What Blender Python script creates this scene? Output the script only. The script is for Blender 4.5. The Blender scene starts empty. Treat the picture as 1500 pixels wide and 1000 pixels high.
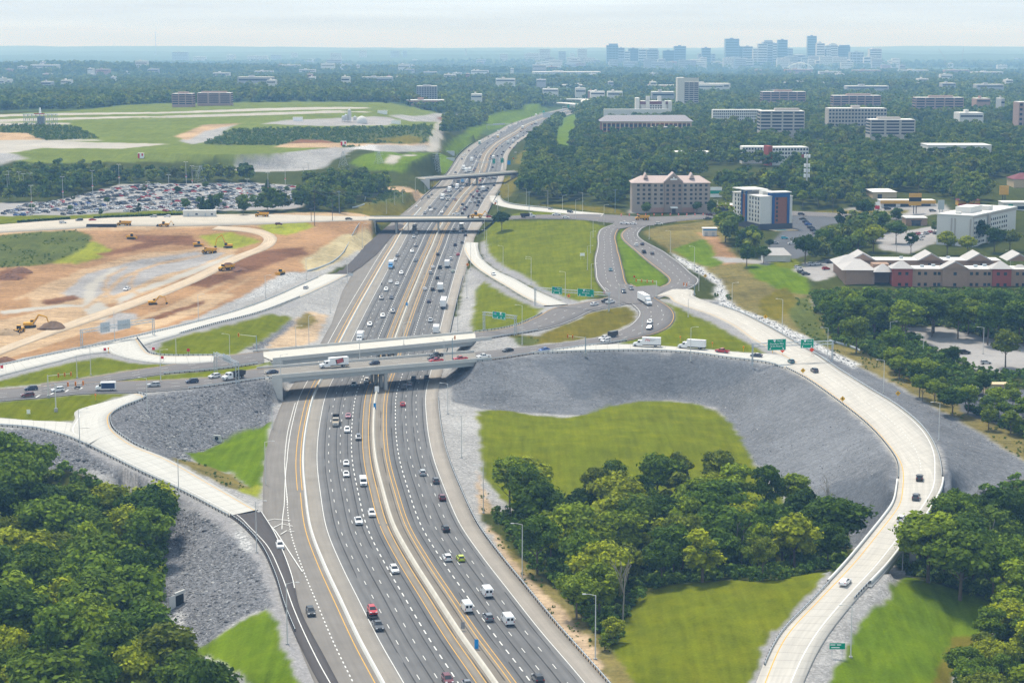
import bpy, math, random
import numpy as np
from mathutils import Vector, Matrix
R_ = random.Random(7)
NP = np.random.RandomState(11)
scene = bpy.context.scene
C = scene.collection

# ------------------------------------------------------------------ camera model (all sizes in metres)
FPX, CAMH, HOR = 2800.0, 134.5, 55.0
PIT = math.atan((500 - HOR) / FPX)
cP, sP = math.cos(PIT), math.sin(PIT)
ZK = [(0, 0), (520, 0), (700, 3), (900, 7), (1100, 10.5), (1300, 13.5), (1500, 15.5), (1750, 16.5), (2200, 15), (3000, 11),
      (4200, 4), (6000, -10), (9000, -32), (11000, -42), (40000, -42)]
ZKx, ZKy = [a for a, b in ZK], [b for a, b in ZK]
def zb(Y): return np.interp(Y, ZKx, ZKy)            # level of the interstate along the view
def ray(px, py):
    u, w = (px - 750) / FPX, (500 - py) / FPX
    return np.array([u, cP + w * sP, -sP + w * cP])
def at(px, py, z):
    d = ray(px, py); t = (z - CAMH) / d[2]
    return np.array([d[0] * t, d[1] * t, z])
def atr(px, py, rel):
    z = rel
    for _ in range(30):
        p = at(px, py, z); z = 0.5 * z + 0.5 * (float(zb(min(p[1], 30000))) + rel)
    return at(px, py, float(z))
def proj(P):
    P = np.asarray(P, float); x, y, z = P[..., 0], P[..., 1], P[..., 2] - CAMH
    dz = y * cP - z * sP; dy = y * sP + z * cP
    return 750 + FPX * x / dz, 500 - FPX * dy / dz
def scale_at(p): return FPX / (p[1] * cP - (p[2] - CAMH) * sP)   # pixels per metre

# ------------------------------------------------------------------ materials
def newmat(name):
    m = bpy.data.materials.new(name); m.use_nodes = True
    nt = m.node_tree; b = nt.nodes['Principled BSDF']
    b.inputs['Specular IOR Level'].default_value = 0.08
    return m, nt, b
def N(nt, t, **k):
    n = nt.nodes.new(t)
    for a, v in k.items(): setattr(n, a, v)
    return n
def mathn(nt, op, a, b=None, c=None, clamp=False):
    n = N(nt, 'ShaderNodeMath', operation=op); n.use_clamp = clamp
    for i, v in enumerate((a, b, c)):
        if v is None: continue
        if isinstance(v, (int, float)): n.inputs[i].default_value = v
        else: nt.links.new(v, n.inputs[i])
    return n.outputs[0]
def noise(nt, vec, scale, detail=4, rough=.6):
    n = N(nt, 'ShaderNodeTexNoise'); n.inputs['Scale'].default_value = scale
    n.inputs['Detail'].default_value = detail; n.inputs['Roughness'].default_value = rough
    if vec is not None: nt.links.new(vec, n.inputs['Vector'])
    return n.outputs['Fac']
def mixc(nt, fac, a, b, mode='MIX'):
    n = N(nt, 'ShaderNodeMix', data_type='RGBA', blend_type=mode)
    for key, v in ((0, fac), (6, a), (7, b)):
        if isinstance(v, (int, float)): n.inputs[key].default_value = v
        elif isinstance(v, (tuple, list)): n.inputs[key].default_value = (*v[:3], 1)
        else: nt.links.new(v, n.inputs[key])
    return n.outputs[2]
def scalec(nt, col, fac):
    n = N(nt, 'ShaderNodeVectorMath', operation='SCALE')
    if isinstance(col, (tuple, list)): n.inputs[0].default_value = col[:3]
    else: nt.links.new(col, n.inputs[0])
    if isinstance(fac, (int, float)): n.inputs['Scale'].default_value = fac
    else: nt.links.new(fac, n.inputs['Scale'])
    return n.outputs[0]
def rng(nt, v, a, b):      # 0..1 -> a..b
    return mathn(nt, 'MULTIPLY_ADD', v, b - a, a)
MATS = {}
def pmat(name, col, rough=.7, amp=.18, scale=.6, metal=0.0, objcol=False):
    if name in MATS: return MATS[name]
    m, nt, b = newmat(name)
    geo = N(nt, 'ShaderNodeNewGeometry'); tc = N(nt, 'ShaderNodeTexCoord')
    n1 = noise(nt, tc.outputs['Object'], scale, 5)
    src = col
    if objcol: src = N(nt, 'ShaderNodeObjectInfo').outputs['Color']
    nt.links.new(scalec(nt, src, rng(nt, n1, 1 - amp, 1 + amp)), b.inputs['Base Color'])
    b.inputs['Roughness'].default_value = rough; b.inputs['Metallic'].default_value = metal
    MATS[name] = m
    return m

# ------------------------------------------------------------------ mesh builder
class MB:
    def __init__(s): s.v, s.f, s.m = [], [], []
    def add(s, vs, fs, mi=0):
        o = len(s.v); s.v += [tuple(map(float, p)) for p in vs]
        for f in fs: s.f.append(tuple(i + o for i in f)); s.m.append(mi)
        return s
    def box(s, x0, x1, y0, y1, z0, z1, mi=0, tx=0, ty=0):       # tx, ty: inset of the top
        v = [(x0, y0, z0), (x1, y0, z0), (x1, y1, z0), (x0, y1, z0), (x0 + tx, y0 + ty, z1), (x1 - tx, y0 + ty, z1), (x1 - tx, y1 - ty, z1), (x0 + tx, y1 - ty, z1)]
        return s.add(v, [(3, 2, 1, 0), (4, 5, 6, 7), (0, 1, 5, 4), (1, 2, 6, 5), (2, 3, 7, 6), (3, 0, 4, 7)], mi)
    def tube(s, p, q, r0, r1=None, n=6, mi=0):
        p, q = Vector(p), Vector(q); r1 = r0 if r1 is None else r1
        d = (q - p).normalized(); a = d.orthogonal().normalized(); b = d.cross(a)
        v = []
        for c, r in ((p, r0), (q, r1)):
            for i in range(n):
                t = 2 * math.pi * i / n; v.append(c + a * (r * math.cos(t)) + b * (r * math.sin(t)))
        f = [(i, (i + 1) % n, n + (i + 1) % n, n + i) for i in range(n)] + [tuple(range(n))[::-1], tuple(range(n, 2 * n))]
        return s.add(v, f, mi)
    def prism(s, poly, z0, z1, mi=0, top=None):                # poly: ccw xy
        n = len(poly); z = (lambda a: a) if not callable(z1) else z1
        v = [(x, y, z0) for x, y in poly] + [(x, y, z1) for x, y in poly]
        f = [(i, (i + 1) % n, n + (i + 1) % n, n + i) for i in range(n)]
        s.add(v, f + [tuple(range(n))[::-1]], mi); o = len(s.v) - 2 * n
        s.f.append(tuple(o + n + i for i in range(n))); s.m.append(mi if top is None else top)
        return s
    def loft(s, secs, mi=0, cap=True):                          # secs: equal length rings
        n = len(secs[0]); o = len(s.v)
        for r in secs: s.v += [tuple(map(float, p)) for p in r]
        for k in range(len(secs) - 1):
            for i in range(n):
                j = (i + 1) % n
                s.f.append((o + k * n + i, o + k * n + j, o + k * n + n + j, o + k * n + n + i)); s.m.append(mi)
        if cap:
            s.f.append(tuple(o + i for i in range(n))[::-1]); s.m.append(mi)
            s.f.append(tuple(o + (len(secs) - 1) * n + i for i in range(n))); s.m.append(mi)
        return s
    def mesh(s, name, mats):
        me = bpy.data.meshes.new(name); me.from_pydata(s.v, [], s.f)
        for m in (mats if isinstance(mats, (list, tuple)) else [mats]): me.materials.append(m)
        if any(s.m): me.polygons.foreach_set('material_index', s.m)
        me.update(); return me
    def build(s, name, mats, parent=None, loc=None, **k):
        return link(name, s.mesh(name, mats), parent, loc, **k)
def link(name, data, parent=None, loc=None, rz=0, col=None, **props):
    o = bpy.data.objects.new(name, data); C.objects.link(o)
    if parent: o.parent = parent
    if loc is not None: o.location = [float(a) for a in loc]
    if rz: o.rotation_euler = (0, 0, rz)
    if col: o.color = (*col[:3], 1)
    tag(o, **props); return o
def tag(o, label=None, cat=None, group=None, kind=None):
    if label: o['label'] = label
    if cat: o['category'] = cat
    if group: o['group'] = group
    if kind: o['kind'] = kind
    return o
def thing(name, label, cat, loc=(0, 0, 0), rz=0, group=None):
    return link(name, None, None, loc, rz, label=label, cat=cat, group=group)
def npmesh(name, V, F, mats, uv=None, smooth=False, mi=None):
    me = bpy.data.meshes.new(name); V = np.asarray(V, np.float32); F = np.asarray(F, np.int32)
    me.vertices.add(len(V)); me.vertices.foreach_set('co', V.ravel())
    me.loops.add(F.size); me.loops.foreach_set('vertex_index', F.ravel())
    me.polygons.add(len(F)); k = F.shape[1]
    me.polygons.foreach_set('loop_start', np.arange(0, F.size, k, dtype=np.int32))
    me.polygons.foreach_set('loop_total', np.full(len(F), k, np.int32))
    for m in (mats if isinstance(mats, (list, tuple)) else [mats]): me.materials.append(m)
    if mi is not None: me.polygons.foreach_set('material_index', np.asarray(mi, np.int32))
    if uv is not None:
        l = me.uv_layers.new(name='UVMap'); l.data.foreach_set('uv', np.asarray(uv, np.float32)[F.ravel()].ravel())
    if smooth: me.polygons.foreach_set('use_smooth', np.ones(len(F), bool))
    me.update(calc_edges=True); me.validate(); return me
ORD = 'first second third fourth fifth sixth seventh eighth ninth tenth eleventh twelfth thirteenth fourteenth fifteenth sixteenth seventeenth eighteenth nineteenth'.split()
TENS = {2: 'twent', 3: 'thirt', 4: 'fort', 5: 'fift', 6: 'sixt', 7: 'sevent', 8: 'eight', 9: 'ninet'}
def ordn(i):
    if i < 20: return ORD[i - 1]
    if i >= 100: return 'hundredth' if i == 100 else 'hundred-and-' + ordn(i - 100)
    t, r = divmod(i, 10)
    return TENS[t] + 'ieth' if r == 0 else TENS[t] + 'y-' + ORD[r - 1]

# ------------------------------------------------------------------ terrain on a fan grid (fine near, coarse far)
NC = 650; U0, U1 = -0.45, 0.45
rows = [330.0]
while rows[-1] < 2600: rows.append(rows[-1] * 1.0028)
while rows[-1] < 30000: rows.append(rows[-1] * 1.010)
ROWS = np.array(rows); NR = len(ROWS); US = np.linspace(U0, U1, NC); LR = np.log(ROWS); IDX = np.arange(NR)
GX = US[None, :] * ROWS[:, None]; GY = np.repeat(ROWS[:, None], NC, 1)
FIX = np.zeros((NR, NC), bool); REL = np.zeros((NR, NC))
def cells(X, Y):
    r = np.interp(np.log(np.maximum(Y, 1)), LR, IDX); c = (X / Y - U0) / (U1 - U0) * (NC - 1)
    return r, c
def paint(X, Y, rel, over=True):
    X, Y, rel = np.ravel(X), np.ravel(Y), np.ravel(np.broadcast_to(rel, np.shape(X)))
    r, c = cells(X, Y); r = np.round(r).astype(int); c = np.round(c).astype(int)
    ok = (c >= 0) & (c < NC) & (Y > 331) & (Y < 29000)
    r, c, rel = r[ok], c[ok], rel[ok]
    if not over:
        k = ~FIX[r, c]; r, c, rel = r[k], c[k], rel[k]
    FIX[r, c] = True; REL[r, c] = rel
def spline(K, step=3.0, key=None):
    K = np.asarray(K, float); n = len(K)
    mid = K[:, :3] if K.shape[1] == 3 else 0.5 * (K[:, :3] + K[:, 3:6])
    t = np.concatenate([[0], np.cumsum(np.linalg.norm(np.diff(mid, axis=0), axis=1))])
    if n < 3:
        s = np.linspace(0, t[-1], max(2, int(t[-1] / step) + 1)); return np.stack([np.interp(s, t, K[:, i]) for i in range(K.shape[1])], 1)
    m = np.zeros_like(K)
    h = np.diff(t)[:, None]; d = np.diff(K, axis=0) / h
    m[0], m[-1] = d[0], d[-1]
    m[1:-1] = (d[:-1] * h[1:] + d[1:] * h[:-1]) / (h[1:] + h[:-1])
    s = np.linspace(0, t[-1], max(2, int(t[-1] / step) + 1))
    i = np.clip(np.searchsorted(t, s, 'right') - 1, 0, n - 2); hh = h[i]; x = ((s - t[i])[:, None]) / hh
    return (2 * x**3 - 3 * x**2 + 1) * K[i] + (x**3 - 2 * x**2 + x) * hh * m[i] + (-2 * x**3 + 3 * x**2) * K[i + 1] + (x**3 - x**2) * hh * m[i + 1]
ROADS = {}
def road_def(key, pairs, rel=8.2, step=3.0, bridge=(), sh=2.5):
    """pairs: (xl, yl, xr, yr[, rel]) edge pixels of the photograph with the height over the interstate"""
    K = []
    for p in pairs:
        r = p[4] if len(p) > 4 else rel
        K.append(np.concatenate([atr(p[0], p[1], r), atr(p[2], p[3], r)]))
    S = spline(K, step); L, Rr = S[:, :3], S[:, 3:6]
    ROADS[key] = dict(L=L, R=Rr, C=0.5 * (L + Rr))
    n = len(L); on = np.ones(n, bool)
    for a, b in bridge: on[int(a * n):int(b * n)] = False
    W = np.linalg.norm(Rr - L, axis=1)
    for i in range(n - 1):
        if not on[i]: continue
        for f in np.linspace(0, 1, max(2, int(step / 0.6)))[:-1]:
            l = L[i] * (1 - f) + L[i + 1] * f; r = Rr[i] * (1 - f) + Rr[i + 1] * f; w = W[i]
            q = np.arange(-sh, w + sh + .01, 0.5) / w
            P = l[None] + (r - l)[None] * q[:, None]
            P[:, 2] = l[2] + (r[2] - l[2]) * np.clip(q, 0, 1)
            inside = (q > 0.5 / w) & (q < 1 - .5 / w)
            paint(P[:, 0], P[:, 1], P[:, 2] - zb(P[:, 1]) - np.where(inside, .3, .14))
    return ROADS[key]
def toe(pts, step=1.0):
    """a line on the ground: pixels and height over the interstate level"""
    S = spline([atr(*p) for p in pts], step)
    for dx in (-.4, .4): paint(S[:, 0] + dx, S[:, 1], S[:, 2] - zb(S[:, 1]), over=False)

# --- interstate: everything is measured from the median barrier
BARPX = [(800, 1110), (762, 1055), (725, 1000), (675, 930), (636, 870), (606, 823), (578.8, 774), (560.8, 717), (550.4, 672), (547.5, 640), (547.8, 610), (550.4, 581), (565, 538),
         (579.2, 496), (596, 450.4), (611.5, 412), (624.7, 380), (632, 364), (644, 335.6), (662.4, 308.4), (676.8, 288), (688.8, 274.8),
         (702.4, 252.4), (714.4, 223.6), (726.4, 211.6), (740.8, 202), (757.6, 192.4), (769.6, 184), (796, 173.5), (826, 164), (850, 158.5), (880, 153)]
BAR = spline([atr(x, y, 0) for x, y in BARPX], 3.0)
_t = np.gradient(BAR[:, :2], axis=0); _t /= np.linalg.norm(_t, axis=1)[:, None]
BARN = np.stack([_t[:, 1], -_t[:, 0]], 1)                     # to the right looking away from the camera
BARY = BAR[:, 1]; BARS = np.concatenate([[0], np.cumsum(np.linalg.norm(np.diff(BAR[:, :2], axis=0), axis=1))])
def off(d, i0=0, i1=None, dz=0.0):
    d = np.broadcast_to(d, len(BAR))[i0:i1]; P = BAR[i0:i1].copy()
    P[:, :2] += BARN[i0:i1] * d[:, None]; P[:, 2] = zb(P[:, 1]) + dz
    return P
LEFTD = np.interp(BARY, [300, 380, 520, 640, 780, 860, 960, 1150, 1400, 2000, 2600], [-39, -37, -36, -35, -31.5, -31.5, -36, -38, -31, -27, -26])
RIGHTD = np.interp(BARY, [300, 900, 1000, 1180, 1280, 1400, 1700, 2600], [23, 23, 24, 24, 27, 25, 23, 23])
# --- roads and ramps (pixels)
JX = [(911, 340, 937, 340), (934, 371, 977, 371), (952, 386, 998, 386), (970, 400, 1013, 400), (979, 409, 1025, 411), (974, 417, 1010, 423), (957, 423, 985, 430), (930, 428, 958, 440)]
road_def('front_left', [(-60, 572, -60, 596), (0, 569.6, 0, 588), (60, 565, 60, 583), (128, 560, 120, 577), (218, 557, 203, 575), (301, 553, 290, 568), (371, 541, 378, 556), (400, 538.5, 397, 554)])
road_def('rear_left', [(60, 562, 60, 575), (128, 553, 128, 564), (184, 544, 184, 556), (250, 534, 245, 547.5), (315, 523.5, 310, 542), (376, 515.5, 376, 533), (394, 513.5, 397, 529)])
road_def('front_right', [(696, 515.5, 698, 529), (720, 513, 720, 527), (785, 506, 785, 517.5), (837, 500, 845, 509), (879, 493, 900, 502), (914, 481, 942, 494), (932, 467, 977, 481), (935, 457, 989, 465), (928, 449, 984, 452), (916, 441, 962, 437), (900, 432, 940, 424), (884, 422, 925, 416)])
road_def('rear_right', [(696, 487, 697, 499), (720, 484.5, 722, 495), (753, 478, 767, 488), (785, 465, 808, 480), (812, 451, 840, 469), (845, 445, 868, 456), (879, 438, 897, 450), (902, 432, 920, 445), (930, 424, 946, 440)])
road_def('exit_ramp_right', [(681, 355.5, 700.5, 355.5, 0), (680, 366, 701.7, 368, .2), (694, 388, 711, 384, 1), (716, 404, 730, 398, 2.2), (740, 418, 752, 408, 4), (772, 437, 790, 428, 6.4), (797, 448, 832, 446, 8.2)])
road_def('pike_left', [(899, 328, 925, 325), (881, 335, 910, 333), (875, 344, 903, 345), (875, 358, 905, 362), (871, 376, 908, 373), (871, 396, 914, 396), (875, 414, 920, 416), (886, 428, 930, 424)])
road_def('pike_right', [(950, 327, 990, 325), (923, 333, 950, 330.7)] + JX)
road_def('ramp_out', [(955, 436, 985, 424), (971, 434, 1008, 424), (988, 443, 1017, 434), (1012, 452, 1039, 443), (1036, 460, 1074, 454), (1070, 476, 1110, 470), (1102, 498, 1150, 492), (1142, 520, 1185, 513), (1170, 536, 1218, 532)])
road_def('loop_ramp', [(780, 516, 780, 518), (857, 506, 857, 515), (950, 506, 950, 514), (1030, 511.5, 1020, 518), (1090, 517, 1066, 524.5), (1142, 520.5, 1120, 531), (1172, 535, 1150, 540)])
road_def('long_ramp', [(1150, 539.5, 1196, 519), (1180, 555.5, 1232, 543), (1225, 587, 1275, 570), (1270, 623, 1320, 598), (1300, 656, 1356, 630), (1313, 677, 1373, 658, 8.4), (1314.5, 695, 1381, 690, 8.6), (1313, 715, 1380, 713, 8.6), (1307, 740, 1366, 742, 8.4), (1293, 760, 1350, 767, 8),
                        (1277, 780, 1332, 788, 7.6), (1238, 827, 1298, 831, 6.2), (1190, 878, 1254, 878, 4.4), (1142, 929, 1211, 933, 2.4), (1108, 1000, 1177, 1000, .8), (1088, 1060, 1158, 1060, .2), (1076, 1120, 1146, 1120, 0)], bridge=[(.5, .70)])
road_def('west_ramp', [(476, 402, 511, 402, .4), (438, 419, 475, 420, 1.6), (400, 436, 432, 439, 2.8), (350, 454.5, 374, 460.5, 4.6), (293, 470.7, 312, 476, 6.4), (205, 492, 235, 498, 8), (160, 502, 178, 514, 8.2), (120, 510.7, 130, 519, 8.2), (60, 523, 80, 531), (0, 536, 0, 551), (-60, 549, -60, 566)])
road_def('west_link', [(200, 496, 160, 514), (212, 511, 166, 519), (222, 519, 195, 527), (240, 521.5, 227, 532), (262, 522, 265, 533.5), (315, 521.5, 312, 531)])
road_def('south_ramp', [(290, 566, 270, 573), (240, 572, 215, 577), (200, 576.5, 160, 588), (213, 580.6, 122, 598), (174, 599, 110, 614), (160, 615, 104, 637, 8), (166, 630, 120, 647.5, 7.2), (190, 648, 140, 657.6, 6), (247, 673, 196, 686, 4), (317, 712, 266, 719, 1.8), (378, 747, 336, 756, .3)][2:])
road_def('south_link', [(-60, 609, -60, 620), (0, 613, 0, 623.5), (56, 617, 56, 628.5), (104, 620, 98, 639.5), (150, 640, 128, 652, 7)])
road_def('south_merge', [(336, 756, 384, 750, .25), (352, 768, 398, 772, .15), (379, 797, 412, 800, .1), (400, 839, 428, 842, .1), (417, 893, 440, 893, .1), (452, 971, 480, 971, .1), (478, 1020, 505, 1020, .1), (505, 1090, 530, 1090, .1)])
road_def('cross_left', [(-60, 334, -60, 346, 8.2), (0, 329, 0, 341), (80, 323, 90, 336), (160, 318.5, 160, 332), (270, 315, 275, 331), (400, 314, 400, 328), (470, 316, 470, 325), (548, 317.3, 548, 322.6, 8.5)])
road_def('cross_right', [(730, 317, 730, 321.6, 8.5), (785, 315, 785, 320.5), (850, 313.5, 850, 322), (900, 315, 903, 327), (950, 318, 955, 329), (1000, 316, 1000, 323.5), (1060, 311, 1060, 319), (1120, 308, 1120, 316), (1180, 310, 1180, 317), (1260, 314, 1260, 320), (1350, 318, 1350, 323)])
road_def('far_ramp', [(717, 287, 733, 287, 0), (718, 293, 735, 292, .2), (727, 300, 745, 298, 1.2), (752, 305.5, 762, 301, 3), (785, 309, 790, 304, 5), (830, 313, 835, 308.5, 7.5), (880, 317.5, 885, 313, 8.2)], sh=1.5)
road_def('haul_road', [(-30, 520, -30, 532, 3), (40, 494, 50, 500, 3), (110, 468, 122, 475, 3), (200, 437, 212, 444, 3.2), (280, 405, 292, 411, 4), (340, 376, 354, 380, 5), (382, 358, 402, 358, 6), (385, 348, 404, 346, 7), (360, 340, 375, 335, 7.6), (310, 336, 320, 331, 8)], sh=3)
# interstate last: it wins under the bridges
for i in range(len(BAR) - 1):
    for f in np.linspace(0, 1, 5)[:-1]:
        p = BAR[i] * (1 - f) + BAR[i + 1] * f; nn = BARN[i]
        q = np.arange(LEFTD[i] - 1.5, RIGHTD[i] + 2, .5 if p[1] < 1500 else 1.0)
        paint(p[0] + nn[0] * q, p[1] + nn[1] * q, -.3)
RM = FIX.copy()          # cells covered by roads
# --- ground lines away from the roads: (x, y, height over interstate)
T = toe
T([(690, 700, -1), (705, 640, -1), (680, 590, -1.5), (668, 586, -2)]); T([(668, 586, -2.5), (712, 590, -3.5), (775, 602, -4.5), (850, 606, -5), (920, 588, -5), (990, 584, -5), (1050, 594, -5), (1085, 630, -5), (1108, 668, -5), (1140, 705, -5.5), (1190, 740, -6), (1235, 772, -7)])
T([(740, 650, -2.4), (800, 655, -2.0), (860, 648, -2.2), (930, 640, -2.2), (1000, 645, -2.8), (1050, 660, -3.8)]); T([(760, 705, -4), (850, 700, -5.5), (950, 700, -5.5), (1080, 710, -5.8)]); T([(800, 800, -6), (900, 800, -8), (1050, 795, -8.5), (1180, 790, -8), (1240, 795, -7), (1310, 812, -6), (1370, 830, -7), (1480, 870, -8)])
T([(735, 760, -1), (790, 830, -.6), (850, 905, -.4), (920, 985, -.2), (990, 1080, 0)]); T([(870, 905, -2), (925, 884, -2.5), (960, 862, -.5), (1060, 851, 1.4), (1150, 848, 2.6), (1205, 838, 4.6)]); T([(930, 985, -.6), (985, 935, 1.2), (1050, 900, 2.8), (1110, 885, 3.2)]); T([(1000, 1000, .4), (1060, 970, 1.0)])
T([(955, 1080, 0), (1040, 1060, .2)]); T([(900, 868, -7), (960, 848, -7), (1060, 840, -7), (1160, 832, -6.5), (1215, 818, -6)])
T([(1335, 850, 2.5), (1400, 862, 1), (1470, 885, -.5)]); T([(1300, 920, 1), (1280, 1000, -1), (1270, 1090, -2)]); T([(1400, 920, -3), (1390, 1000, -4), (1500, 950, -5)])
T([(1385, 740, 2), (1430, 715, 1.5), (1500, 700, 1.5)]); T([(1222, 518, 6.5), (1300, 560, 5), (1400, 617, 3.5), (1500, 678, 2), (1560, 720, 1.5)]); T([(1420, 800, -7), (1500, 790, -7)])
T([(1230, 500, 6), (1330, 545, 4.5), (1420, 590, 3), (1540, 640, 2)]); T([(1330, 490, 5), (1420, 515, 4.5), (1540, 530, 4)]); T([(1410, 585, 2), (1480, 600, 2), (1560, 600, 2)]); T([(1200, 470, 7), (1300, 450, 7), (1420, 460, 7), (1560, 470, 7)])
T([(1090, 385, 9), (1170, 400, 8.5), (1186, 440, 8)]); T([(1050, 360, 9.5), (1130, 370, 9.5), (1250, 400, 9), (1400, 410, 9), (1560, 420, 9)]); T([(990, 372, 7.6), (1030, 396, 7), (1058, 418, 6.5), (1062, 440, 7)]); T([(1100, 425, 8), (1150, 455, 7.5), (1200, 490, 6.5)])
T([(1000, 345, 9.5), (1100, 340, 10), (1300, 345, 10), (1560, 350, 10)]); T([(930, 305, 9), (1040, 300, 10), (1200, 300, 11), (1350, 300, 12), (1560, 300, 12)]); T([(760, 285, 8), (850, 280, 10), (1000, 270, 12), (1300, 270, 14), (1560, 270, 14)])
T([(850, 230, 10), (1000, 220, 14), (1200, 220, 16), (1560, 220, 16)]); T([(900, 190, 8), (1100, 190, 14), (1560, 190, 14)]); T([(790, 205, 6), (800, 230, 7), (760, 260, 6)])
# south-west slopes
T([(-40, 665, -4), (40, 668, -4.5), (120, 690, -5), (190, 735, -5.5), (238, 768, -6), (258, 810, -6), (262, 850, -6.5), (262, 905, -6.5), (285, 945, -5.5), (330, 985, -5), (380, 1060, -5)]); T([(-40, 800, -8), (100, 820, -8), (200, 860, -8)]); T([(-40, 960, -8), (120, 960, -8), (220, 990, -8), (300, 1090, -8)])
T([(312, 938, -3.5), (392, 893, -.6)]); T([(350, 985, -3), (420, 985, -.8), (440, 1060, -.8)]); T([(270, 662, -3.5), (315, 652, -4), (360, 640, -2.5), (392, 618, -1)]); T([(330, 690, -2), (378, 720, -.6)]); T([(398, 600, -.5), (388, 650, -.4), (382, 735, -.3)])
# west side
T([(420, 469, 1.5), (380, 508, 3)]); T([(470, 505, 0), (500, 450, 0), (520, 405, 0)]); T([(300, 500, 6), (370, 480, 4)])
T([(60, 400, 1.5), (150, 390, 1), (250, 385, 1), (300, 375, 2)]); T([(60, 440, 1), (180, 425, 1)]); T([(300, 430, 3), (400, 395, 3.5), (470, 365, 4), (520, 345, 5.5)]); T([(0, 375, 4), (100, 378, 4)]); T([(310, 352, 5.5), (360, 355, 5.5)])
T([(-60, 300, 8), (100, 300, 8), (250, 300, 8), (440, 300, 8)]); T([(-60, 268, 8), (200, 266, 8), (400, 268, 8)]); T([(540, 300, 8), (590, 285, 7), (620, 276, 5)]); T([(470, 290, 9), (560, 270, 9), (620, 262, 8)])
T([(-60, 228, 22), (0, 226, 22), (100, 222, 22), (340, 226, 22), (410, 224, 22), (490, 214, 23)]); T([(-60, 245, 14), (200, 245, 14), (340, 248, 10), (480, 248, 10)]); T([(-60, 205, 23), (100, 207, 23), (250, 208, 23), (400, 200, 23), (550, 195, 24)])
T([(-60, 180, 31), (100, 178, 31), (300, 172, 31), (500, 165, 32), (560, 160, 32)]); T([(0, 193, 26), (60, 196, 26), (150, 203, 24)]); T([(560, 222, 22), (590, 240, 18), (640, 226, 20), (660, 245, 12)]); T([(630, 200, 20), (640, 180, 26)]); T([(690, 200, 8), (720, 185, 10), (680, 225, 4)])
T([(-80, 155, 30), (300, 152, 30), (560, 150, 28)]); T([(620, 160, 20), (700, 155, 16), (900, 150, 14), (1200, 150, 14), (1560, 150, 14)]); T([(-80, 125, 20), (400, 122, 20), (800, 125, 16), (1200, 125, 16), (1560, 125, 16)])
for Yf in (8000, 12000, 14000): paint(US * Yf, np.full(NC, Yf), 8.0)
# --- solve: straight even slopes between the fixed lines
def relax(fix, val, init, it):
    z = np.where(fix, val, init)
    for _ in range(it):
        p = np.pad(z, 1, mode='edge')
        z = np.where(fix, val, .25 * (p[:-2, 1:-1] + p[2:, 1:-1] + p[1:-1, :-2] + p[1:-1, 2:]))
    return z
def solve(fix, val, depth):
    r, c = fix.shape
    if depth and min(r, c) > 16:
        r2, c2 = (r + 1) // 2, (c + 1) // 2
        f = np.zeros((r2 * 2, c2 * 2)); v = np.zeros((r2 * 2, c2 * 2)); f[:r, :c] = fix; v[:r, :c] = np.where(fix, val, 0)
        fs = f.reshape(r2, 2, c2, 2).sum((1, 3)); vs = v.reshape(r2, 2, c2, 2).sum((1, 3))
        z = solve(fs > 0, np.where(fs > 0, vs / np.maximum(fs, 1), 0), depth - 1)
        init = np.repeat(np.repeat(z, 2, 0), 2, 1)[:r, :c]
    else: init = np.full((r, c), val[fix].mean())
    return relax(fix, val, init, 60 if r > 400 else 160)
REL = solve(FIX, REL, 6)
def vnoise(X, Y, s, seed=0):                       # smooth value noise in -1..1
    rs = np.random.RandomState(seed); G = rs.rand(256, 256) * 2 - 1
    x, y = X / s, Y / s; i, j = np.floor(x).astype(int), np.floor(y).astype(int); a, b = x - i, y - j
    a, b = a * a * (3 - 2 * a), b * b * (3 - 2 * b); g = lambda p, q: G[p % 256, q % 256]
    return (g(i, j) * (1 - a) + g(i + 1, j) * a) * (1 - b) + (g(i, j + 1) * (1 - a) + g(i + 1, j + 1) * a) * b
def wobble(X, Y, s, amp, seed): return X + amp * vnoise(X, Y, s, seed) + amp * .5 * vnoise(X, Y, s * .4, seed + 5)
free = np.ones((NR, NC)); 
ff = FIX.astype(float)
for _ in range(3):
    p = np.pad(ff, 1, mode='edge'); ff = np.maximum.reduce([p[:-2, 1:-1], p[2:, 1:-1], p[1:-1, :-2], p[1:-1, 2:], ff])
free = 1 - ff
GZ = zb(GY) + REL + free * (.35 * vnoise(GX, GY, 9, 1) + .22 * vnoise(GX, GY, 3.1, 2) * (GY < 1300) + np.clip((GY - 1900) / 2500, 0, 1) * (9 * vnoise(GX, GY, 420, 3) + 14 * vnoise(GX, GY, 1300, 4)))
# far ridges
rd = lambda c, w, h, s, sd: h * np.exp(-((GY - c) / w) ** 2) * (.62 + .5 * vnoise(GX, GY * .15, s, sd) + .2 * vnoise(GX, GY * .15, s * .3, sd + 1))
GZ += rd(15500, 1500, 34, 2600, 21) + rd(19500, 1600, 36, 3300, 23) + rd(24500, 1900, 52, 4200, 29)
GZ += 60 * np.exp(-((GY - 7300) / 900.) ** 2 - ((GX + 1500) / 1100.) ** 2) * .55
def hgt(X, Y):
    X, Y = np.asarray(X, float), np.asarray(Y, float)
    r, c = cells(X, Y); r = np.clip(r, 0, NR - 1.001); c = np.clip(c, 0, NC - 1.001); i, j = r.astype(int), c.astype(int); a, b = r - i, c - j
    return (GZ[i, j] * (1 - b) + GZ[i, j + 1] * b) * (1 - a) + (GZ[i + 1, j] * (1 - b) + GZ[i + 1, j + 1] * b) * a
_TY = np.geomspace(340, 28000, 2600)
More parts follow.
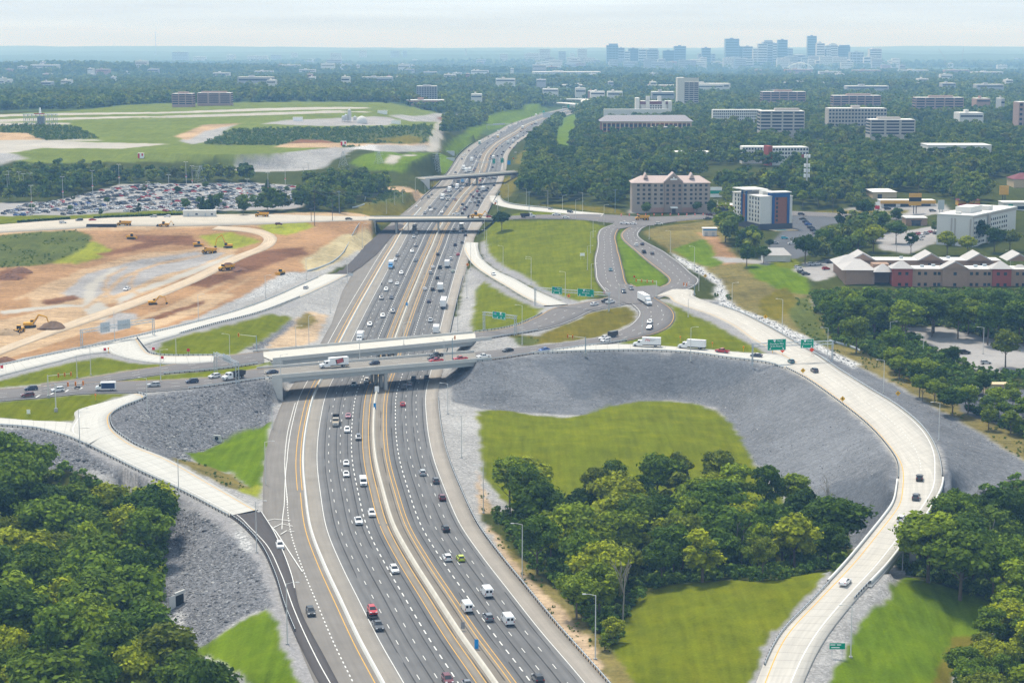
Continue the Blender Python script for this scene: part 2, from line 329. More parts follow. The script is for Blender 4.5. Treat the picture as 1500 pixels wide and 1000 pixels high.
def hit(px, py, up=0.0):
    """where the sight line through a pixel of the photograph meets the ground (raised by up)"""
    d = ray(px, py); t = _TY / d[1]; X, Z = d[0] * t, CAMH + d[2] * t
    g = Z - hgt(X, _TY) - up; k = np.argmax(g < 0)
    if not (g < 0).any(): k = len(g) - 1
    if k == 0: return np.array([X[0], _TY[0], Z[0] - up])
    f = g[k - 1] / (g[k - 1] - g[k] + 1e-9); Y = _TY[k - 1] + f * (_TY[k] - _TY[k - 1]); tt = Y / d[1]
    return np.array([d[0] * tt, Y, float(hgt(d[0] * tt, Y))])
def inpoly(X, Y, P):
    P = np.asarray(P); r = np.zeros(np.shape(X), bool); n = len(P)
    for i in range(n):
        x1, y1 = P[i - 1][:2]; x2, y2 = P[i][:2]
        if y1 == y2: continue
        c = ((y1 > Y) != (y2 > Y)) & (X < (x2 - x1) * (Y - y1) / (y2 - y1) + x1); r ^= c
    return r
# ------------------------------------------------------------------ land cover
ZC = {  # colour, stones, grass, soil
    'wood': ((.045, .055, .012), 0, 1, .3), 'far': ((.055, .085, .03), 0, .6, 0), 'grass': ((.104, .124, .006), 0, 1, 0), 'green': ((.088, .138, .006), 0, 1, 0), 'dry': ((.112, .10, .012), 0, 1, .2),
    'rough': ((.145, .125, .045), .15, .8, .8), 'brush': ((.075, .092, .024), 0, 1, .4), 'lime': ((.20, .22, .025), 0, .8, .5), 'scree': ((.14, .146, .158), .4, 0, .55), 'rock': ((.136, .139, .149), 1, 0, .12), 'dark': ((.108, .117, .132), .4, 0, .45), 'pale': ((.33, .33, .33), 1, 0, .2),
    'gravel': ((.275, .27, .265), .5, 0, .4), 'shoulder': ((.24, .235, .238), .35, 0, .2), 'dirt': ((.275, .165, .085), .1, 0, 1), 'redsoil': ((.15, .075, .04), .3, 0, 1), 'tan': ((.345, .245, .15), .15, 0, 1), 'bluegrey': ((.26, .25, .245), .2, 0, .8),
    'track': ((.36, .27, .18), .2, .1, 1), 'lot': ((.27, .26, .255), .05, 0, .3), 'tar': ((.10, .105, .115), .05, 0, .2), 'runway': ((.34, .32, .285), 0, 0, .2), 'straw': ((.33, .28, .17), 0, .4, .8), 'airgrass': ((.115, .145, .028), 0, .7, .1), 'stone': ((.42, .42, .42), 1, 0, 0), 'water': ((.12, .13, .11), 0, 0, 0)}
COV = np.zeros((NR, NC, 3)); KW = np.zeros((NR, NC, 3))
def setz(m, z): COV[m] = ZC[z][0]; KW[m] = ZC[z][1:]
setz(np.ones((NR, NC), bool), 'wood'); setz(GY > 2400, 'far')
PX = wobble(GX, GY, 5, .9, 31); PY = wobble(GY, GX, 6, 1.4, 33)
def zone(z, pts, soft=True):
    P = np.array([hit(*p)[:2] for p in pts]); x0, y0 = P.min(0) - 4; x1, y1 = P.max(0) + 4
    r0, r1 = np.searchsorted(ROWS, [y0, y1]); r0 = max(r0, 0); s = slice(r0, min(r1 + 1, NR))
    m = np.zeros((NR, NC), bool); A = (PX, PY) if soft else (GX, GY)
    m[s] = inpoly(A[0][s], A[1][s], P); setz(m, z); return m
Z = zone
setz((GY < 880) & (np.abs(GX / GY) < .28), 'gravel')
Z('wood', [(-90, 660), (0, 662), (130, 700), (256, 745), (262, 850), (262, 905), (285, 945), (340, 1000), (380, 1090), (-90, 1090)]); Z('wood', [(1290, 800), (1350, 790), (1390, 745), (1440, 720), (1500, 704), (1590, 715), (1590, 1090), (1370, 1090), (1470, 885), (1345, 850)])
Z('wood', [(1187, 400), (1250, 395), (1400, 400), (1590, 400), (1590, 700), (1500, 645), (1420, 600), (1330, 553), (1225, 508), (1200, 480)])
# west field, airport and building site
Z('airgrass', [(-90, 235), (0, 232), (60, 240), (340, 240), (410, 228), (490, 216), (560, 214), (640, 205), (640, 165), (560, 150), (430, 149), (230, 152), (100, 163), (-90, 172)])
Z('runway', [(-90, 172), (0, 168), (240, 164), (540, 157.5), (540, 159.3), (240, 166.6), (0, 171.5), (-90, 176)]); Z('runway', [(-90, 179), (0, 175), (240, 170), (540, 164), (540, 165.8), (240, 173), (0, 179), (-90, 183)]); Z('runway', [(-90, 184), (0, 180), (102, 180), (102, 182.5), (0, 184), (-90, 188)])
Z('runway', [(-90, 210), (0, 206), (80, 206), (140, 209), (250, 211), (180, 218), (60, 217), (10, 225), (-90, 232)]); Z('runway', [(0, 204), (140, 204.5), (150, 206.5), (0, 207)]); Z('gravel', [(-90, 228), (5, 224), (40, 232), (0, 242), (-90, 246)])
Z('brush', [(-90, 190), (0, 184), (70, 183), (112, 186), (145, 203), (70, 206), (0, 196), (-90, 198)]); Z('tan', [(-90, 198), (0, 194), (40, 195), (62, 205), (-90, 206)])
Z('gravel', [(262, 206), (300, 188), (315, 183), (345, 183), (330, 192), (318, 205), (280, 212)]); Z('tan', [(255, 200), (300, 183), (355, 181), (300, 192), (275, 206)])
Z('brush', [(296, 211), (340, 190), (430, 188), (520, 187), (634, 183), (632, 212), (560, 214), (500, 216), (410, 213), (330, 213)]); Z('dry', [(540, 205), (600, 198), (625, 205), (600, 212)])
Z('redsoil', [(415, 212), (440, 204), (480, 206), (500, 212)]); Z('tan', [(400, 216), (420, 210), (500, 210), (630, 209), (630, 212), (510, 214), (490, 218)])
Z('lot', [(380, 182), (420, 176), (480, 174), (572, 172), (585, 177), (570, 184), (480, 185), (420, 183)]); Z('gravel', [(570, 170), (640, 166), (690, 168), (680, 176), (600, 178)]); Z('redsoil', [(640, 172), (690, 168), (690, 176), (645, 178)])
Z('gravel', [(340, 238), (352, 231), (410, 227), (490, 216.5), (540, 212), (505, 228), (480, 242), (440, 250), (380, 252), (340, 250)]); Z('stone', [(505, 217), (540, 212), (605, 213), (604, 222), (560, 222)])
Z('green', [(512, 240), (535, 226), (560, 220), (590, 226), (600, 222), (620, 224), (650, 226), (668, 236), (655, 252), (590, 254), (540, 250)]); Z('green', [(655, 215), (690, 186), (720, 178), (690, 205), (668, 225), (650, 224)])
Z('runway', [(624, 222), (634, 195), (640, 178), (652, 178), (650, 195), (643, 222)]); Z('runway', [(563, 239), (595, 226), (612, 226), (580, 240)])
Z('gravel', [(555, 222), (625, 221), (625, 212), (550, 213)])
Z('dry', [(470, 318), (530, 300), (575, 280), (610, 278), (625, 285), (600, 300), (590, 316), (545, 318)]); Z('brush', [(540, 300), (575, 276), (600, 285), (590, 300)]); Z('tan', [(555, 275), (600, 275), (640, 285), (620, 294), (590, 282)])
Z('gravel', [(590, 316), (620, 292), (650, 290), (605, 322)])
Z('lot', [(-90, 322), (-90, 298), (0, 297), (70, 296), (130, 282), (175, 270), (370, 267.5), (445, 273), (455, 292), (440, 305), (380, 308), (250, 309), (200, 312), (100, 316)])
Z('grass', [(-90, 334), (-90, 320), (0, 316), (100, 316), (245, 308), (300, 311), (160, 318), (80, 322), (0, 328)])
Z('tan', [(-90, 350), (0, 330), (160, 318), (400, 313), (545, 316.5), (545, 324), (460, 330), (330, 336), (150, 340), (0, 346)]); Z('dirt', [(60, 324), (150, 319), (215, 324), (150, 328), (80, 332)])
Z('dirt', [(-90, 348), (0, 344), (150, 337), (260, 335), (330, 333), (400, 330), (455, 324), (545, 324), (545, 352), (522, 372), (480, 398), (400, 431), (293, 467), (205, 488.5), (120, 507), (0, 532), (-90, 550)])
Z('tan', [(-90, 500), (0, 470), (60, 455), (130, 450), (170, 470), (90, 500), (0, 528), (-90, 545)]); Z('tan', [(40, 430), (120, 395), (200, 372), (300, 362), (355, 352), (340, 378), (300, 395), (200, 436), (130, 452), (50, 452)])
Z('bluegrey', [(90, 430), (130, 400), (200, 380), (290, 368), (330, 370), (290, 390), (230, 405), (200, 420), (140, 440)]); Z('bluegrey', [(140, 480), (170, 458), (205, 460), (190, 480), (150, 490)])
Z('redsoil', [(180, 343), (280, 345), (290, 360), (230, 358), (190, 352)]); Z('redsoil', [(330, 390), (370, 373), (400, 365), (445, 362), (450, 372), (390, 384), (350, 400)]); Z('redsoil', [(0, 400), (12, 392), (45, 396), (40, 408), (0, 412)]); Z('redsoil', [(280, 408), (330, 400), (345, 408), (300, 420), (270, 418)])
Z('brush', [(-90, 352), (0, 345), (60, 339), (112, 338), (136, 346), (128, 360), (95, 382), (40, 390), (-90, 395)]); Z('lime', [(80, 386), (126, 362), (136, 352), (172, 371), (110, 386)]); Z('lime', [(292, 345), (340, 340), (383, 353), (345, 365), (312, 360)])
Z('straw', [(440, 382), (500, 345), (540, 330), (547, 352), (522, 372), (480, 396), (455, 404), (448, 395)]); Z('lime', [(380, 330), (440, 322), (460, 332), (420, 345), (392, 342)])
Z('gravel', [(250, 478), (300, 460), (380, 420), (420, 400), (455, 398), (480, 392), (530, 365), (548, 350), (550, 365), (520, 385), (476, 402), (400, 436), (293, 470), (205, 491)]); Z('pale', [(340, 446), (390, 412), (420, 398), (450, 402), (400, 428)])
Z('tan', [(190, 470), (290, 430), (345, 430), (300, 455), (210, 485)])
for a in ([(150, 446), (165, 452), (150, 470), (120, 455), (125, 420), (160, 395), (180, 388), (150, 410), (138, 432)], [(165, 440), (200, 425), (290, 392), (340, 372), (342, 376), (292, 398), (205, 430), (172, 448)], [(0, 455), (90, 446), (150, 446), (150, 449), (90, 450), (0, 460)]): Z('runway', a)
for a in ([(120, 452), (150, 430), (178, 405), (230, 385), (300, 372), (300, 374), (232, 388), (182, 408), (156, 432), (128, 453)], [(200, 433), (188, 415), (200, 395), (240, 382), (242, 384), (204, 397), (193, 415), (206, 432)], [(170, 444), (150, 425), (156, 404), (185, 390), (187, 392), (160, 406), (155, 424), (176, 443)], [(255, 445), (300, 424), (350, 400), (420, 375), (421, 377), (352, 403), (302, 428), (258, 449)], [(262, 452), (310, 434), (370, 404), (371, 406), (312, 437), (265, 455)], [(20, 438), (70, 415), (140, 394), (141, 396), (72, 418), (22, 441)]): Z('tan', a, False)
for a in ([(300, 415), (340, 398), (400, 378), (430, 372), (425, 378), (350, 404), (305, 422)], [(140, 372), (230, 352), (280, 350), (240, 358), (150, 376)], [(210, 468), (260, 452), (300, 440), (296, 446), (230, 468)], [(60, 440), (110, 432), (118, 438), (70, 447)]): Z('redsoil', a)
# strip between west ramp and interstate
Z('gravel', [(476, 404), (514, 402), (545, 378), (556, 378), (530, 420), (500, 460), (474, 506), (440, 512), (390, 514), (372, 500), (384, 470), (420, 440)]); Z('track', [(430, 470), (455, 455), (480, 462), (462, 500), (420, 510), (390, 511), (400, 495)]); Z('rough', [(440, 463), (455, 458), (465, 470), (448, 482), (432, 480)])
Z('grass', [(222, 512), (236, 500), (300, 482), (372, 462.5), (400, 459), (424, 464), (428, 468), (364, 509), (345, 520), (315, 519), (250, 520.5), (228, 519)]); Z('shoulder', [(220, 510), (232, 496), (300, 479), (372, 460), (436, 440), (440, 446), (378, 465), (300, 485), (240, 500), (228, 514)]); Z('rock', [(362, 510), (425, 469), (437, 470), (384, 509), (370, 513)])
Z('grass', [(-90, 570), (0, 552), (53, 539), (107, 526), (141, 519), (180, 526), (227, 533), (262, 535), (184, 543), (128, 552), (64, 562), (0, 568), (-90, 575)]); Z('shoulder', [(-90, 568), (0, 551), (53, 538), (107, 525), (130, 517), (165, 516), (187, 526), (230, 533), (200, 534), (150, 523), (110, 530), (53, 543), (0, 557), (-90, 572)])
Z('grass', [(128, 563), (184, 556), (245, 548), (304, 543), (376, 534), (396, 529), (402, 537), (371, 541), (301, 553), (218, 558)]); Z('grass', [(-90, 604), (0, 589), (60, 584), (120, 578), (188, 577), (150, 589), (118, 601), (108, 616), (56, 616), (0, 612), (-90, 609)])
# south-west slopes
Z('rock', [(-90, 621), (0, 626), (56, 630), (98, 642), (140, 661), (196, 689), (266, 723), (336, 760), (378, 800), (398, 842), (414, 893), (388, 890), (355, 905), (310, 938), (275, 950), (235, 915), (240, 800), (235, 740), (180, 712), (90, 690), (-90, 668)])
Z('shoulder', [(100, 642), (140, 660), (196, 688), (266, 722), (336, 759), (380, 802), (400, 842), (416, 893), (404, 893), (388, 850), (365, 808), (320, 770), (255, 735), (190, 700), (130, 664)]); Z('pale', [(350, 770), (372, 795), (365, 810), (352, 800), (345, 785)]); Z('pale', [(240, 905), (262, 895), (290, 930), (270, 945)])
Z('rock', [(258, 573), (361, 558), (396, 560), (400, 603), (392, 625), (322, 655), (275, 665), (285, 685), (247, 674), (190, 648), (164, 630), (158, 614), (174, 598), (213, 580)]); Z('green', [(272, 664), (318, 652), (398, 617), (390, 660), (382, 715), (365, 712), (335, 690), (295, 682)])
Z('rough', [(252, 671), (296, 680), (340, 694), (365, 714), (376, 727), (330, 712), (270, 682)]); Z('lime', [(346, 718), (372, 708), (384, 712), (378, 728)]); Z('shoulder', [(400, 600), (398, 625), (386, 690), (383, 735), (396, 740), (402, 650), (408, 600)])
Z('green', [(278, 948), (312, 936), (388, 892), (402, 905), (416, 945), (445, 1005), (480, 1090), (430, 1090), (350, 985), (320, 972)]); Z('pale', [(285, 962), (320, 968), (352, 985), (400, 1060), (350, 1060), (300, 980)]); Z('shoulder', [(388, 890), (417, 893), (452, 971), (478, 1020), (505, 1090), (470, 1090), (440, 1000), (412, 940), (402, 905)])
# middle: loop and basin
Z('gravel', [(648, 560), (662, 540), (700, 530), (720, 530), (760, 600), (705, 600), (700, 680), (708, 720), (716, 760), (706, 745), (675, 690), (655, 630)])
Z('track', [(698, 690), (712, 725), (750, 790), (800, 850), (870, 925), (990, 1040), (960, 1070), (870, 985), (760, 850), (716, 780), (700, 735)]); Z('rough', [(715, 735), (735, 765), (790, 830), (850, 900), (930, 985), (920, 1000), (840, 915), (760, 828), (722, 775)])
Z('scree', [(664, 535), (700, 529), (740, 525), (845, 512), (950, 515), (1020, 519), (1066, 525), (1120, 532), (1150, 541), (1180, 557), (1225, 589), (1270, 625), (1302, 660), (1318, 690), (1312, 740), (1290, 775), (1240, 800), (1225, 770), (1180, 742), (1130, 705), (1100, 668), (1080, 632), (1048, 596), (985, 586), (920, 590), (850, 608), (770, 604), (700, 598), (664, 588)])
Z('dark', [(780, 530), (850, 516), (950, 517), (1060, 526), (1110, 535), (1090, 560), (1020, 575), (960, 570), (880, 570), (850, 590), (820, 560)]); Z('dark', [(1180, 735), (1230, 700), (1290, 690), (1312, 720), (1300, 750), (1250, 770), (1210, 765)])
Z('grass', [(699, 602), (730, 600), (770, 606), (805, 610), (838, 611), (866, 603), (890, 595), (920, 590), (955, 587), (990, 588), (1020, 592), (1048, 602), (1068, 618), (1084, 640), (1100, 668), (1112, 690), (1130, 712), (1160, 745), (1130, 790), (900, 790), (760, 760), (708, 700)]); Z('wood', [(700, 755), (760, 745), (830, 745), (860, 735), (950, 730), (1100, 740), (1180, 755), (1240, 780), (1250, 805), (1225, 838), (1180, 862), (1000, 872), (935, 905), (925, 960), (890, 960), (850, 900), (780, 830)])
Z('pale', [(810, 728), (828, 732), (825, 748), (806, 745)])
Z('grass', [(900, 960), (908, 925), (922, 893), (940, 874), (965, 861), (1010, 854), (1060, 851), (1110, 850), (1150, 847), (1185, 840), (1208, 835), (1234, 834), (1185, 882), (1138, 930), (1104, 1000), (1080, 1090), (960, 1090), (905, 1010)]); Z('shoulder', [(1236, 829), (1190, 880), (1142, 931), (1108, 1000), (1085, 1090), (1074, 1090), (1097, 1000), (1130, 930), (1177, 880), (1212, 848)]); Z('rough', [(870, 930), (905, 960), (960, 1050), (990, 1090), (940, 1090), (890, 1000)])
Z('green', [(1300, 838), (1345, 848), (1400, 862), (1470, 885), (1455, 920), (1400, 960), (1380, 1010), (1370, 1090), (1170, 1090), (1195, 1010), (1228, 950), (1275, 890)]); Z('gravel', [(1297, 834), (1336, 836), (1318, 852), (1278, 895), (1250, 935), (1222, 985), (1197, 1010), (1180, 1090), (1150, 1090), (1178, 1000), (1211, 934), (1254, 879)])
Z('dry', [(1395, 935), (1440, 925), (1400, 985), (1370, 1060), (1350, 1060), (1370, 990)])
# right side
Z('scree', [(1038, 443), (1074, 454), (1110, 470), (1150, 492), (1210, 528), (1270, 567), (1318, 597), (1357, 630), (1382, 668), (1384, 715), (1368, 745), (1350, 770), (1370, 775), (1420, 730), (1500, 702), (1580, 690), (1580, 715), (1500, 676), (1420, 626), (1318, 568), (1201, 508), (1150, 482), (1100, 463), (1060, 441)])
Z('dark', [(1384, 690), (1410, 690), (1420, 720), (1380, 750), (1365, 750)])
Z('rough', [(940, 340), (965, 332), (1000, 328), (1050, 322), (1065, 350), (1080, 375), (1130, 385), (1180, 400), (1190, 440), (1207, 480), (1225, 505), (1265, 515), (1330, 553), (1420, 600), (1500, 645), (1580, 690), (1580, 716), (1500, 674), (1420, 624), (1318, 566), (1201, 507), (1150, 480), (1085, 453), (1066, 436), (1055, 413), (1030, 398), (1000, 385), (970, 360)])
Z('green', [(985, 365), (1030, 350), (1060, 360), (1065, 385), (1040, 392), (1010, 382)]); Z('green', [(1090, 390), (1120, 384), (1165, 386), (1180, 402), (1188, 432), (1150, 428), (1108, 408)]); Z('brush', [(1150, 440), (1185, 435), (1205, 480), (1225, 508), (1195, 505), (1160, 470)])
Z('dirt', [(1020, 340), (1050, 345), (1072, 370), (1085, 385), (1060, 388), (1045, 365)]); Z('dry', [(1110, 440), (1150, 420), (1170, 440), (1140, 470), (1120, 465)])
Z('stone', [(985, 371), (1000, 378), (1030, 393), (1058, 412), (1068, 433), (1063, 441), (1085, 452), (1150, 478), (1201, 504), (1260, 533), (1252, 540), (1190, 510), (1140, 486), (1085, 463), (1055, 449), (1047, 432), (1049, 416), (1020, 399), (993, 384)])
Z('lot', [(1320, 480), (1380, 478), (1460, 498), (1580, 505), (1580, 545), (1440, 545), (1385, 522)]); Z('tar', [(1400, 572), (1450, 568), (1580, 575), (1580, 625), (1450, 618), (1405, 600)]); Z('tar', [(1110, 380), (1130, 355), (1155, 330), (1160, 312), (1250, 314), (1240, 325), (1205, 332), (1195, 350), (1190, 372), (1165, 380)]); Z('lot', [(1160, 395), (1180, 385), (1245, 380), (1240, 400), (1195, 412)]); Z('lot', [(1260, 300), (1380, 298), (1400, 312), (1340, 318), (1200, 314)]); Z('lot', [(1280, 345), (1370, 330), (1385, 350), (1330, 372), (1290, 365)]); Z('lot', [(1040, 305), (1110, 300), (1090, 318), (1040, 318)]); Z('lot', [(920, 312), (1045, 312), (1045, 306), (925, 306)]); Z('dry', [(1160, 312), (1200, 309), (1330, 308), (1330, 312), (1200, 314)])
Z('grass', [(1110, 372), (1165, 380), (1180, 392), (1140, 392)]); Z('lot', [(1040, 375), (1080, 378), (1130, 382), (1125, 388), (1060, 385)])
Z('grass', [(708, 352), (716, 330), (735, 323), (850, 322), (890, 333), (876, 342), (873, 358), (868, 385), (872, 412), (884, 430), (860, 438), (834, 446), (790, 428), (752, 407), (730, 397), (712, 383)]); Z('shoulder', [(704, 356), (703, 368), (711, 383), (730, 397), (752, 407), (790, 427), (834, 446), (848, 442), (800, 425), (760, 400), (735, 388), (716, 370), (710, 352)])
Z('grass', [(690, 412), (712, 406), (740, 420), (772, 440), (797, 450), (785, 464), (753, 477), (720, 484), (690, 490), (694, 455)]); Z('gravel', [(664, 492), (676, 430), (684, 395), (694, 390), (712, 406), (697, 425), (692, 470), (690, 492)]); Z('shoulder', [(692, 389), (716, 406), (740, 420), (772, 439), (797, 449), (790, 452), (765, 444), (735, 428), (705, 408), (688, 398)])
Z('dry', [(745, 490), (790, 492), (812, 480), (842, 470), (868, 457), (897, 451), (920, 448), (930, 456), (930, 468), (910, 481), (878, 493), (836, 500), (785, 505), (755, 506)]); Z('gravel', [(698, 500), (745, 490), (752, 495), (760, 506), (720, 512), (698, 515)]); Z('brush', [(748, 494), (768, 492), (790, 498), (785, 505), (758, 505)])
Z('green', [(903, 346), (911, 334), (922, 350), (936, 372), (953, 388), (972, 402), (979, 411), (970, 419), (950, 424), (928, 424), (920, 412), (913, 390), (908, 370)]); Z('green', [(910, 331), (925, 326), (948, 326), (925, 332)])
Z('grass', [(962, 438), (985, 447), (1036, 462), (1068, 477), (1100, 499), (1138, 520), (1090, 516), (1030, 511), (950, 505), (902, 503), (944, 494), (978, 481), (990, 465), (985, 452)]); Z('shoulder', [(990, 445), (1036, 461), (1070, 477), (1102, 499), (1142, 520.5), (1125, 520), (1085, 497), (1040, 472), (1000, 455)])
Z('grass', [(735, 316), (790, 310), (850, 312), (830, 314), (785, 314.5), (745, 316.5)]); Z('dry', [(745, 300), (790, 300), (900, 305), (920, 316), (880, 312), (800, 302), (760, 299)]); Z('dry', [(880, 322), (905, 318), (1040, 322), (1000, 326)]); Z('dry', [(724, 262), (752, 256), (760, 266), (745, 290), (732, 290)])
Z('dry', [(640, 262), (690, 256), (700, 250), (690, 262), (655, 272), (630, 272)]); Z('dry', [(760, 225), (780, 215), (765, 240), (752, 240)]); Z('green', [(700, 170), (760, 160), (800, 158), (800, 166), (740, 185), (715, 192)]); Z('green', [(812, 190), (830, 172), (850, 168), (840, 185), (838, 220), (812, 225)])
re_ = random.Random(23)
for k in range(64):
    Y_ = re_.choice([re_.uniform(2700, 5000), re_.uniform(4000, 10500)]); X_ = re_.uniform(-.27, .27) * Y_; a_, b_ = re_.uniform(25, 80) * (Y_ / 4000) ** .5, re_.uniform(50, 170) * (Y_ / 4000) ** .7
    if X_ < 200 and Y_ < 3900 and X_ > -1100: continue
    m_ = ((PX - X_) / a_) ** 2 + ((PY - Y_) / b_) ** 2 < 1; setz(m_, re_.choice(['lot', 'airgrass', 'airgrass', 'green', 'lot']))
Z('airgrass', [(1330, 184), (1352, 180), (1372, 186), (1360, 194), (1335, 192)]); Z('airgrass', [(1385, 182), (1470, 180), (1480, 186), (1400, 188)]); Z('green', [(815, 196), (836, 178), (848, 176), (842, 205), (836, 232), (812, 232)])
# --- ground material
def ground_material():
    m, nt, b = newmat('ground_cover'); L = nt.links
    pos = N(nt, 'ShaderNodeNewGeometry').outputs['Position']
    cov = N(nt, 'ShaderNodeAttribute', attribute_name='cover').outputs['Color']
    kw = N(nt, 'ShaderNodeAttribute', attribute_name='texture_weights').outputs['Color']
    sep = N(nt, 'ShaderNodeSeparateColor'); L.new(kw, sep.inputs[0]); rock, grass, soil = sep.outputs
    vo = N(nt, 'ShaderNodeTexVoronoi'); vo.inputs['Scale'].default_value = 1.7; vo.inputs['Randomness'].default_value = 1
    wn = noise(nt, pos, .35, 3)
    L.new(pos, vo.inputs['Vector'])
    cellv = N(nt, 'ShaderNodeSeparateColor'); L.new(vo.outputs['Color'], cellv.inputs[0])
    v2 = N(nt, 'ShaderNodeTexVoronoi'); v2.inputs['Scale'].default_value = 4.2; L.new(pos, v2.inputs['Vector'])
    c2 = N(nt, 'ShaderNodeSeparateColor'); L.new(v2.outputs['Color'], c2.inputs[0])
    stone = mathn(nt, 'ADD', mathn(nt, 'MULTIPLY', mathn(nt, 'POWER', cellv.outputs[0], 1.6), 1.15), mathn(nt, 'MULTIPLY', c2.outputs[1], .6))
    stone = mathn(nt, 'SUBTRACT', stone, .76)                          # about -0.76 .. 1.0
    fr = mathn(nt, 'MULTIPLY', stone, mathn(nt, 'MULTIPLY', rock, mathn(nt, 'MULTIPLY_ADD', wn, 1.6, -.05)))
    g1, g2, g3 = noise(nt, pos, 1.7, 5, .7), noise(nt, pos, .11, 4), noise(nt, pos, .024, 4)
    # the mower's slanting passes
    mp = N(nt, 'ShaderNodeMapping'); mp.inputs['Rotation'].default_value = (0, 0, .5); mp.inputs['Scale'].default_value = (.45, .03, .1); L.new(pos, mp.inputs[0])
    mow = noise(nt, mp.outputs[0], 1.0, 2)
    gv = mathn(nt, 'ADD', mathn(nt, 'MULTIPLY', mathn(nt, 'SUBTRACT', g1, .5), 1.0), mathn(nt, 'ADD', mathn(nt, 'MULTIPLY', mathn(nt, 'SUBTRACT', g2, .5), .8), mathn(nt, 'MULTIPLY', mathn(nt, 'SUBTRACT', mow, .5), .7)))
    gv = mathn(nt, 'MULTIPLY', gv, grass)
    ms = N(nt, 'ShaderNodeMapping'); ms.inputs['Rotation'].default_value = (0, 0, -.55); ms.inputs['Scale'].default_value = (.06, .5, .3); L.new(pos, ms.inputs[0])
    rut = noise(nt, ms.outputs[0], 1.0, 5, .7)
    sv = mathn(nt, 'ADD', mathn(nt, 'MULTIPLY', mathn(nt, 'SUBTRACT', noise(nt, pos, .5, 6, .7), .5), 1.2), mathn(nt, 'ADD', mathn(nt, 'MULTIPLY', mathn(nt, 'SUBTRACT', rut, .5), 1.3), mathn(nt, 'MULTIPLY', mathn(nt, 'SUBTRACT', g3, .5), .9)))
    sv = mathn(nt, 'MULTIPLY', sv, soil)
    base = mathn(nt, 'MULTIPLY_ADD', mathn(nt, 'SUBTRACT', g3, .5), .5, 1.0)
    fac = mathn(nt, 'MAXIMUM', mathn(nt, 'ADD', mathn(nt, 'ADD', base, fr), mathn(nt, 'ADD', gv, sv)), .2)
    col = scalec(nt, cov, fac)
    # patches of yellower and greener sward
    hs = mixc(nt, mathn(nt, 'MULTIPLY', grass, mathn(nt, 'MULTIPLY', mathn(nt, 'SUBTRACT', g2, .42, clamp=True), 2.2, clamp=True)), (1, 1, 1), (1.16, 1.0, .75))
    col = mixc(nt, 1.0, col, hs, 'MULTIPLY')
    L.new(col, b.inputs['Base Color']); b.inputs['Roughness'].default_value = .95; b.inputs['Specular IOR Level'].default_value = .0
    bh = mathn(nt, 'ADD', mathn(nt, 'MULTIPLY', mathn(nt, 'MULTIPLY', cellv.outputs[0], rock), .5), mathn(nt, 'ADD', mathn(nt, 'MULTIPLY', g1, mathn(nt, 'MULTIPLY', grass, .25)), mathn(nt, 'MULTIPLY', noise(nt, pos, .8, 5), mathn(nt, 'MULTIPLY', soil, .35))))
    bp = N(nt, 'ShaderNodeBump'); bp.inputs['Strength'].default_value = .7; bp.inputs['Distance'].default_value = .45
    L.new(bh, bp.inputs['Height']); L.new(bp.outputs[0], b.inputs['Normal']); return m
def build_ground():
    V = np.stack([GX, GY, GZ], -1).reshape(-1, 3)
    i = np.arange(NR - 1)[:, None] * NC + np.arange(NC - 1)[None]
    F = np.stack([i, i + 1, i + NC + 1, i + NC], -1).reshape(-1, 4)
    me = npmesh('ground', V, F, ground_material(), smooth=True)
    def soft(A, n):
        for _ in range(n):
            p = np.pad(A, ((1, 1), (1, 1), (0, 0)), mode='edge'); A = (2 * A + p[:-2, 1:-1] + p[2:, 1:-1] + p[1:-1, :-2] + p[1:-1, 2:]) / 6
        return A
    for nme, A in (('cover', soft(COV, 1)), ('texture_weights', soft(KW, 1))):
        a = me.attributes.new(nme, 'FLOAT_COLOR', 'POINT'); a.data.foreach_set('color', np.concatenate([A.reshape(-1, 3), np.ones((NR * NC, 1))], 1).astype(np.float32).ravel())
    link('ground', me, kind='structure')
build_ground()

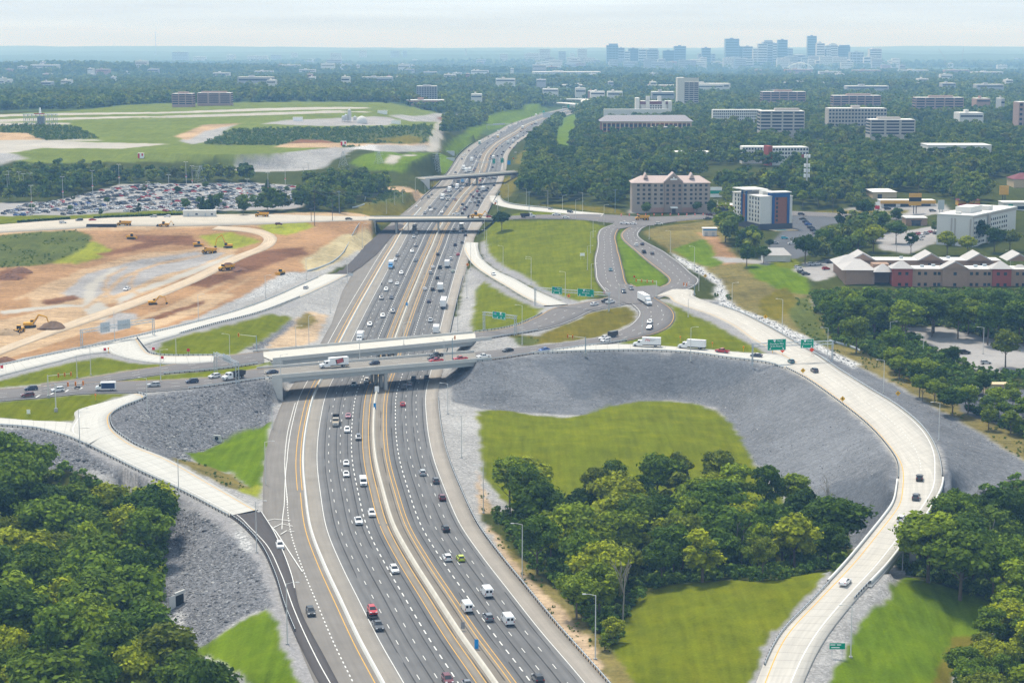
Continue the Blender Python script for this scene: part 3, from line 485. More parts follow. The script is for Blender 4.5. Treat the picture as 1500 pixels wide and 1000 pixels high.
# ------------------------------------------------------------------ pavements
def pave_mat(name, base, joints=None, lanes=False, tracks=.12, stain=.25, joint_dark=.8):
    m, nt, b = newmat(name); L = nt.links
    uv = N(nt, 'ShaderNodeTexCoord').outputs['UV']; sp = N(nt, 'ShaderNodeSeparateXYZ'); L.new(uv, sp.inputs[0]); u, v = sp.outputs[0], sp.outputs[1]
    mp = N(nt, 'ShaderNodeMapping'); mp.inputs['Scale'].default_value = (1.1, .035, 1); L.new(uv, mp.inputs[0])
    s1 = noise(nt, mp.outputs[0], 1, 4, .6); s2 = noise(nt, uv, .12, 5, .6); s3 = noise(nt, uv, 2.5, 3)
    f = mathn(nt, 'ADD', mathn(nt, 'MULTIPLY_ADD', mathn(nt, 'SUBTRACT', s1, .5), tracks * 2.2, 1), mathn(nt, 'ADD', mathn(nt, 'MULTIPLY', mathn(nt, 'SUBTRACT', s2, .5), stain), mathn(nt, 'MULTIPLY', mathn(nt, 'SUBTRACT', s3, .5), .16)))
    if lanes:   # tint across the carriageway: shoulders are paler and browner than the traffic lanes
        rp = N(nt, 'ShaderNodeValToRGB'); cr = rp.color_ramp; cr.interpolation = 'LINEAR'
        A, Sh, Ol, Dk = (.150, .149, .150), (.245, .225, .198), (.18, .168, .155), (.128, .128, .130)
        st = [(-40, Ol), (-29.5, Ol), (-28.5, Ol), (-24, Ol), (-22.6, Sh), (-19.2, (.22, .205, .185)), (-18.5, A), (-4.1, Dk), (-3.4, (.21, .19, .165)), (-1, (.20, .18, .155)), (1, (.20, .18, .155)), (3.9, (.21, .19, .165)), (4.6, Dk), (18.2, A), (18.9, (.265, .24, .21)), (23.5, (.29, .265, .235))]
        el = cr.elements
        for k, (d, c) in enumerate(st):
            p = (d + 40) / 70
            e = el[k] if k < 2 else el.new(p)
            e.position = p; e.color = (*c, 1)
        L.new(mathn(nt, 'DIVIDE', mathn(nt, 'ADD', u, 40), 70), rp.inputs[0]); col = rp.outputs[0]
        # dark sealed seams along the lanes, wandering a little, and polished wheel paths
        wob = mathn(nt, 'MULTIPLY', mathn(nt, 'SUBTRACT', noise(nt, mp.outputs[0], .25, 2), .5), .5)
        fr = mathn(nt, 'ABSOLUTE', mathn(nt, 'SUBTRACT', mathn(nt, 'FRACT', mathn(nt, 'DIVIDE', mathn(nt, 'ADD', mathn(nt, 'ADD', u, wob), 40.4), 3.72)), .5))
        seam = mathn(nt, 'MULTIPLY', mathn(nt, 'LESS_THAN', fr, .045), mathn(nt, 'GREATER_THAN', noise(nt, mp.outputs[0], .6, 2), .42))
        inl = mathn(nt, 'MULTIPLY', mathn(nt, 'LESS_THAN', u, 18), mathn(nt, 'GREATER_THAN', u, -18))
        f = mathn(nt, 'SUBTRACT', f, mathn(nt, 'MULTIPLY', mathn(nt, 'MULTIPLY', seam, inl), .5))
        fw = mathn(nt, 'ABSOLUTE', mathn(nt, 'SUBTRACT', mathn(nt, 'FRACT', mathn(nt, 'DIVIDE', mathn(nt, 'ADD', u, 40), 1.86)), .5))
        f = mathn(nt, 'SUBTRACT', f, mathn(nt, 'MULTIPLY', mathn(nt, 'MULTIPLY', mathn(nt, 'SUBTRACT', .5, fw), inl), .36))
    else: col = base
    if joints:
        jt = mathn(nt, 'LESS_THAN', mathn(nt, 'FRACT', mathn(nt, 'DIVIDE', v, joints)), .12 / joints * 2)
        f = mathn(nt, 'MULTIPLY', f, mathn(nt, 'SUBTRACT', 1, mathn(nt, 'MULTIPLY', jt, 1 - joint_dark)))
    L.new(scalec(nt, col, f), b.inputs['Base Color']); b.inputs['Roughness'].default_value = .9; b.inputs['Specular IOR Level'].default_value = .04
    MATS[name] = m; return m
M_HWY = pave_mat('interstate_asphalt', (.2, .2, .2), lanes=True, tracks=.2, stain=.4)
M_ASP = pave_mat('asphalt', (.15, .142, .14), tracks=.2); M_NEW = pave_mat('dark_asphalt', (.08, .074, .074), tracks=.2)
M_CON = pave_mat('pale_concrete', (.44, .43, .40), joints=4.6, tracks=.18, stain=.16, joint_dark=.74); M_DECK = pave_mat('deck_concrete', (.46, .44, .395), joints=9.0, tracks=.10)
M_DKD = pave_mat('worn_deck_concrete', (.215, .20, .18), tracks=.16); M_LNG = pave_mat('warm_concrete', (.42, .398, .36), joints=4.6, tracks=.26, stain=.3, joint_dark=.76); M_OLD = pave_mat('pale_old_road', (.40, .365, .31), tracks=.2, stain=.4); M_HAUL = pave_mat('haul_track', (.42, .34, .25), tracks=.6, stain=.4)
def strip(L_, R_, z=0.0, nx=2, u0=None, skirt=.45):
    n = len(L_); W = np.linalg.norm(R_ - L_, axis=1); s = np.concatenate([[0], np.cumsum(np.linalg.norm(np.diff(.5 * (L_ + R_), axis=0), axis=1))])
    q = np.linspace(0, 1, nx + 1); V = L_[:, None] * (1 - q[None, :, None]) + R_[:, None] * q[None, :, None]; V[..., 2] += z
    UV = np.stack([np.broadcast_to(q[None] * W[:, None], V.shape[:2]) + (u0[:, None] if u0 is not None else 0), np.broadcast_to(s[:, None], V.shape[:2])], -1)
    if skirt:
        a, b_ = V[:, :1].copy(), V[:, -1:].copy(); a[..., 2] -= skirt; b_[..., 2] -= skirt
        V = np.concatenate([a, V, b_], 1); UV = np.concatenate([UV[:, :1], UV, UV[:, -1:]], 1)
    k = V.shape[1]; i = np.arange(n - 1)[:, None] * k + np.arange(k - 1)[None]
    F = np.stack([i, i + 1, i + k + 1, i + k], -1).reshape(-1, 4)
    return V.reshape(-1, 3), F, UV.reshape(-1, 2)
_zi = [0]
def pave(name, key, mat, a=0.0, b=1.0, kind='structure'):
    r = ROADS[key]; n = len(r['L']); s = slice(int(a * (n - 1)), int(b * (n - 1)) + 1); _zi[0] += 1
    z = .02 + .012 * _zi[0]; r['dz'] = z
    V, F, UV = strip(r['L'][s], r['R'][s], z, 3)
    return link(name, npmesh(name, V, F, mat, UV), kind=kind)
def patch(name, pts, rel, mat):
    P = [atr(*p, rel) for p in pts]; _zi[0] += 1
    V = [(p[0], p[1], p[2] + .02 + .012 * _zi[0]) for p in P]; c = np.mean(V, 0); V.append(tuple(c)); n = len(P)
    me = bpy.data.meshes.new(name); me.from_pydata([tuple(map(float, v)) for v in V], [], [(i, (i + 1) % n, n) for i in range(n)]); me.materials.append(mat)
    l = me.uv_layers.new(name='UVMap'); vi = np.zeros(len(me.loops), np.int32); me.loops.foreach_get('vertex_index', vi); l.data.foreach_set('uv', np.array(V)[vi][:, :2].astype(np.float32).ravel()); link(name, me, kind='structure')
patch('dark_lane_road', [(478, 401.5), (511, 401.5), (530, 390), (552, 372), (575, 345), (592, 330), (586, 328), (566, 332), (544, 352), (517, 374), (480, 398)], .25, M_NEW)
V, F, UV = strip(off(LEFTD), off(RIGHTD), 0.0, 24, LEFTD, .4); link('interstate_road', npmesh('interstate_road', V, F, M_HWY, UV), kind='structure')
pave('haul_road', 'haul_road', M_HAUL); pave('site_road', 'cross_left', M_OLD); pave('cross_road', 'cross_right', M_ASP); pave('far_ramp_road', 'far_ramp', M_CON)
pave('pike_road', 'pike_left', M_ASP); pave('pike_road', 'pike_right', M_ASP); pave('arterial_road', 'front_left', M_ASP, 0, .985); pave('arterial_road', 'rear_left', M_ASP, 0, .985); pave('interchange_road', 'front_right', M_ASP, .01, 1); pave('interchange_road', 'rear_right', M_ASP, .01, 1)
pave('ramp_road', 'exit_ramp_right', M_CON); pave('ramp_road', 'ramp_out', M_LNG); pave('loop_ramp_road', 'loop_ramp', M_CON); pave('ramp_road', 'west_ramp', M_CON); pave('ramp_road', 'west_link', M_CON); pave('ramp_road', 'south_link', M_CON); pave('ramp_road', 'south_ramp', M_CON); pave('merge_lane_road', 'south_merge', M_NEW)
pave('long_ramp_road', 'long_ramp', M_LNG)
patch('junction_road', [(884, 428), (900, 424), (925, 421), (960, 418), (975, 424), (955, 438), (950, 444), (920, 446), (903, 438), (890, 434)], 8.2, M_ASP)
patch('junction_road', [(899, 328), (905, 317), (955, 318), (992, 317), (990, 325), (950, 331), (925, 333), (905, 336)], 8.2, M_ASP)
# ------------------------------------------------------------------ painted markings
MK = {'w': [], 'y': []}
def mark(P, w, c='w', dash=None, z=.03, minw=0):
    """a painted line along the points P: width w, dash = (length, period)"""
    P = np.asarray(P); s = np.concatenate([[0], np.cumsum(np.linalg.norm(np.diff(P, axis=0), axis=1))])
    g = lambda x: np.stack([np.interp(x, s, P[:, k]) for k in range(3)], -1)
    segs = [(a, min(a + dash[0], s[-1])) for a in np.arange(1.0, s[-1] - .5, dash[1])] if dash else [(s[k], s[k + 1]) for k in range(len(s) - 1)]
    if not dash:
        t = np.gradient(P[:, :2], axis=0); t /= np.linalg.norm(t, axis=1)[:, None] + 1e-9; nn = np.stack([t[:, 1], -t[:, 0], 0 * t[:, 0]], 1) * w / 2
        A, B = P - nn, P + nn
        for k in range(len(P) - 1): MK[c].append((A[k] + (0, 0, z), B[k] + (0, 0, z), B[k + 1] + (0, 0, z), A[k + 1] + (0, 0, z)))
        return
    for a, b in segs:
        p, q = g(a), g(b); t = q - p; l = np.hypot(t[0], t[1]) + 1e-9; nn = np.array([t[1], -t[0], 0]) / l * w / 2; Zv = np.array([0, 0, z])
        MK[c].append((p - nn + Zv, p + nn + Zv, q + nn + Zv, q - nn + Zv))
iy = lambda Y: int(np.searchsorted(BARY, Y)); END = len(BAR) - 6
for d in (18.5,): mark(off(d), .18)
mark(off(-18.7), .18)
for d in (11.2, 15.0, -11.2, -15.0): mark(off(d), .17, dash=(3.2, 12.2))
for d in (7.55, -7.5): mark(off(d, 0, iy(1010)), .28, dash=(3.0, 6.1)); mark(off(d, iy(1010)), .22)
for d in (3.3, 4.4, -1.75, -3.8): mark(off(d), .17, 'y')
for d in (-24.0, -25.4): mark(off(d, iy(560), iy(1330)), .2, 'y')
mark(off(-24.6, 0, iy(560)), .2, 'y')
mark(off(np.interp(BARY, [300, 470, 520, 545, 600, 1300], [-33.5, -33.5, -31, -29.6, -28.2, -28.2]), iy(520), iy(1150)), .2); mark(off(np.interp(BARY, [300, 545, 640, 1300], [-29.2, -28.7, -28.2, -28.2]), 0, iy(560)), .28, dash=(1.4, 3.0)); mark(off(np.interp(BARY, [520, 640, 700], [-28.4, -29.2, -29.0]), iy(545), iy(690)), .2)
for d in (-22.3, -26.2): mark(off(d, iy(1400)), .2, dash=(3.2, 12.2))
mark(off(LEFTD + 2.5, iy(1330)), .2)
def edge(key, dl, side='L', w=.2, c='w', dash=None, a=0, b=1):
    r = ROADS[key]; n = len(r['L']); s = slice(int(a * (n - 1)), int(b * (n - 1)) + 1); L_, R_ = r['L'][s], r['R'][s]
    W = np.linalg.norm(R_ - L_, axis=1)[:, None]; q = dl / W if side == 'L' else 1 - dl / W
    mark(L_ + (R_ - L_) * q, w, c, dash, z=r['dz'] + .02)
def frac(key, f, w=.18, c='w', dash=(3.2, 12.2), a=0, b=1):
    r = ROADS[key]; n = len(r['L']); s = slice(int(a * (n - 1)), int(b * (n - 1)) + 1); mark(r['L'][s] + (r['R'][s] - r['L'][s]) * f, w, c, dash, z=r['dz'] + .02)
edge('long_ramp', 1.9, 'L', .22, 'y'); edge('long_ramp', 2.6, 'R', .26); frac('long_ramp', .52, .2, 'w', (1.5, 4), .0, .45); edge('loop_ramp', 1.0, 'R', .2, 'y'); edge('loop_ramp', 1.2, 'L', .2); edge('ramp_out', 1.2, 'L', .2, 'y'); edge('ramp_out', 2.2, 'R', .2); frac('ramp_out', .5, .2)
edge('exit_ramp_right', 1.2, 'L', .2, 'y', None, .1, 1); edge('exit_ramp_right', 2.4, 'R', .2); edge('west_ramp', 1.6, 'L', .2, 'w', None, 0, .95); edge('west_ramp', 1.2, 'R', .2, 'y', None, 0, .5); edge('south_ramp', 1.3, 'L', .22, 'y'); edge('south_ramp', 1.8, 'R', .22); edge('west_link', 1.2, 'L', .2, 'y'); edge('west_link', 1.5, 'R', .22); edge('south_link', 1.2, 'L', .2)
edge('south_merge', 2.2, 'L', .22); edge('south_merge', .2, 'R', .22, 'w', None, 0, .42)
for k in ('front_left', 'rear_left', 'front_right', 'rear_right'):
    frac(k, .36); frac(k, .68)
    edge(k, .9, 'L', .2, 'w' if k == 'front_right' else 'y'); edge(k, .9, 'R', .2, 'y' if k == 'front_right' else 'w')
frac('front_left', .5, .18, 'w', (3.2, 12.2), 0, .4)
for k in ('pike_left', 'pike_right'): frac(k, .36); frac(k, .68); edge(k, .9, 'L', .22, 'w' if k == 'pike_left' else 'y'); edge(k, .9, 'R', .22, 'y' if k == 'pike_left' else 'w')
for k in ('cross_right',): frac(k, .5, .2, 'y', None); edge(k, .6, 'L'); edge(k, .6, 'R')
# gore chevrons and stop bars
def pixline(pts, rel, w, c='w', dz=.2): mark(np.array([atr(*p, rel) for p in pts]), w, c, None, z=dz)
for q in ([(391, 763), (402, 760.5), (426, 763)], [(401, 773), (412, 767.5), (429, 771)], [(411, 783), (420, 777.5), (431, 779)]): pixline(q, .1, .32)
pixline([(379, 750), (405, 780), (428, 815), (443, 838)], .1, .26)
for q in ([(52.6, 582.5), (58.5, 579)], [(74, 578.5), (79, 575.5)], [(95.5, 574.5), (100, 571.5)], [(116.5, 570.5), (121, 568)]): pixline(q, 8.2, .55, 'w', .18)
pixline([(113, 627.5), (131, 626.8)], 8.1, .5, 'w', .4)
for c, nme in (('w', 'white_road_markings'), ('y', 'yellow_road_markings')):
    A = np.array(MK[c]).reshape(-1, 3); link(nme, npmesh(nme, A, np.arange(len(A)).reshape(-1, 4), pmat('white_paint', (.60, .60, .58), .7, .3) if c == 'w' else pmat('yellow_paint', (.60, .34, .06), .7, .3)), kind='structure')
# ------------------------------------------------------------------ bridges, barriers, guardrails
M_PAR = pmat('parapet_concrete', (.50, .495, .47), .85, .14, .5); M_GIR = pmat('girder_paint', (.34, .36, .36), .7, .12, .4); M_STL = pmat('dark_steel', (.045, .045, .05), .6, .2); M_RUST = pmat('weathered_steel', (.10, .075, .075), .7, .25); M_PIER = pmat('pier_concrete', (.36, .36, .35), .85, .2, .5)
M_GALV = pmat('galvanised_steel', (.42, .46, .49), .5, .15); M_POST = pmat('dark_post', (.06, .06, .065), .8, .2); M_POLE = pmat('pole_grey', (.58, .58, .56), .55, .1); M_PBLUE = pmat('pole_blue_grey', (.26, .34, .38), .55, .1)
def sweep(P, prof, closed=True, side=0.0, name=None):
    """prof: ring of (sideways to the right, up) carried along the points P"""
    P = np.asarray(P); t = np.gradient(P[:, :2], axis=0); t /= np.linalg.norm(t, axis=1)[:, None] + 1e-9; nn = np.stack([t[:, 1], -t[:, 0]], 1)
    k = len(prof); V = np.zeros((len(P), k, 3))
    for i, (d, z) in enumerate(prof): V[:, i, :2] = P[:, :2] + nn * (d + side); V[:, i, 2] = P[:, 2] + z
    i = np.arange(len(P) - 1)[:, None] * k; j = np.arange(k)[None]; a, b = i + j, i + (j + 1) % k
    F = np.stack([a, b, b + k, a + k], -1).reshape(-1, 4)
    return V.reshape(-1, 3), F
def sweepobj(name, parts, label=None, cat=None, group=None, parent=None):
    """parts: (points, profile, material, side)"""
    Vs, Fs, mi, o, mats = [], [], [], 0, []
    base = np.asarray(parts[0][0])[0]
    for P, prof, m, side in parts:
        V, F = sweep(P, prof, side=side); Vs.append(V - base); Fs.append(F + o); o += len(V)
        if m not in mats: mats.append(m)
        mi += [mats.index(m)] * len(F)
    loc = base if parent is None else base - np.array(parent.location)
    return link(name, npmesh(name, np.concatenate(Vs), np.concatenate(Fs), mats, mi=mi), parent, loc, label=label, cat=cat, group=group)
JERSEY = [(-.34, -.2), (.34, -.2), (.30, .1), (.14, .35), (.1, .92), (-.1, .92), (-.14, .35), (-.30, .1)]
M_BAR = pmat('barrier_concrete', (.50, .475, .42), .85, .25, .25); M_BARW = pmat('pale_barrier_concrete', (.60, .60, .575), .85, .15, .25)
sweepobj('median_barrier', [(off(0), [(a * 1.9, b * 1.1) for a, b in JERSEY], M_BAR, 0)], 'long concrete median barrier between the two carriageways of the interstate', 'barrier', 'concrete barriers of the interstate')
sweepobj('side_barrier', [(off(-23.1, 0, iy(1360)), [(a * 1.3, b * 1.15) for a, b in JERSEY], M_BARW, 0)], 'pale concrete barrier between the collector lanes and the main carriageway', 'barrier', 'concrete barriers of the interstate')
RAIL = [(-.05, .42), (.05, .42), (.05, .84), (-.05, .84)]
def guardrail(P, label, side=0.0, dark=False, postgap=1.9):
    P = np.asarray(P, float).copy(); s = np.concatenate([[0], np.cumsum(np.linalg.norm(np.diff(P, axis=0), axis=1))])
    V, F = sweep(P, RAIL, side=side); t = np.gradient(P[:, :2], axis=0); t /= np.linalg.norm(t, axis=1)[:, None] + 1e-9; Q = P.copy(); Q[:, 0] += t[:, 1] * (side + (.14 if not dark else -.14)); Q[:, 1] += -t[:, 0] * (side + (.14 if not dark else -.14))
    b = MB()
    for a in np.arange(.5, s[-1], postgap):
        x, y, z = [np.interp(a, s, Q[:, k]) for k in range(3)]; b.box(x - .12, x + .12, y - .1, y + .1, z - .5, z + .86)
    Vv = np.concatenate([V, np.array(b.v)]) - P[0]; Ff = np.concatenate([F, np.array(b.f) + len(V)])
    return link('guardrail', npmesh('guardrail', Vv, Ff, [M_GALV, M_POST], mi=[0] * len(F) + [1] * len(b.f)), None, P[0], label=label, cat='guardrail', group='guardrails along the roads')
def gr_edge(key, side, a, b, label, d=.35):
    r = ROADS[key]; n = len(r['L']); s = slice(int(a * (n - 1)), int(b * (n - 1)) + 1); P = r[side][s].copy()
    guardrail(P, label, -d if side == 'L' else d, dark=side == 'R')
gr_edge('long_ramp', 'L', 0, .475, 'guardrail on the inner edge of the curving ramp above the grey slope'); gr_edge('long_ramp', 'R', 0, .475, 'guardrail on the outer edge of the curving ramp beside the rock ditch'); gr_edge('long_ramp', 'L', .73, .87, 'short guardrail beside the grass mound at the lower end of the ramp bridge'); gr_edge('long_ramp', 'R', .70, .76, 'shortest guardrail, on the right edge just below the ramp bridge')
gr_edge('loop_ramp', 'R', 0, 1, 'guardrail along the crest of the dark stone slope'); gr_edge('ramp_out', 'R', .30, 1, 'guardrail above the white rock ditch right of the junction'); gr_edge('front_right', 'R', 0, .33, 'guardrail from the front bridge to the start of the loop ramp'); gr_edge('rear_right', 'L', 0, .42, 'guardrail beside the green gantry sign behind the rear bridge'); gr_edge('rear_right', 'R', 0, .25, 'guardrail on the near edge right of the rear bridge')
gr_edge('south_ramp', 'L', 0, .56, 'guardrail curling round the rock bowl in front of the bridge'); gr_edge('south_link', 'R', 0, 1, 'guardrail at far left above the rocky slope'); gr_edge('south_ramp', 'R', .42, 1, 'guardrail on the outer edge of the left front ramp'); gr_edge('south_merge', 'L', 0, .62, 'curved guardrail beside the dark merge lane')
gr_edge('west_ramp', 'L', .05, 1, 'long guardrail between the building site and the pale ramp'); gr_edge('west_ramp', 'R', .27, .66, 'dark posted guardrail on the inner edge of the pale left ramp'); gr_edge('west_link', 'L', 0, 1, 'guardrail round the nose of the left grass triangle'); gr_edge('front_left', 'R', .72, 1, 'guardrail left of the front bridge above the rock bowl'); gr_edge('rear_left', 'R', .55, .95, 'guardrail on the grass median left of the bridges')
gr_edge('exit_ramp_right', 'R', .05, .3, 'small guardrail where the pale exit ramp leaves the interstate'); gr_edge('far_ramp', 'R', 0, .75, 'guardrail along the farthest curved ramp by the woods')
i1, i2, i3 = iy(695), iy(1010), iy(1240)
guardrail(off(23.2, 0, i1), 'long guardrail on the right shoulder in the foreground'); guardrail(off(23.2, iy(760), i2), 'guardrail on the right shoulder between the twin bridges and pale exit ramp'); guardrail(off(26, iy(1260), iy(1500)), 'guardrail on the right shoulder beyond the far overpass')
guardrail(off(-28.5, iy(1420), iy(2200)), 'distant guardrail on the left shoulder beyond the farthest overpass')

def bridge(name, label, A, B, w0, w1, piers, deckmat, gm, depth=1.7, parapet=1.0, cat='bridge', group='road bridges over the interstate', ext=3.0, cols=4, abut=True):
    """A, B: ends of the centre line on the road surface; w0, w1 half widths"""
    A, B = np.array(A), np.array(B); d = B - A; Lg = math.hypot(d[0], d[1]); rz = math.atan2(d[1], d[0]); k = d[2] / Lg
    t = thing(name, label, cat, A, rz, group)
    hw = lambda x: w0 + (w1 - w0) * min(max(x / Lg, 0), 1)
    def beam(pn, ya, yb, z0, z1, m, x0=-ext, x1=Lg + ext, nseg=1):
        b = MB(); xs = np.linspace(x0, x1, nseg + 1)
        secs = [[(x, ya(x), k * x + z0), (x, yb(x), k * x + z0), (x, yb(x), k * x + z1), (x, ya(x), k * x + z1)] for x in xs]
        b.loft(secs); return b.build(pn, m, t)
    o = beam('deck', lambda x: -hw(x), lambda x: hw(x), -.35, .06, deckmat)
    l = o.data.uv_layers.new(name='UVMap'); vi = np.zeros(len(o.data.loops), np.int32); o.data.loops.foreach_get('vertex_index', vi); co = np.zeros(len(o.data.vertices) * 3, np.float32); o.data.vertices.foreach_get('co', co); co = co.reshape(-1, 3)
    l.data.foreach_set('uv', co[vi][:, [1, 0]].ravel())
    for s in (-1, 1):
        f = lambda x, e: s * (hw(x) + e)
        beam('parapet', lambda x: min(f(x, -.25), f(x, .15)), lambda x: max(f(x, -.25), f(x, .15)), -.45, parapet, M_PAR if gm is not M_STL else M_GIR)
        beam('girder', lambda x: min(f(x, -.8), f(x, -.3)), lambda x: max(f(x, -.8), f(x, -.3)), -depth - .35, -.46, gm, .8, Lg - .8)
    for q in (-.35, 0, .35): beam('girder', lambda x: q * 2 * hw(x) - .25, lambda x: q * 2 * hw(x) + .25, -depth - .3, -.36, gm, .8, Lg - .8)
    for fx in piers:
        x = fx * Lg; W = hw(x) - .7; g = float(hgt(*(A[:2] + d[:2] * fx))) - A[2] - k * x - .8
        b = MB(); b.box(x - .7, x + .7, -W, W, k * x - depth - 1.45, k * x - depth - .36)
        b.build('pier_cap', M_PIER, t)
        for c in np.linspace(-W + .8, W - .8, cols): b = MB(); b.box(x - .55, x + .55, c - .75, c + .75, k * x + g, k * x - depth - 1.46); b.build('pier_column', M_PIER, t)
    if abut:
        for x, sg in ((0, -1), (Lg, 1)):
            W = hw(x) + .3; b = MB(); x0, x1 = sorted((x - sg * .8, x + sg * 2.2)); b.box(x0, x1, -W, W, k * x - 9.5, k * x - .47); b.build('abutment', M_PAR, t)
            for s in (-1, 1):
                b = MB(); e = s * W; y0, y1 = sorted((e, e + s * .4)); xa, xb = x - sg * .8, x + sg * 9
                b.add([(xa, y0, k * x - 9), (xb, y0, k * x - 3), (xb, y1, k * x - 3), (xa, y1, k * x - 9), (xa, y0, k * x - .5), (xb, y0, k * x - .3), (xb, y1, k * x - .3), (xa, y1, k * x - .5)], [(3, 2, 1, 0), (4, 5, 6, 7), (0, 1, 5, 4), (1, 2, 6, 5), (2, 3, 7, 6), (3, 0, 4, 7)]); b.build('wing_wall', M_PAR, t)
    return t
def road_bridge(name, label, ka, kb, piers, dm, gm, **kw):
    a, b = ROADS[ka], ROADS[kb]; A = a['C'][-1] + (0, 0, .02); B = b['C'][0] + (0, 0, .02); d = (B - A)[:2]; d /= np.linalg.norm(d); n = np.array([-d[1], d[0]])
    w0 = abs((a['L'][-1] - a['R'][-1])[:2] @ n) / 2; w1 = abs((b['L'][0] - b['R'][0])[:2] @ n) / 2
    return bridge(name, label, A, B, w0, w1, piers, dm, gm, **kw), A, B, w0, w1
def barfrac(A, B):  # where the median crosses the bridge
    d = (B - A)[:2]; L = np.linalg.norm(d); u = d / L; i = np.argmin(np.abs((BAR[:, :2] - A[:2]) @ np.array([-u[1], u[0]]))); return float((BAR[i, :2] - A[:2]) @ u / L)
a, b = ROADS['front_left']['C'][-1], ROADS['front_right']['C'][0]; f1 = barfrac(a, b)
FB = road_bridge('overpass_bridge', 'front one of the twin concrete overpasses, with trucks and cars on its deck', 'front_left', 'front_right', [f1], M_DKD, M_GIR)
a, b = ROADS['rear_left']['C'][-1], ROADS['rear_right']['C'][0]; f2 = barfrac(a, b)
RB = road_bridge('overpass_bridge', 'rear one of the twin concrete overpasses, its pale deck empty', 'rear_left', 'rear_right', [f2], M_DECK, M_GIR)
a, b = ROADS['cross_left']['C'][-1], ROADS['cross_right']['C'][0]; f3 = barfrac(a, b)
CB = road_bridge('overpass_bridge', 'dark girdered far overpass with a yellow loader on its deck', 'cross_left', 'cross_right', [f3, f3 * .35], M_OLD, M_STL, depth=1.3, parapet=.7)
A = atr(620, 261.5, 8); B = atr(757, 251.5, 8); f4 = barfrac(A, B)
bridge('overpass_bridge', 'farthest small overpass, brown girders, between wooded banks', A, B, 6, 6, [f4], M_OLD, M_RUST, depth=1.6, parapet=.8, cols=2)
for br, nme, dm in ((FB, 'front', 1), (RB, 'rear', 1)):     # lane lines on the decks
    _, A, B, w0, w1 = br; d = (B - A); u = d / np.linalg.norm(d[:2]); n = np.array([u[1], -u[0], 0])
    b = MB()
    def dl(y, w, dash):
        L = np.linalg.norm(d[:2]); xs = np.arange(0, L - 1, dash[1]) if dash else [0]; ln = dash[0] if dash else L
        for x in xs:
            q = [A + u * xx + n * (y + s * w / 2) + (0, 0, .085) for xx, s in ((x, -1), (x, 1), (x + ln, 1), (x + ln, -1))]; b.add(q, [(0, 1, 2, 3)])
    for y in (-w0 * .30, w0 * .32): dl(y, .2, (3.2, 12.2))
    for y in (-w0 + 2.2, w0 - 2.2): dl(y, .18, None)
    b.build('white_road_markings', MATS['white_paint'], kind='structure')
# ramp bridge over the creek
def ramp_bridge():
    r = ROADS['long_ramp']; n = len(r['L']); s = slice(int(.475 * n), int(.735 * n)); L_, R_ = r['L'][s], r['R'][s]; base = r['C'][s][0]
    t = thing('ramp_bridge', 'curved concrete ramp bridge with pale parapets over the wooded creek', 'bridge', base, group='road bridges over the interstate')
    PF = [(-.2, -.5), (.2, -.5), (.2, 1.0), (-.2, 1.0)]; z = r['dz']
    sweepobj('parapet', [(L_, PF, M_BARW, 0)], parent=t); sweepobj('parapet', [(R_, PF, M_BARW, 0)], parent=t)
    C_ = .5 * (L_ + R_); W = np.linalg.norm(R_ - L_, axis=1).mean() / 2
    sweepobj('deck', [(C_, [(-W, -.4), (W, -.4), (W, -.05), (-W, -.05)], M_PIER, 0)], parent=t)
    for q in (-.85, -.3, .3, .85): sweepobj('girder', [(C_, [(q * W - .3, -2.0), (q * W + .3, -2.0), (q * W + .3, -.39), (q * W - .3, -.39)], M_GIR, 0)], parent=t)
    for f in (.12, .5, .86):
        i = int(f * (len(C_) - 1)); c = C_[i] - base; d = (R_[i] - L_[i]); a = math.atan2(d[1], d[0]); gz = float(hgt(*C_[i][:2])) - base[2] - 1
        b = MB(); b.box(-W + .3, W - .3, -.7, .7, c[2] - 3.2, c[2] - 2.01); o = b.build('pier_cap', M_PIER, t, (c[0], c[1], 0), rz=a)
        for x in (-W + 1.6, W - 1.6): o = MB().box(x - .8, x + .8, -.6, .6, gz, c[2] - 3.21).build('pier_column', M_PIER, t, (c[0], c[1], 0), rz=a)
ramp_bridge()
# ------------------------------------------------------------------ vehicles (x forwards, origin on the ground)
def paintmat():
    m, nt, b = newmat('vehicle_paint'); nt.links.new(N(nt, 'ShaderNodeObjectInfo').outputs['Color'], b.inputs['Base Color']); b.inputs['Roughness'].default_value = .3; b.inputs['Specular IOR Level'].default_value = .5
    b.inputs['Coat Weight'].default_value = .35; b.inputs['Coat Roughness'].default_value = .1; MATS['paint'] = m; return m
M_PNT = paintmat(); M_GLS = pmat('vehicle_glass', (.018, .022, .028), .08, .1); MATS['vehicle_glass'].node_tree.nodes['Principled BSDF'].inputs['Specular IOR Level'].default_value = .6
M_TYR = pmat('tyre_rubber', (.018, .018, .019), .85, .1); M_BLK = pmat('black_trim', (.02, .02, .022), .6, .1); M_WBX = pmat('white_box_panel', (.74, .745, .75), .5, .05); M_LMP = pmat('headlamp_glass', (.75, .76, .78), .15, .05); M_TLR = pmat('tail_lamp_red', (.32, .015, .012), .25, .05); M_CHR = pmat('bare_metal', (.35, .36, .37), .4, .15)
def hull(prof, hw, edge=.12, sh=.94, mb=None, mi=0):
    cx = sum(p[0] for p in prof) / len(prof); cz = sum(p[1] for p in prof) / len(prof); ring = lambda y, k: [(cx + (x - cx) * (1 - (1 - k) * .35), y, cz + (z - cz) * k) for x, z in prof]
    return (mb or MB()).loft([ring(-hw, sh), ring(-hw + edge, 1), ring(hw - edge, 1), ring(hw, sh)], mi)
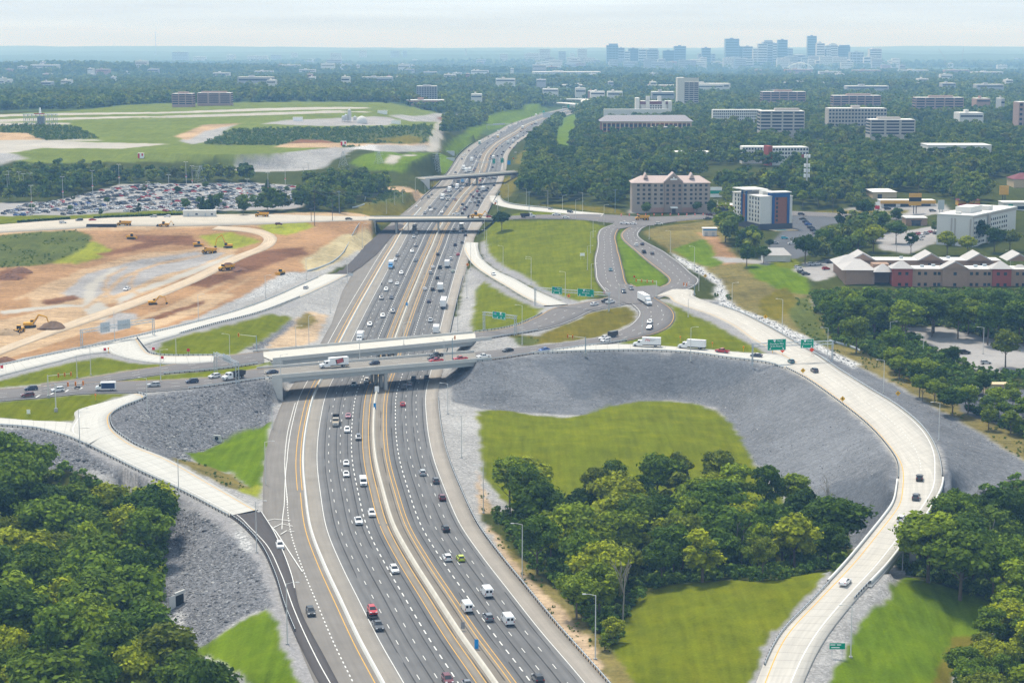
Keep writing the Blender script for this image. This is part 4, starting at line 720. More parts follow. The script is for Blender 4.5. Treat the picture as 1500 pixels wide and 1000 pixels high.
def cabin(x0, x1, x2, x3, z0, z1, hw, hwt, mb=None, mi=0):   # glass house: base x0..x3, roof x1..x2
    return (mb or MB()).add([(x0, -hw, z0), (x3, -hw, z0), (x3, hw, z0), (x0, hw, z0), (x1, -hwt, z1), (x2, -hwt, z1), (x2, hwt, z1), (x1, hwt, z1)], [(3, 2, 1, 0), (4, 5, 6, 7), (0, 1, 5, 4), (1, 2, 6, 5), (2, 3, 7, 6), (3, 0, 4, 7)], mi)
def rooft(x1, x2, z1, hwt, t=.06, mb=None):
    return (mb or MB()).add([(x1 - .05, -hwt, z1), (x2 + .05, -hwt, z1), (x2 + .05, hwt, z1), (x1 - .05, hwt, z1), (x1 + .1, -hwt + .12, z1 + t), (x2 - .15, -hwt + .12, z1 + t), (x2 - .15, hwt - .12, z1 + t), (x1 + .1, hwt - .12, z1 + t)], [(3, 2, 1, 0), (4, 5, 6, 7), (0, 1, 5, 4), (1, 2, 6, 5), (2, 3, 7, 6), (3, 0, 4, 7)])
def wheel(r=.34, w=.24):
    return MB().tube((0, -w / 2, 0), (0, w / 2, 0), r, r, 12).tube((0, -w / 2 - .01, 0), (0, w / 2 + .01, 0), r * .58, r * .58, 8, 1)
def add_pillars(b, x0, x1, x2, x3, z0, z1, hw, hwt, xs):
    for f in xs:
        xa = x0 + (x3 - x0) * f; xb = x1 + (x2 - x1) * f
        for s in (-1, 1): b.tube((xa, s * (hw + .005), z0), (xb, s * (hwt + .005), z1), .06, .05, 4)
KINDS = {}
def kind(name, parts, wheels, wr=.34, ln=4.6): KINDS[name] = dict(parts=parts, wheels=wheels, wr=wr, ln=ln)
def car_kind(name, prof, cab, hw, xw, wr=.34, extra=None, zt=.75, ln=4.6):
    x0, x1, x2, x3, z0, z1, hwt = cab
    body = hull(prof, hw); rooft(x1, x2, z1 - .01, hwt + .01, .07, body); add_pillars(body, x0, x1, x2, x3, z0, z1, hw - .14, hwt, (.0, .5, 1.0))
    P = [('body', body, M_PNT), ('window', cabin(x0, x1, x2, x3, z0 - .03, z1, hw - .12, hwt), M_GLS)]
    xf = max(p[0] for p in prof); xr = min(p[0] for p in prof)
    for s in (-1, 1):
        P.append(('headlight', MB().box(xf - .22, xf + .01, s * (hw - .3) - .2, s * (hw - .3) + .2, zt - .12, zt + .04), M_LMP)); P.append(('tail_light', MB().box(xr - .015, xr + .15, s * (hw - .22) - .16, s * (hw - .22) + .16, zt + .0, zt + .2), M_TLR))
        body.box(x3 - .45, x3 - .25, s * (hw + .02) - .1, s * (hw + .02) + .1, z0 + .02, z0 + .2)
    P.append(('grille', MB().box(xf - .05, xf + .02, -hw * .5, hw * .5, zt - .3, zt - .1), M_BLK)); P += extra or []
    kind(name, P, [(a, s * (hw - .1)) for a in xw for s in (-1, 1)], wr, ln)
car_kind('sedan', [(-2.35, .32), (-2.38, .7), (-2.3, .93), (-1.6, 1.0), (.9, .96), (1.95, .8), (2.32, .66), (2.36, .34), (2.2, .24), (-2.2, .24)], (-1.95, -1.05, .15, 1.15, .98, 1.43, .62), .91, (-1.42, 1.42), ln=4.75)
car_kind('suv', [(-2.3, .38), (-2.34, .85), (-2.28, 1.1), (-1.6, 1.14), (.95, 1.12), (2.0, .98), (2.3, .8), (2.33, .42), (2.15, .3), (-2.15, .3)], (-2.24, -1.85, .2, 1.15, 1.12, 1.68, .68), .96, (-1.4, 1.42), .38, zt=.9, ln=4.65)
car_kind('hatchback', [(-2.05, .34), (-2.1, .75), (-2.0, 1.0), (-1.4, 1.04), (.8, 1.02), (1.7, .88), (2.03, .7), (2.06, .36), (1.9, .26), (-1.9, .26)], (-1.98, -1.5, .1, 1.05, 1.02, 1.52, .63), .89, (-1.28, 1.3), zt=.8, ln=4.15)
bed = MB().box(-2.75, -.75, -.78, .78, .72, .78); 
for s in (-1, 1): bed.box(-2.8, -.7, s * .86 - .1, s * .86 + .1, .7, 1.14)
bed.box(-2.85, -2.72, -.9, .9, .55, 1.13)
car_kind('pickup', [(-2.8, .45), (-2.82, .72), (-.72, .76), (-.7, 1.16), (1.25, 1.16), (2.6, 1.06), (2.82, .9), (2.86, .45), (2.6, .36), (-2.6, .36)], (-.78, -.6, .55, 1.3, 1.14, 1.78, .7), 1.0, (-1.75, 1.8), .42, [('truck_bed', bed, M_PNT)], .9, 5.7)
vb = hull([(-2.85, .35), (-2.88, 2.2), (-2.7, 2.45), (1.0, 2.45), (1.5, 2.25), (2.1, 1.35), (2.75, 1.1), (2.85, .8), (2.85, .4), (2.6, .3), (-2.6, .3)], 1.0)
kind('cargo_van', [('body', vb, M_PNT), ('windshield', MB().add([(1.56, -.8, 2.16), (1.56, .8, 2.16), (2.12, .88, 1.4), (2.12, -.88, 1.4)], [(0, 1, 2, 3)]), M_GLS)] +
     [('window', MB().box(.55, 1.5, s * 1.0 - .012, s * 1.0 + .012, 1.4, 2.0), M_GLS) for s in (-1, 1)] + [('rear_window', MB().box(-2.9, -2.87, s * .45 - .3, s * .45 + .3, 1.45, 2.05), M_GLS) for s in (-1, 1)] +
     [('tail_light', MB().box(-2.91, -2.8, s * .88 - .07, s * .88 + .07, .9, 1.4), M_TLR) for s in (-1, 1)] + [('headlight', MB().box(2.6, 2.87, s * .75 - .18, s * .75 + .18, .8, 1.0), M_LMP) for s in (-1, 1)] + [('bumper', MB().box(-3.0, -2.86, -.95, .95, .35, .6), M_BLK), ('grille', MB().box(2.8, 2.88, -.5, .5, .55, .9), M_BLK)],
     [(a, s * .9) for a in (-1.8, 1.85) for s in (-1, 1)], .38, 5.8)
def truck_cab(x, hood=True, sl=False):
    b = hull([(x - 1.9, .6), (x - 1.9, 2.5 if not sl else 3.0), (x - 1.7, 2.7 if not sl else 3.3), (x - .1, 2.65 if not sl else 2.9), (x + .35, 1.75), (x + 1.75, 1.5), (x + 1.95, 1.2), (x + 1.95, .5), (x - 1.5, .45)], 1.08)
    return [('cab', b, M_PNT), ('windshield', MB().add([(x - .06, -.85, 2.55), (x - .06, .85, 2.55), (x + .37, .95, 1.8), (x + .37, -.95, 1.8)], [(0, 1, 2, 3)]), M_GLS)] + [('window', MB().box(x - 1.0, x - .05, s * 1.08 - .012, s * 1.08 + .012, 1.7, 2.4), M_GLS) for s in (-1, 1)] + \
        [('headlight', MB().box(x + 1.8, x + 1.97, s * .8 - .2, s * .8 + .2, .95, 1.2), M_LMP) for s in (-1, 1)] + [('grille', MB().box(x + 1.9, x + 1.99, -.5, .5, .7, 1.3), M_CHR), ('bumper', MB().box(x + 1.9, x + 2.1, -1.05, 1.05, .4, .65), M_CHR)]
def box(l, x0, z0=1.05, z1=3.75, hw=1.28): return MB().box(x0 - l, x0, -hw, hw, z0, z1)
kind('box_truck', truck_cab(2.9) + [('cargo_box', box(7.4, 1.15), M_WBX), ('roof_rail', MB().box(-6.3, 1.2, -1.31, -1.25, 3.68, 3.8).box(-6.3, 1.2, 1.25, 1.31, 3.68, 3.8), M_CHR), ('chassis', MB().box(-6.1, 3, -.45, .45, .55, 1.0), M_BLK), ('rear_bumper', MB().box(-6.35, -6.2, -1.2, 1.2, .5, .75), M_BLK)], [(a, s * 1.0) for a in (-4.2, 3.9) for s in (-1, 1)], .5, 11)
kind('semi_truck', truck_cab(6.4, sl=True) + [('trailer', box(14.2, 4.2, 1.1, 4.1), M_WBX), ('chassis', MB().box(-9.5, 6, -.45, .45, .6, 1.05), M_BLK), ('rear_bumper', MB().box(-10.1, -9.95, -1.2, 1.2, .5, .8), M_BLK), ('fuel_tank', MB().tube((4.2, 1.0, .8), (5.6, 1.0, .8), .3).tube((4.2, -1.0, .8), (5.6, -1.0, .8), .3), M_CHR)], [(a, s * 1.0) for a in (-8.6, -7.3, 3.3, 4.5, 7.4) for s in (-1, 1)], .5, 18)
db = MB().add([(-4.4, -1.2, 1.2), (1.0, -1.2, 1.2), (1.0, 1.2, 1.2), (-4.4, 1.2, 1.2), (-4.7, -1.25, 2.7), (1.2, -1.25, 2.7), (1.2, 1.25, 2.7), (-4.7, 1.25, 2.7), (-4.3, -1.05, 2.7), (.95, -1.05, 2.7), (.95, 1.05, 2.7), (-4.3, 1.05, 2.7), (-4.1, -1.0, 1.7), (.8, -1, 1.7), (.8, 1, 1.7), (-4.1, 1, 1.7)], [(3, 2, 1, 0), (0, 1, 5, 4), (1, 2, 6, 5), (2, 3, 7, 6), (3, 0, 4, 7), (4, 5, 9, 8), (5, 6, 10, 9), (6, 7, 11, 10), (7, 4, 8, 11), (8, 9, 13, 12), (9, 10, 14, 13), (10, 11, 15, 14), (11, 8, 12, 15), (12, 13, 14, 15)])
kind('dump_truck', truck_cab(3.0) + [('dump_body', db, pmat('dump_body_steel', (.05, .045, .045), .7, .3)), ('chassis', MB().box(-4.2, 3, -.45, .45, .55, 1.15), M_BLK)], [(a, s * 1.0) for a in (-3.3, -2.0, 4.0) for s in (-1, 1)], .5, 9.5)
bb = hull([(-3.9, .5), (-3.95, 2.9), (-3.8, 3.05), (1.2, 3.05), (1.4, 2.75), (1.95, 1.7), (3.0, 1.4), (3.2, 1.1), (3.2, .5), (-3.6, .42)], 1.15)
kind('shuttle_bus', [('body', bb, M_PNT), ('windshield', MB().add([(1.47, -.95, 2.7), (1.47, .95, 2.7), (1.98, 1.0, 1.75), (1.98, -1.0, 1.75)], [(0, 1, 2, 3)]), M_GLS)] + [('side_wrap', MB().box(-3.7, 1.0, s * 1.15 - .015, s * 1.15 + .015, .8, 2.75), pmat('navy_vinyl', (.03, .05, .12), .5, .5, .8)) for s in (-1, 1)] + [('window', MB().box(1.1, 1.85, s * 1.15 - .012, s * 1.15 + .012, 1.6, 2.4), M_GLS) for s in (-1, 1)] + [('headlight', MB().box(3.0, 3.22, s * .85 - .2, s * .85 + .2, .85, 1.1), M_LMP) for s in (-1, 1)], [(a, s * 1.0) for a in (-2.5, 2.1) for s in (-1, 1)], .42, 7.2)
mc = hull([(-.9, .5), (-.7, .9), (-.1, .85), (.3, 1.05), (.6, .95), (.55, .45), (-.5, .35)], .2)
kind('motorcycle', [('body', mc, M_PNT), ('handlebar', MB().tube((.5, -.42, 1.1), (.5, .42, 1.1), .03).tube((.45, 0, 1.05), (.8, 0, .35), .05), M_BLK), ('saddlebag', MB().box(-.9, -.4, -.42, -.2, .5, .85).box(-.9, -.4, .2, .42, .5, .85), M_BLK)], [(-.75, 0), (.8, 0)], .33, 2.2)
kind('car_trailer', [('bed', MB().box(-2.6, 2.4, -1.0, 1.0, .5, .62), M_BLK), ('drawbar', MB().box(2.4, 3.7, -.08, .08, .45, .55), M_BLK)], [(a, s * 1.05) for a in (-.6, .4) for s in (-1, 1)], .34, 5)
kind('cargo_trailer', [('body', hull([(-2.4, .45), (-2.4, 2.3), (-2.3, 2.4), (2.2, 2.4), (2.4, 2.2), (2.4, .45)], 1.05), M_PNT), ('drawbar', MB().box(2.4, 3.4, -.08, .08, .45, .55), M_BLK)], [(a, s * 1.08) for a in (-.6, .3) for s in (-1, 1)], .34, 4.8)
for k in KINDS.values():
    k['data'] = [(n, mb.mesh(n, m)) for n, mb, m in k['parts']]; k['wheel'] = wheel(k['wr']).mesh('wheel', [M_TYR, M_CHR])
    one = MB(); ms = [m for m in {id(m): m for _, _, m in k['parts']}.values()]
    for n, mb, m in k['parts']:
        o = len(one.v); one.v += mb.v; one.f += [tuple(i + o for i in f) for f in mb.f]; one.m += [ms.index(m)] * len(mb.f)
    if M_TYR not in ms: ms.append(M_TYR)
    for x, y in k['wheels']: one.tube((x, y - .12, k['wr']), (x, y + .12, k['wr']), k['wr'], k['wr'], 8, ms.index(M_TYR))
    k['one'] = one.mesh('vehicle', ms)
COL = {'white': (.74, .75, .76), 'silver': (.42, .44, .46), 'grey': (.16, .17, .19), 'dark grey': (.07, .075, .085), 'black': (.014, .015, .017), 'navy': (.018, .03, .07), 'blue': (.02, .10, .38), 'bright blue': (.04, .28, .62), 'red': (.42, .012, .02), 'maroon': (.12, .015, .025), 'teal': (.05, .16, .2), 'yellow green': (.45, .55, .02), 'yellow': (.65, .42, .03), 'orange': (.62, .16, .03), 'green': (.05, .25, .16), 'pale green': (.36, .44, .38), 'pink': (.36, .13, .17), 'brown': (.17, .09, .06), 'turquoise': (.05, .4, .5), 'tan': (.4, .34, .26)}
VEH = []      # (y in photo, object, label stem)
def vehicle(kd, col, loc, rz, near, label, group, cat, name=None):
    k = KINDS[kd]; name = name or kd; c = (*COL[col], 1)
    if not near:
        o = link(name, k['one'], None, loc, rz, COL[col], label=label, cat=cat, group=group); return o
    t = thing(name, label, cat, loc, rz, group)
    for n, me in k['data']: link(n, me, t, None, 0, COL[col])
    for x, y in k['wheels']: link('wheel', k['wheel'], t, (x, y, k['wr']))
    return t
CATS = {'sedan': 'car', 'suv': 'car', 'hatchback': 'car', 'pickup': 'pickup truck', 'cargo_van': 'van', 'box_truck': 'truck', 'semi_truck': 'truck', 'dump_truck': 'truck', 'shuttle_bus': 'bus', 'motorcycle': 'motorcycle', 'car_trailer': 'trailer', 'cargo_trailer': 'trailer'}
PHR = {'suv': 'SUV', 'cargo_van': 'cargo van', 'semi_truck': 'semi truck with box trailer', 'car_trailer': 'flat car trailer', 'cargo_trailer': 'enclosed trailer'}
QUEUE = []
def place(px, py, kd, col, road, sgn=1, extra=None, near=None):
    """px, py: middle of the vehicle in the photograph"""
    up = .8 if kd not in ('box_truck', 'semi_truck', 'shuttle_bus', 'dump_truck') else 1.7
    if road in ('in', 'out'):
        p = atr(px, py, up); i = int(np.clip(np.searchsorted(BARY, p[1]), 1, len(BAR) - 2)); d = BAR[i + 1] - BAR[i - 1]; d = d if road == 'out' else -d; p[2] = zb(p[1]) + .03
    else:
        if road in ('front', 'rear', 'cross'):
            _, A, B, _, _ = {'front': FB, 'rear': RB, 'cross': CB}[road]; Cc = A[None] + (B - A)[None] * np.linspace(-.05, 1.05, 60)[:, None]; dz = .08
        else: Cc = ROADS[road]['C']; dz = ROADS[road]['dz'] + .01
        z = Cc[len(Cc) // 2][2]
        for _ in range(8):
            p = at(px, py, z + up); i = int(np.argmin(((Cc[:, :2] - p[:2]) ** 2).sum(1))); z = Cc[i, 2]
        i = min(max(i, 1), len(Cc) - 2); d = (Cc[i + 1] - Cc[i - 1]) * sgn; p[2] = z + dz
    QUEUE.append((py, px, kd, col, road, p, math.atan2(d[1], d[0]), extra, near)); return p
def where(road, y, sgn):
    if road in ('in', 'out'):
        w = 'coming toward us' if road == 'in' else 'driving away'
        if y > 900: return w + ' at the bottom edge'
        if y > 720: return w + ' in the near foreground'
        if y > 560: return w + ' just before the twin bridges'
        if y > 330: return w + ' between twin bridges and far overpass'
        if y > 255: return w + ' between the two far overpasses'
        if y > 215: return w + ' just past the farthest overpass'
        return w + ' on the distant curve'
    return {'front': 'on the front bridge deck', 'rear': 'on the rear bridge deck', 'cross': 'on the far overpass deck', 'front_left': 'on the road left of the bridges', 'front_right': 'on the junction road right of bridges', 'rear_right': 'approaching the junction behind the bridges', 'loop_ramp': 'on the ramp above the dark stone slope', 'long_ramp': 'on the long curving ramp', 'pike_left': 'on the left branch behind the junction', 'pike_right': 'on the right branch behind the junction', 'exit_ramp_right': 'on the pale exit ramp', 'west_ramp': 'on the pale ramp beside the building site', 'south_merge': 'on the left merge lane', 'cross_right': 'on the cross street before the gabled hotel', 'cross_left': 'on the site road by the parking lot', 'far_ramp': 'on the farthest curved ramp', 'south_ramp': 'on the left front ramp'}.get(road, 'on the road')
P = place
IN = '''492,614,dump_truck,tan;510,608,sedan,pink;508.5,629,suv,white;525,640,suv,grey;507,677,sedan,white;507,693,sedan,white;532,706,cargo_van,white;544.5,751,suv,white;525,762,pickup,white;577.5,833,suv,white;553.6,915,pickup,dark grey;655.5,994,suv,maroon;685,1001,sedan,grey;518.4,562,sedan,teal;537,557,suv,white;410,797.7,suv,white;455,894.7,suv,black
572.6,388,box_truck,bright blue;608.5,380.7,sedan,dark grey;588,399.4,suv,white;572.3,411.5,sedan,white;581.8,414.8,sedan,white;559,415,motorcycle,black;565.6,423.6,suv,white;559,436,suv,grey;573.3,435,sedan,navy;575.5,455.5,suv,grey;560.7,462,suv,white;541.8,474.6,suv,white;527,494,box_truck,white
607,332,dump_truck,black;609.8,341.6,sedan,black;606.2,346.6,sedan,silver;609.2,359,suv,navy;603.6,367.8,suv,white;581.8,373.4,sedan,dark grey;578.8,379.4,sedan,white;609,380,sedan,dark grey
609.6,301.8,sedan,white;627.6,288,sedan,black;632.2,284.6,suv,black;652.8,280.2,sedan,maroon;658.2,278,box_truck,white;648,289,box_truck,white;654.6,285.6,suv,black;660,286,sedan,black;657,289.4,sedan,silver;664.8,289,sedan,silver;655.8,292.8,suv,black;667.2,292.2,sedan,maroon;629.4,303,sedan,dark grey;637,304.8,sedan,dark grey;631.6,307.8,suv,white;622.2,311.4,sedan,grey;653.2,301.8,sedan,dark grey;647,310.6,suv,white;674,278.8,sedan,black;662.2,271.8,sedan,dark grey;671,265.8,dump_truck,black;677.6,264.6,box_truck,bright blue;669.4,273.6,box_truck,white;678.6,274.4,sedan,white;682,272.2,sedan,black;683.6,270,suv,black;685.6,267.8,sedan,maroon;665.2,264.4,sedan,dark grey;667,252.2,sedan,dark grey
702.4,209.2,box_truck,green;714,209.4,sedan,navy;721.6,205,suv,white;729.4,200.2,box_truck,yellow;722,201,sedan,grey;715.4,200.2,sedan,dark grey;725.6,198,suv,white;734,193.6,sedan,dark grey;729.4,191.4,sedan,white;740,192,suv,white;745.4,186,sedan,grey;749.8,180.4,sedan,black;759,179.2,sedan,grey;756,182,suv,white;764,178,sedan,dark grey;779,170.6,sedan,black;785,169,box_truck,white;686.8,220.6,sedan,maroon;681.6,225.8,sedan,white;679,228.2,sedan,white;676.6,232.6,sedan,navy;694.8,217.6,sedan,white;697.6,222.4,sedan,dark grey;704.8,220.6,sedan,silver;709.4,217,sedan,grey;695.4,228.2,sedan,navy;697.6,230.8,suv,navy;704.8,226.6,sedan,white;703.2,230.2,sedan,dark grey;691,234,box_truck,white;699.4,236.2,sedan,white;692.4,242.2,sedan,white;695.8,246.6,sedan,navy;679,246,box_truck,white;682.8,250,box_truck,white;688,249,box_truck,white;694,249,sedan,maroon;667.4,252.2,sedan,navy;708,204.6,sedan,white'''
OUT = '''590,591,sedan,red;618.9,691.2,suv,silver;638.4,703,suv,dark grey;647.6,727.6,suv,maroon;652.7,772.9,suv,black;655,815.4,suv,white;674.5,816,hatchback,yellow green;683.6,889,cargo_van,white;713,867,cargo_van,white;715,902.5,suv,grey;743.5,907.5,cargo_van,white;787.7,992,suv,black;600,562,suv,grey;606,553.5,suv,black;625,552,suv,black;592,566,pickup,dark grey
634.2,390.6,sedan,white;644.5,391,pickup,black;655.2,386,box_truck,white;663.5,396.6,sedan,pale green;631,399,suv,silver;640.8,406.4,suv,black;622.2,422.5,sedan,white;634,423,suv,black;645.2,420,box_truck,brown;628.2,440.4,sedan,navy;650,443,semi_truck,white;630.5,468.7,pickup,white;639.3,482,box_truck,white
665.4,336,sedan,white;676.4,331,box_truck,black;674.6,338,suv,white;681.8,344,suv,dark grey;677,354.5,suv,grey;666.8,358.2,suv,navy;671,372,sedan,red;641.6,372,suv,black;660.6,378.5,suv,white
703.4,264,sedan,red;706.8,261.4,sedan,dark grey;712.2,258.8,suv,black;717,261.6,suv,silver;721.4,260.4,sedan,maroon;723.8,258.6,box_truck,orange;704.4,270.6,suv,black;723.8,271.2,suv,black;701.4,276.4,sedan,black;708,276.6,box_truck,grey;712.8,278.6,suv,navy;714.6,275.6,suv,black;699.2,279.8,sedan,red;704.8,280.6,sedan,grey;689.8,284.2,sedan,grey;702,285.4,cargo_van,dark grey;709.2,285.8,sedan,silver;693.4,287.8,suv,maroon;698.4,289.6,sedan,black;706.2,289.6,sedan,black;688.6,295.4,sedan,white;695.6,295.8,suv,silver;701.4,296,cargo_van,dark grey;699.6,300.4,suv,black;677.4,299,suv,black;675.6,303.4,sedan,white;683.2,303.2,suv,black;680.6,306.4,suv,maroon;677.2,311.8,suv,black
727,217.6,sedan,navy;732.4,212.4,sedan,white;735.4,214.2,sedan,black;719.2,227.8,sedan,black;718,230.8,sedan,maroon;716.8,232.6,suv,white;722.6,231,box_truck,grey;728.6,228.4,suv,black;730.6,233.2,sedan,white;735,226.2,sedan,black;737.4,222.4,suv,black;721.6,245,suv,navy;744.2,208.4,box_truck,white;751.6,206.8,box_truck,orange;758.8,200.8,box_truck,orange;753.4,201.8,suv,black;747.8,211.6,sedan,silver;747,216.4,sedan,maroon;758.2,209,sedan,navy;753.2,216,sedan,navy;763,192.6,sedan,black;766.6,199,sedan,navy;767.4,194.8,suv,silver;772,193,suv,black;776.8,192.4,sedan,maroon;773.2,188.8,sedan,silver;765.6,187,semi_truck,navy;782.2,185.2,suv,white;779.2,182.6,sedan,maroon;783.4,181.6,suv,black;785.6,180.2,box_truck,orange;755.2,223.6,sedan,white;759.4,225.4,suv,black;763.6,205,sedan,silver;820,167.6,box_truck,white;823,170,suv,black;818,169,sedan,black;829,164,suv,white;837,165,sedan,white;848,163,sedan,silver'''
for r, T_ in (('in', IN), ('out', OUT)):
    for s in T_.replace('\n', ';').split(';'):
        x, y, k, c = s.split(','); P(float(x), float(y), k, c, r)
P(545, 899, 'car_trailer', 'black', 'in'); pj = P(545.4, 896.5, 'suv', 'red', 'in', 1, 'red off-roader carried on the flat trailer behind a grey pickup'); pj[2] += .62
OTHER = '''45.5,568.6,suv,navy,front_left,-1;40.3,578,suv,maroon,front_left,-1;84.4,570.5,suv,white,front_left,-1;113.3,566.4,motorcycle,black,front_left,-1;153,565,shuttle_bus,white,front_left,-1;225.3,563.2,suv,silver,front_left,-1;281.3,557.9,suv,navy,front_left,-1;314,550.7,suv,white,front_left,-1;342.7,548.5,dump_truck,white,front_left,-1;398.3,544,sedan,navy,front,-1
486.5,531.7,box_truck,white,front,-1;548.3,531,hatchback,navy,front,-1;639.3,519.3,pickup,black,front,-1;634.6,523.5,sedan,black,front,-1;638.8,527.7,pickup,red,front,-1;674.3,525,pickup,red,front,-1;708.3,522,pickup,white,front_right,-1;743.8,512.4,sedan,black,front_right,-1;797,511.7,sedan,blue,front_right,-1;870.5,445,sedan,white,rear_right,1;888,440.5,pickup,black,rear_right,1;893.8,442,pickup,white,rear_right,1;913.6,426.5,suv,dark grey,pike_left,1;924.6,422.3,suv,grey,pike_left,1;894.5,394.5,sedan,teal,pike_left,1
952,471.5,suv,white,front_right,-1;951.7,480,suv,grey,front_right,-1;885.7,495.3,pickup,white,front_right,-1;897.8,490.7,cargo_trailer,black,front_right,-1;887,498.5,suv,white,front_right,-1;945,502,box_truck,white,loop_ramp,-1;1011,505,box_truck,white,loop_ramp,-1;1058,514,pickup,red,loop_ramp,-1;1108,520,sedan,navy,loop_ramp,-1;1159,529,hatchback,teal,ramp_out,-1;1193,542.5,suv,dark grey,long_ramp,-1;1347,700,suv,black,long_ramp,-1;1342,728,suv,dark grey,long_ramp,-1;1320.7,760,suv,white,long_ramp,-1;1238,853,sedan,white,long_ramp,-1
932,358.7,suv,white,pike_right,-1;940.7,357,sedan,navy,pike_right,-1;943.3,368.8,pickup,black,pike_right,-1;955.3,370.7,sedan,dark grey,pike_right,-1;448,421,hatchback,silver,west_ramp,-1;722.9,401,sedan,white,exit_ramp_right,1;914.5,326.7,pickup,white,cross_right,1;927.3,327,sedan,white,cross_right,-1;965.5,327.5,suv,white,cross_right,1;772.7,314.7,dump_truck,white,cross_right,1;815,314,pickup,white,cross_right,-1;828.7,318,sedan,white,cross_right,1;1036,320,pickup,black,cross_right,-1;1038.8,314,sedan,maroon,cross_right,1;790.8,302,suv,black,far_ramp,1;806.8,306,sedan,grey,far_ramp,1;835.3,310,suv,black,far_ramp,1;726.6,295,suv,white,far_ramp,1;668.6,313.4,pickup,white,cross,-1;717,317,sedan,red,cross,1;92,325.5,suv,white,cross_left,1;116,322,suv,navy,cross_left,-1;135.5,321.5,sedan,red,cross_left,1;408.5,328,suv,maroon,cross_left,1;511,320,sedan,black,cross_left,1;225,317,suv,silver,cross_left,-1;245,316.8,suv,white,cross_left,-1;1098,311,sedan,navy,cross_right,1;1174,313.5,suv,navy,cross_right,1;1340,319.5,sedan,dark grey,cross_right,1;862,157.6,sedan,white,cross_right,1'''
for s in OTHER.replace('\n', ';').split(';')[:-1]:
    x, y, k, c, r, g = s.split(','); P(float(x), float(y), k, c, r, int(g))
P(945, 439, 'semi_truck', 'white', 'front_right', -1)
P(186, 422.7, 'pickup', 'white', 'haul_road', -1, 'white pickup alone on the bare ground of the building site')
groups = {}
for q in sorted(QUEUE, key=lambda q: -q[0]): groups.setdefault((q[3] + ' ' + PHR.get(q[2], q[2].replace('_', ' ')) + ' ' + where(q[4], q[0], 1)) if not q[7] else q[7], []).append(q)
VOBJ = {}
for lab, qs in groups.items():
    for i, q in enumerate(qs):
        py, px, kd, col, road, p, rz, ex, nr = q
        l = lab if len(qs) == 1 else lab + ', ' + ('nearest' if i == 0 else ordn(i + 1) + ' nearest')
        if 'building site' in lab and ex: p = hit(px, py, .8)
        grp = 'traffic on the interstate' if road in ('in', 'out') else 'traffic on the ramps and junction roads'
        o = vehicle(kd, col, p, rz, py > 430 or kd in ('dump_truck',), l, grp, CATS[kd]); VOBJ[(round(px), round(py))] = o
# lettering on the trucks
def lettering(parent, text, size, loc, rot, mat, shear=0.0, name='lettering', align='CENTER'):
    cu = bpy.data.curves.new(name, 'FONT'); cu.body = text; cu.size = size; cu.align_x = align; cu.align_y = 'CENTER'; cu.shear = shear; cu.extrude = .004; cu.resolution_u = 2
    tmp = bpy.data.objects.new('temporary', cu); C.objects.link(tmp); bpy.context.view_layer.update()
    me = bpy.data.meshes.new_from_object(tmp.evaluated_get(bpy.context.evaluated_depsgraph_get())); bpy.data.objects.remove(tmp); bpy.data.curves.remove(cu)
    me.name = name; me.materials.clear(); me.materials.append(mat)
    o = link(name, me, parent, loc); o.rotation_euler = rot; return o
M_RED = pmat('sign_red', (.55, .02, .03), .5, .03); M_GTX = pmat('grey_lettering', (.25, .25, .26), .5, .03); M_WTX = pmat('sign_white', (.85, .86, .86), .5, .03); M_BTX = pmat('sign_black', (.02, .02, .02), .5, .03)
H = math.pi / 2
t1 = VOBJ[(945, 502)]; lettering(t1, 'PN', 1.5, (-1.0, 1.31, 2.75), (H, 0, math.pi), M_RED, .3); 
b = MB()
for k, ln in enumerate((2.3, 2.1, 1.7)):
    for j in range(int(ln / .19)): b.box(-2.1 - j * .19 - .14, -2.1 - j * .19, 1.28, 1.30, 3.08 - k * .36, 3.26 - k * .36 - .05 * (j % 3))
b.build('fine_lettering', M_GTX, t1)
t2 = VOBJ[(486, 532)]
o = MB().box(-1.55, 1.55, -.012, .012, -.85, .85).build('logo_panel', M_BTX, t2, (-2.6, 1.30, 2.5)); o.rotation_euler = (0, .22, 0)
for z in (.38, -.38): o = MB().box(-1.4, 1.1, -.012, .012, z - .3, z + .3).build('logo_stripe', pmat('faded_red_vinyl', (.5, .12, .12), .5, .05), t2, (-2.55, 1.325, 2.5)); o.rotation_euler = (0, .22, 0)
# ------------------------------------------------------------------ street lamps, signs, gantries, poles
def lamp_parts(h, arm):
    return [('pole', MB().tube((0, 0, 0), (0, 0, h), .15, .085, 8)), ('arm', MB().tube((0, 0, h - .1), (arm * .6, 0, h + .25), .06, .05, 6).tube((arm * .6, 0, h + .25), (arm, 0, h + .28), .05, .05, 6)), ('lamp_head', MB().box(arm - .1, arm + .75, -.17, .17, h + .2, h + .36, 0, .05, .04)), ('foundation', MB().tube((0, 0, -.6), (0, 0, .25), .45, .42, 8))]
LP = [[(n, b.mesh(n, M_PIER if n == 'foundation' else M_POLE)) for n, b in lamp_parts(12, 2.2)]]
LAMPS = []
def lamp(px, yb, yt, dirn, area, road=None):
    if road == 'hw': p = atr(px, yb, 0)
    elif road: p = atr(px, yb, 8.3)
    else: p = hit(px, yb)
    h = min(max((yb - yt) / scale_at(p) * 1.02, 8), 16); LAMPS.append((yb, area, p, h, dirn))
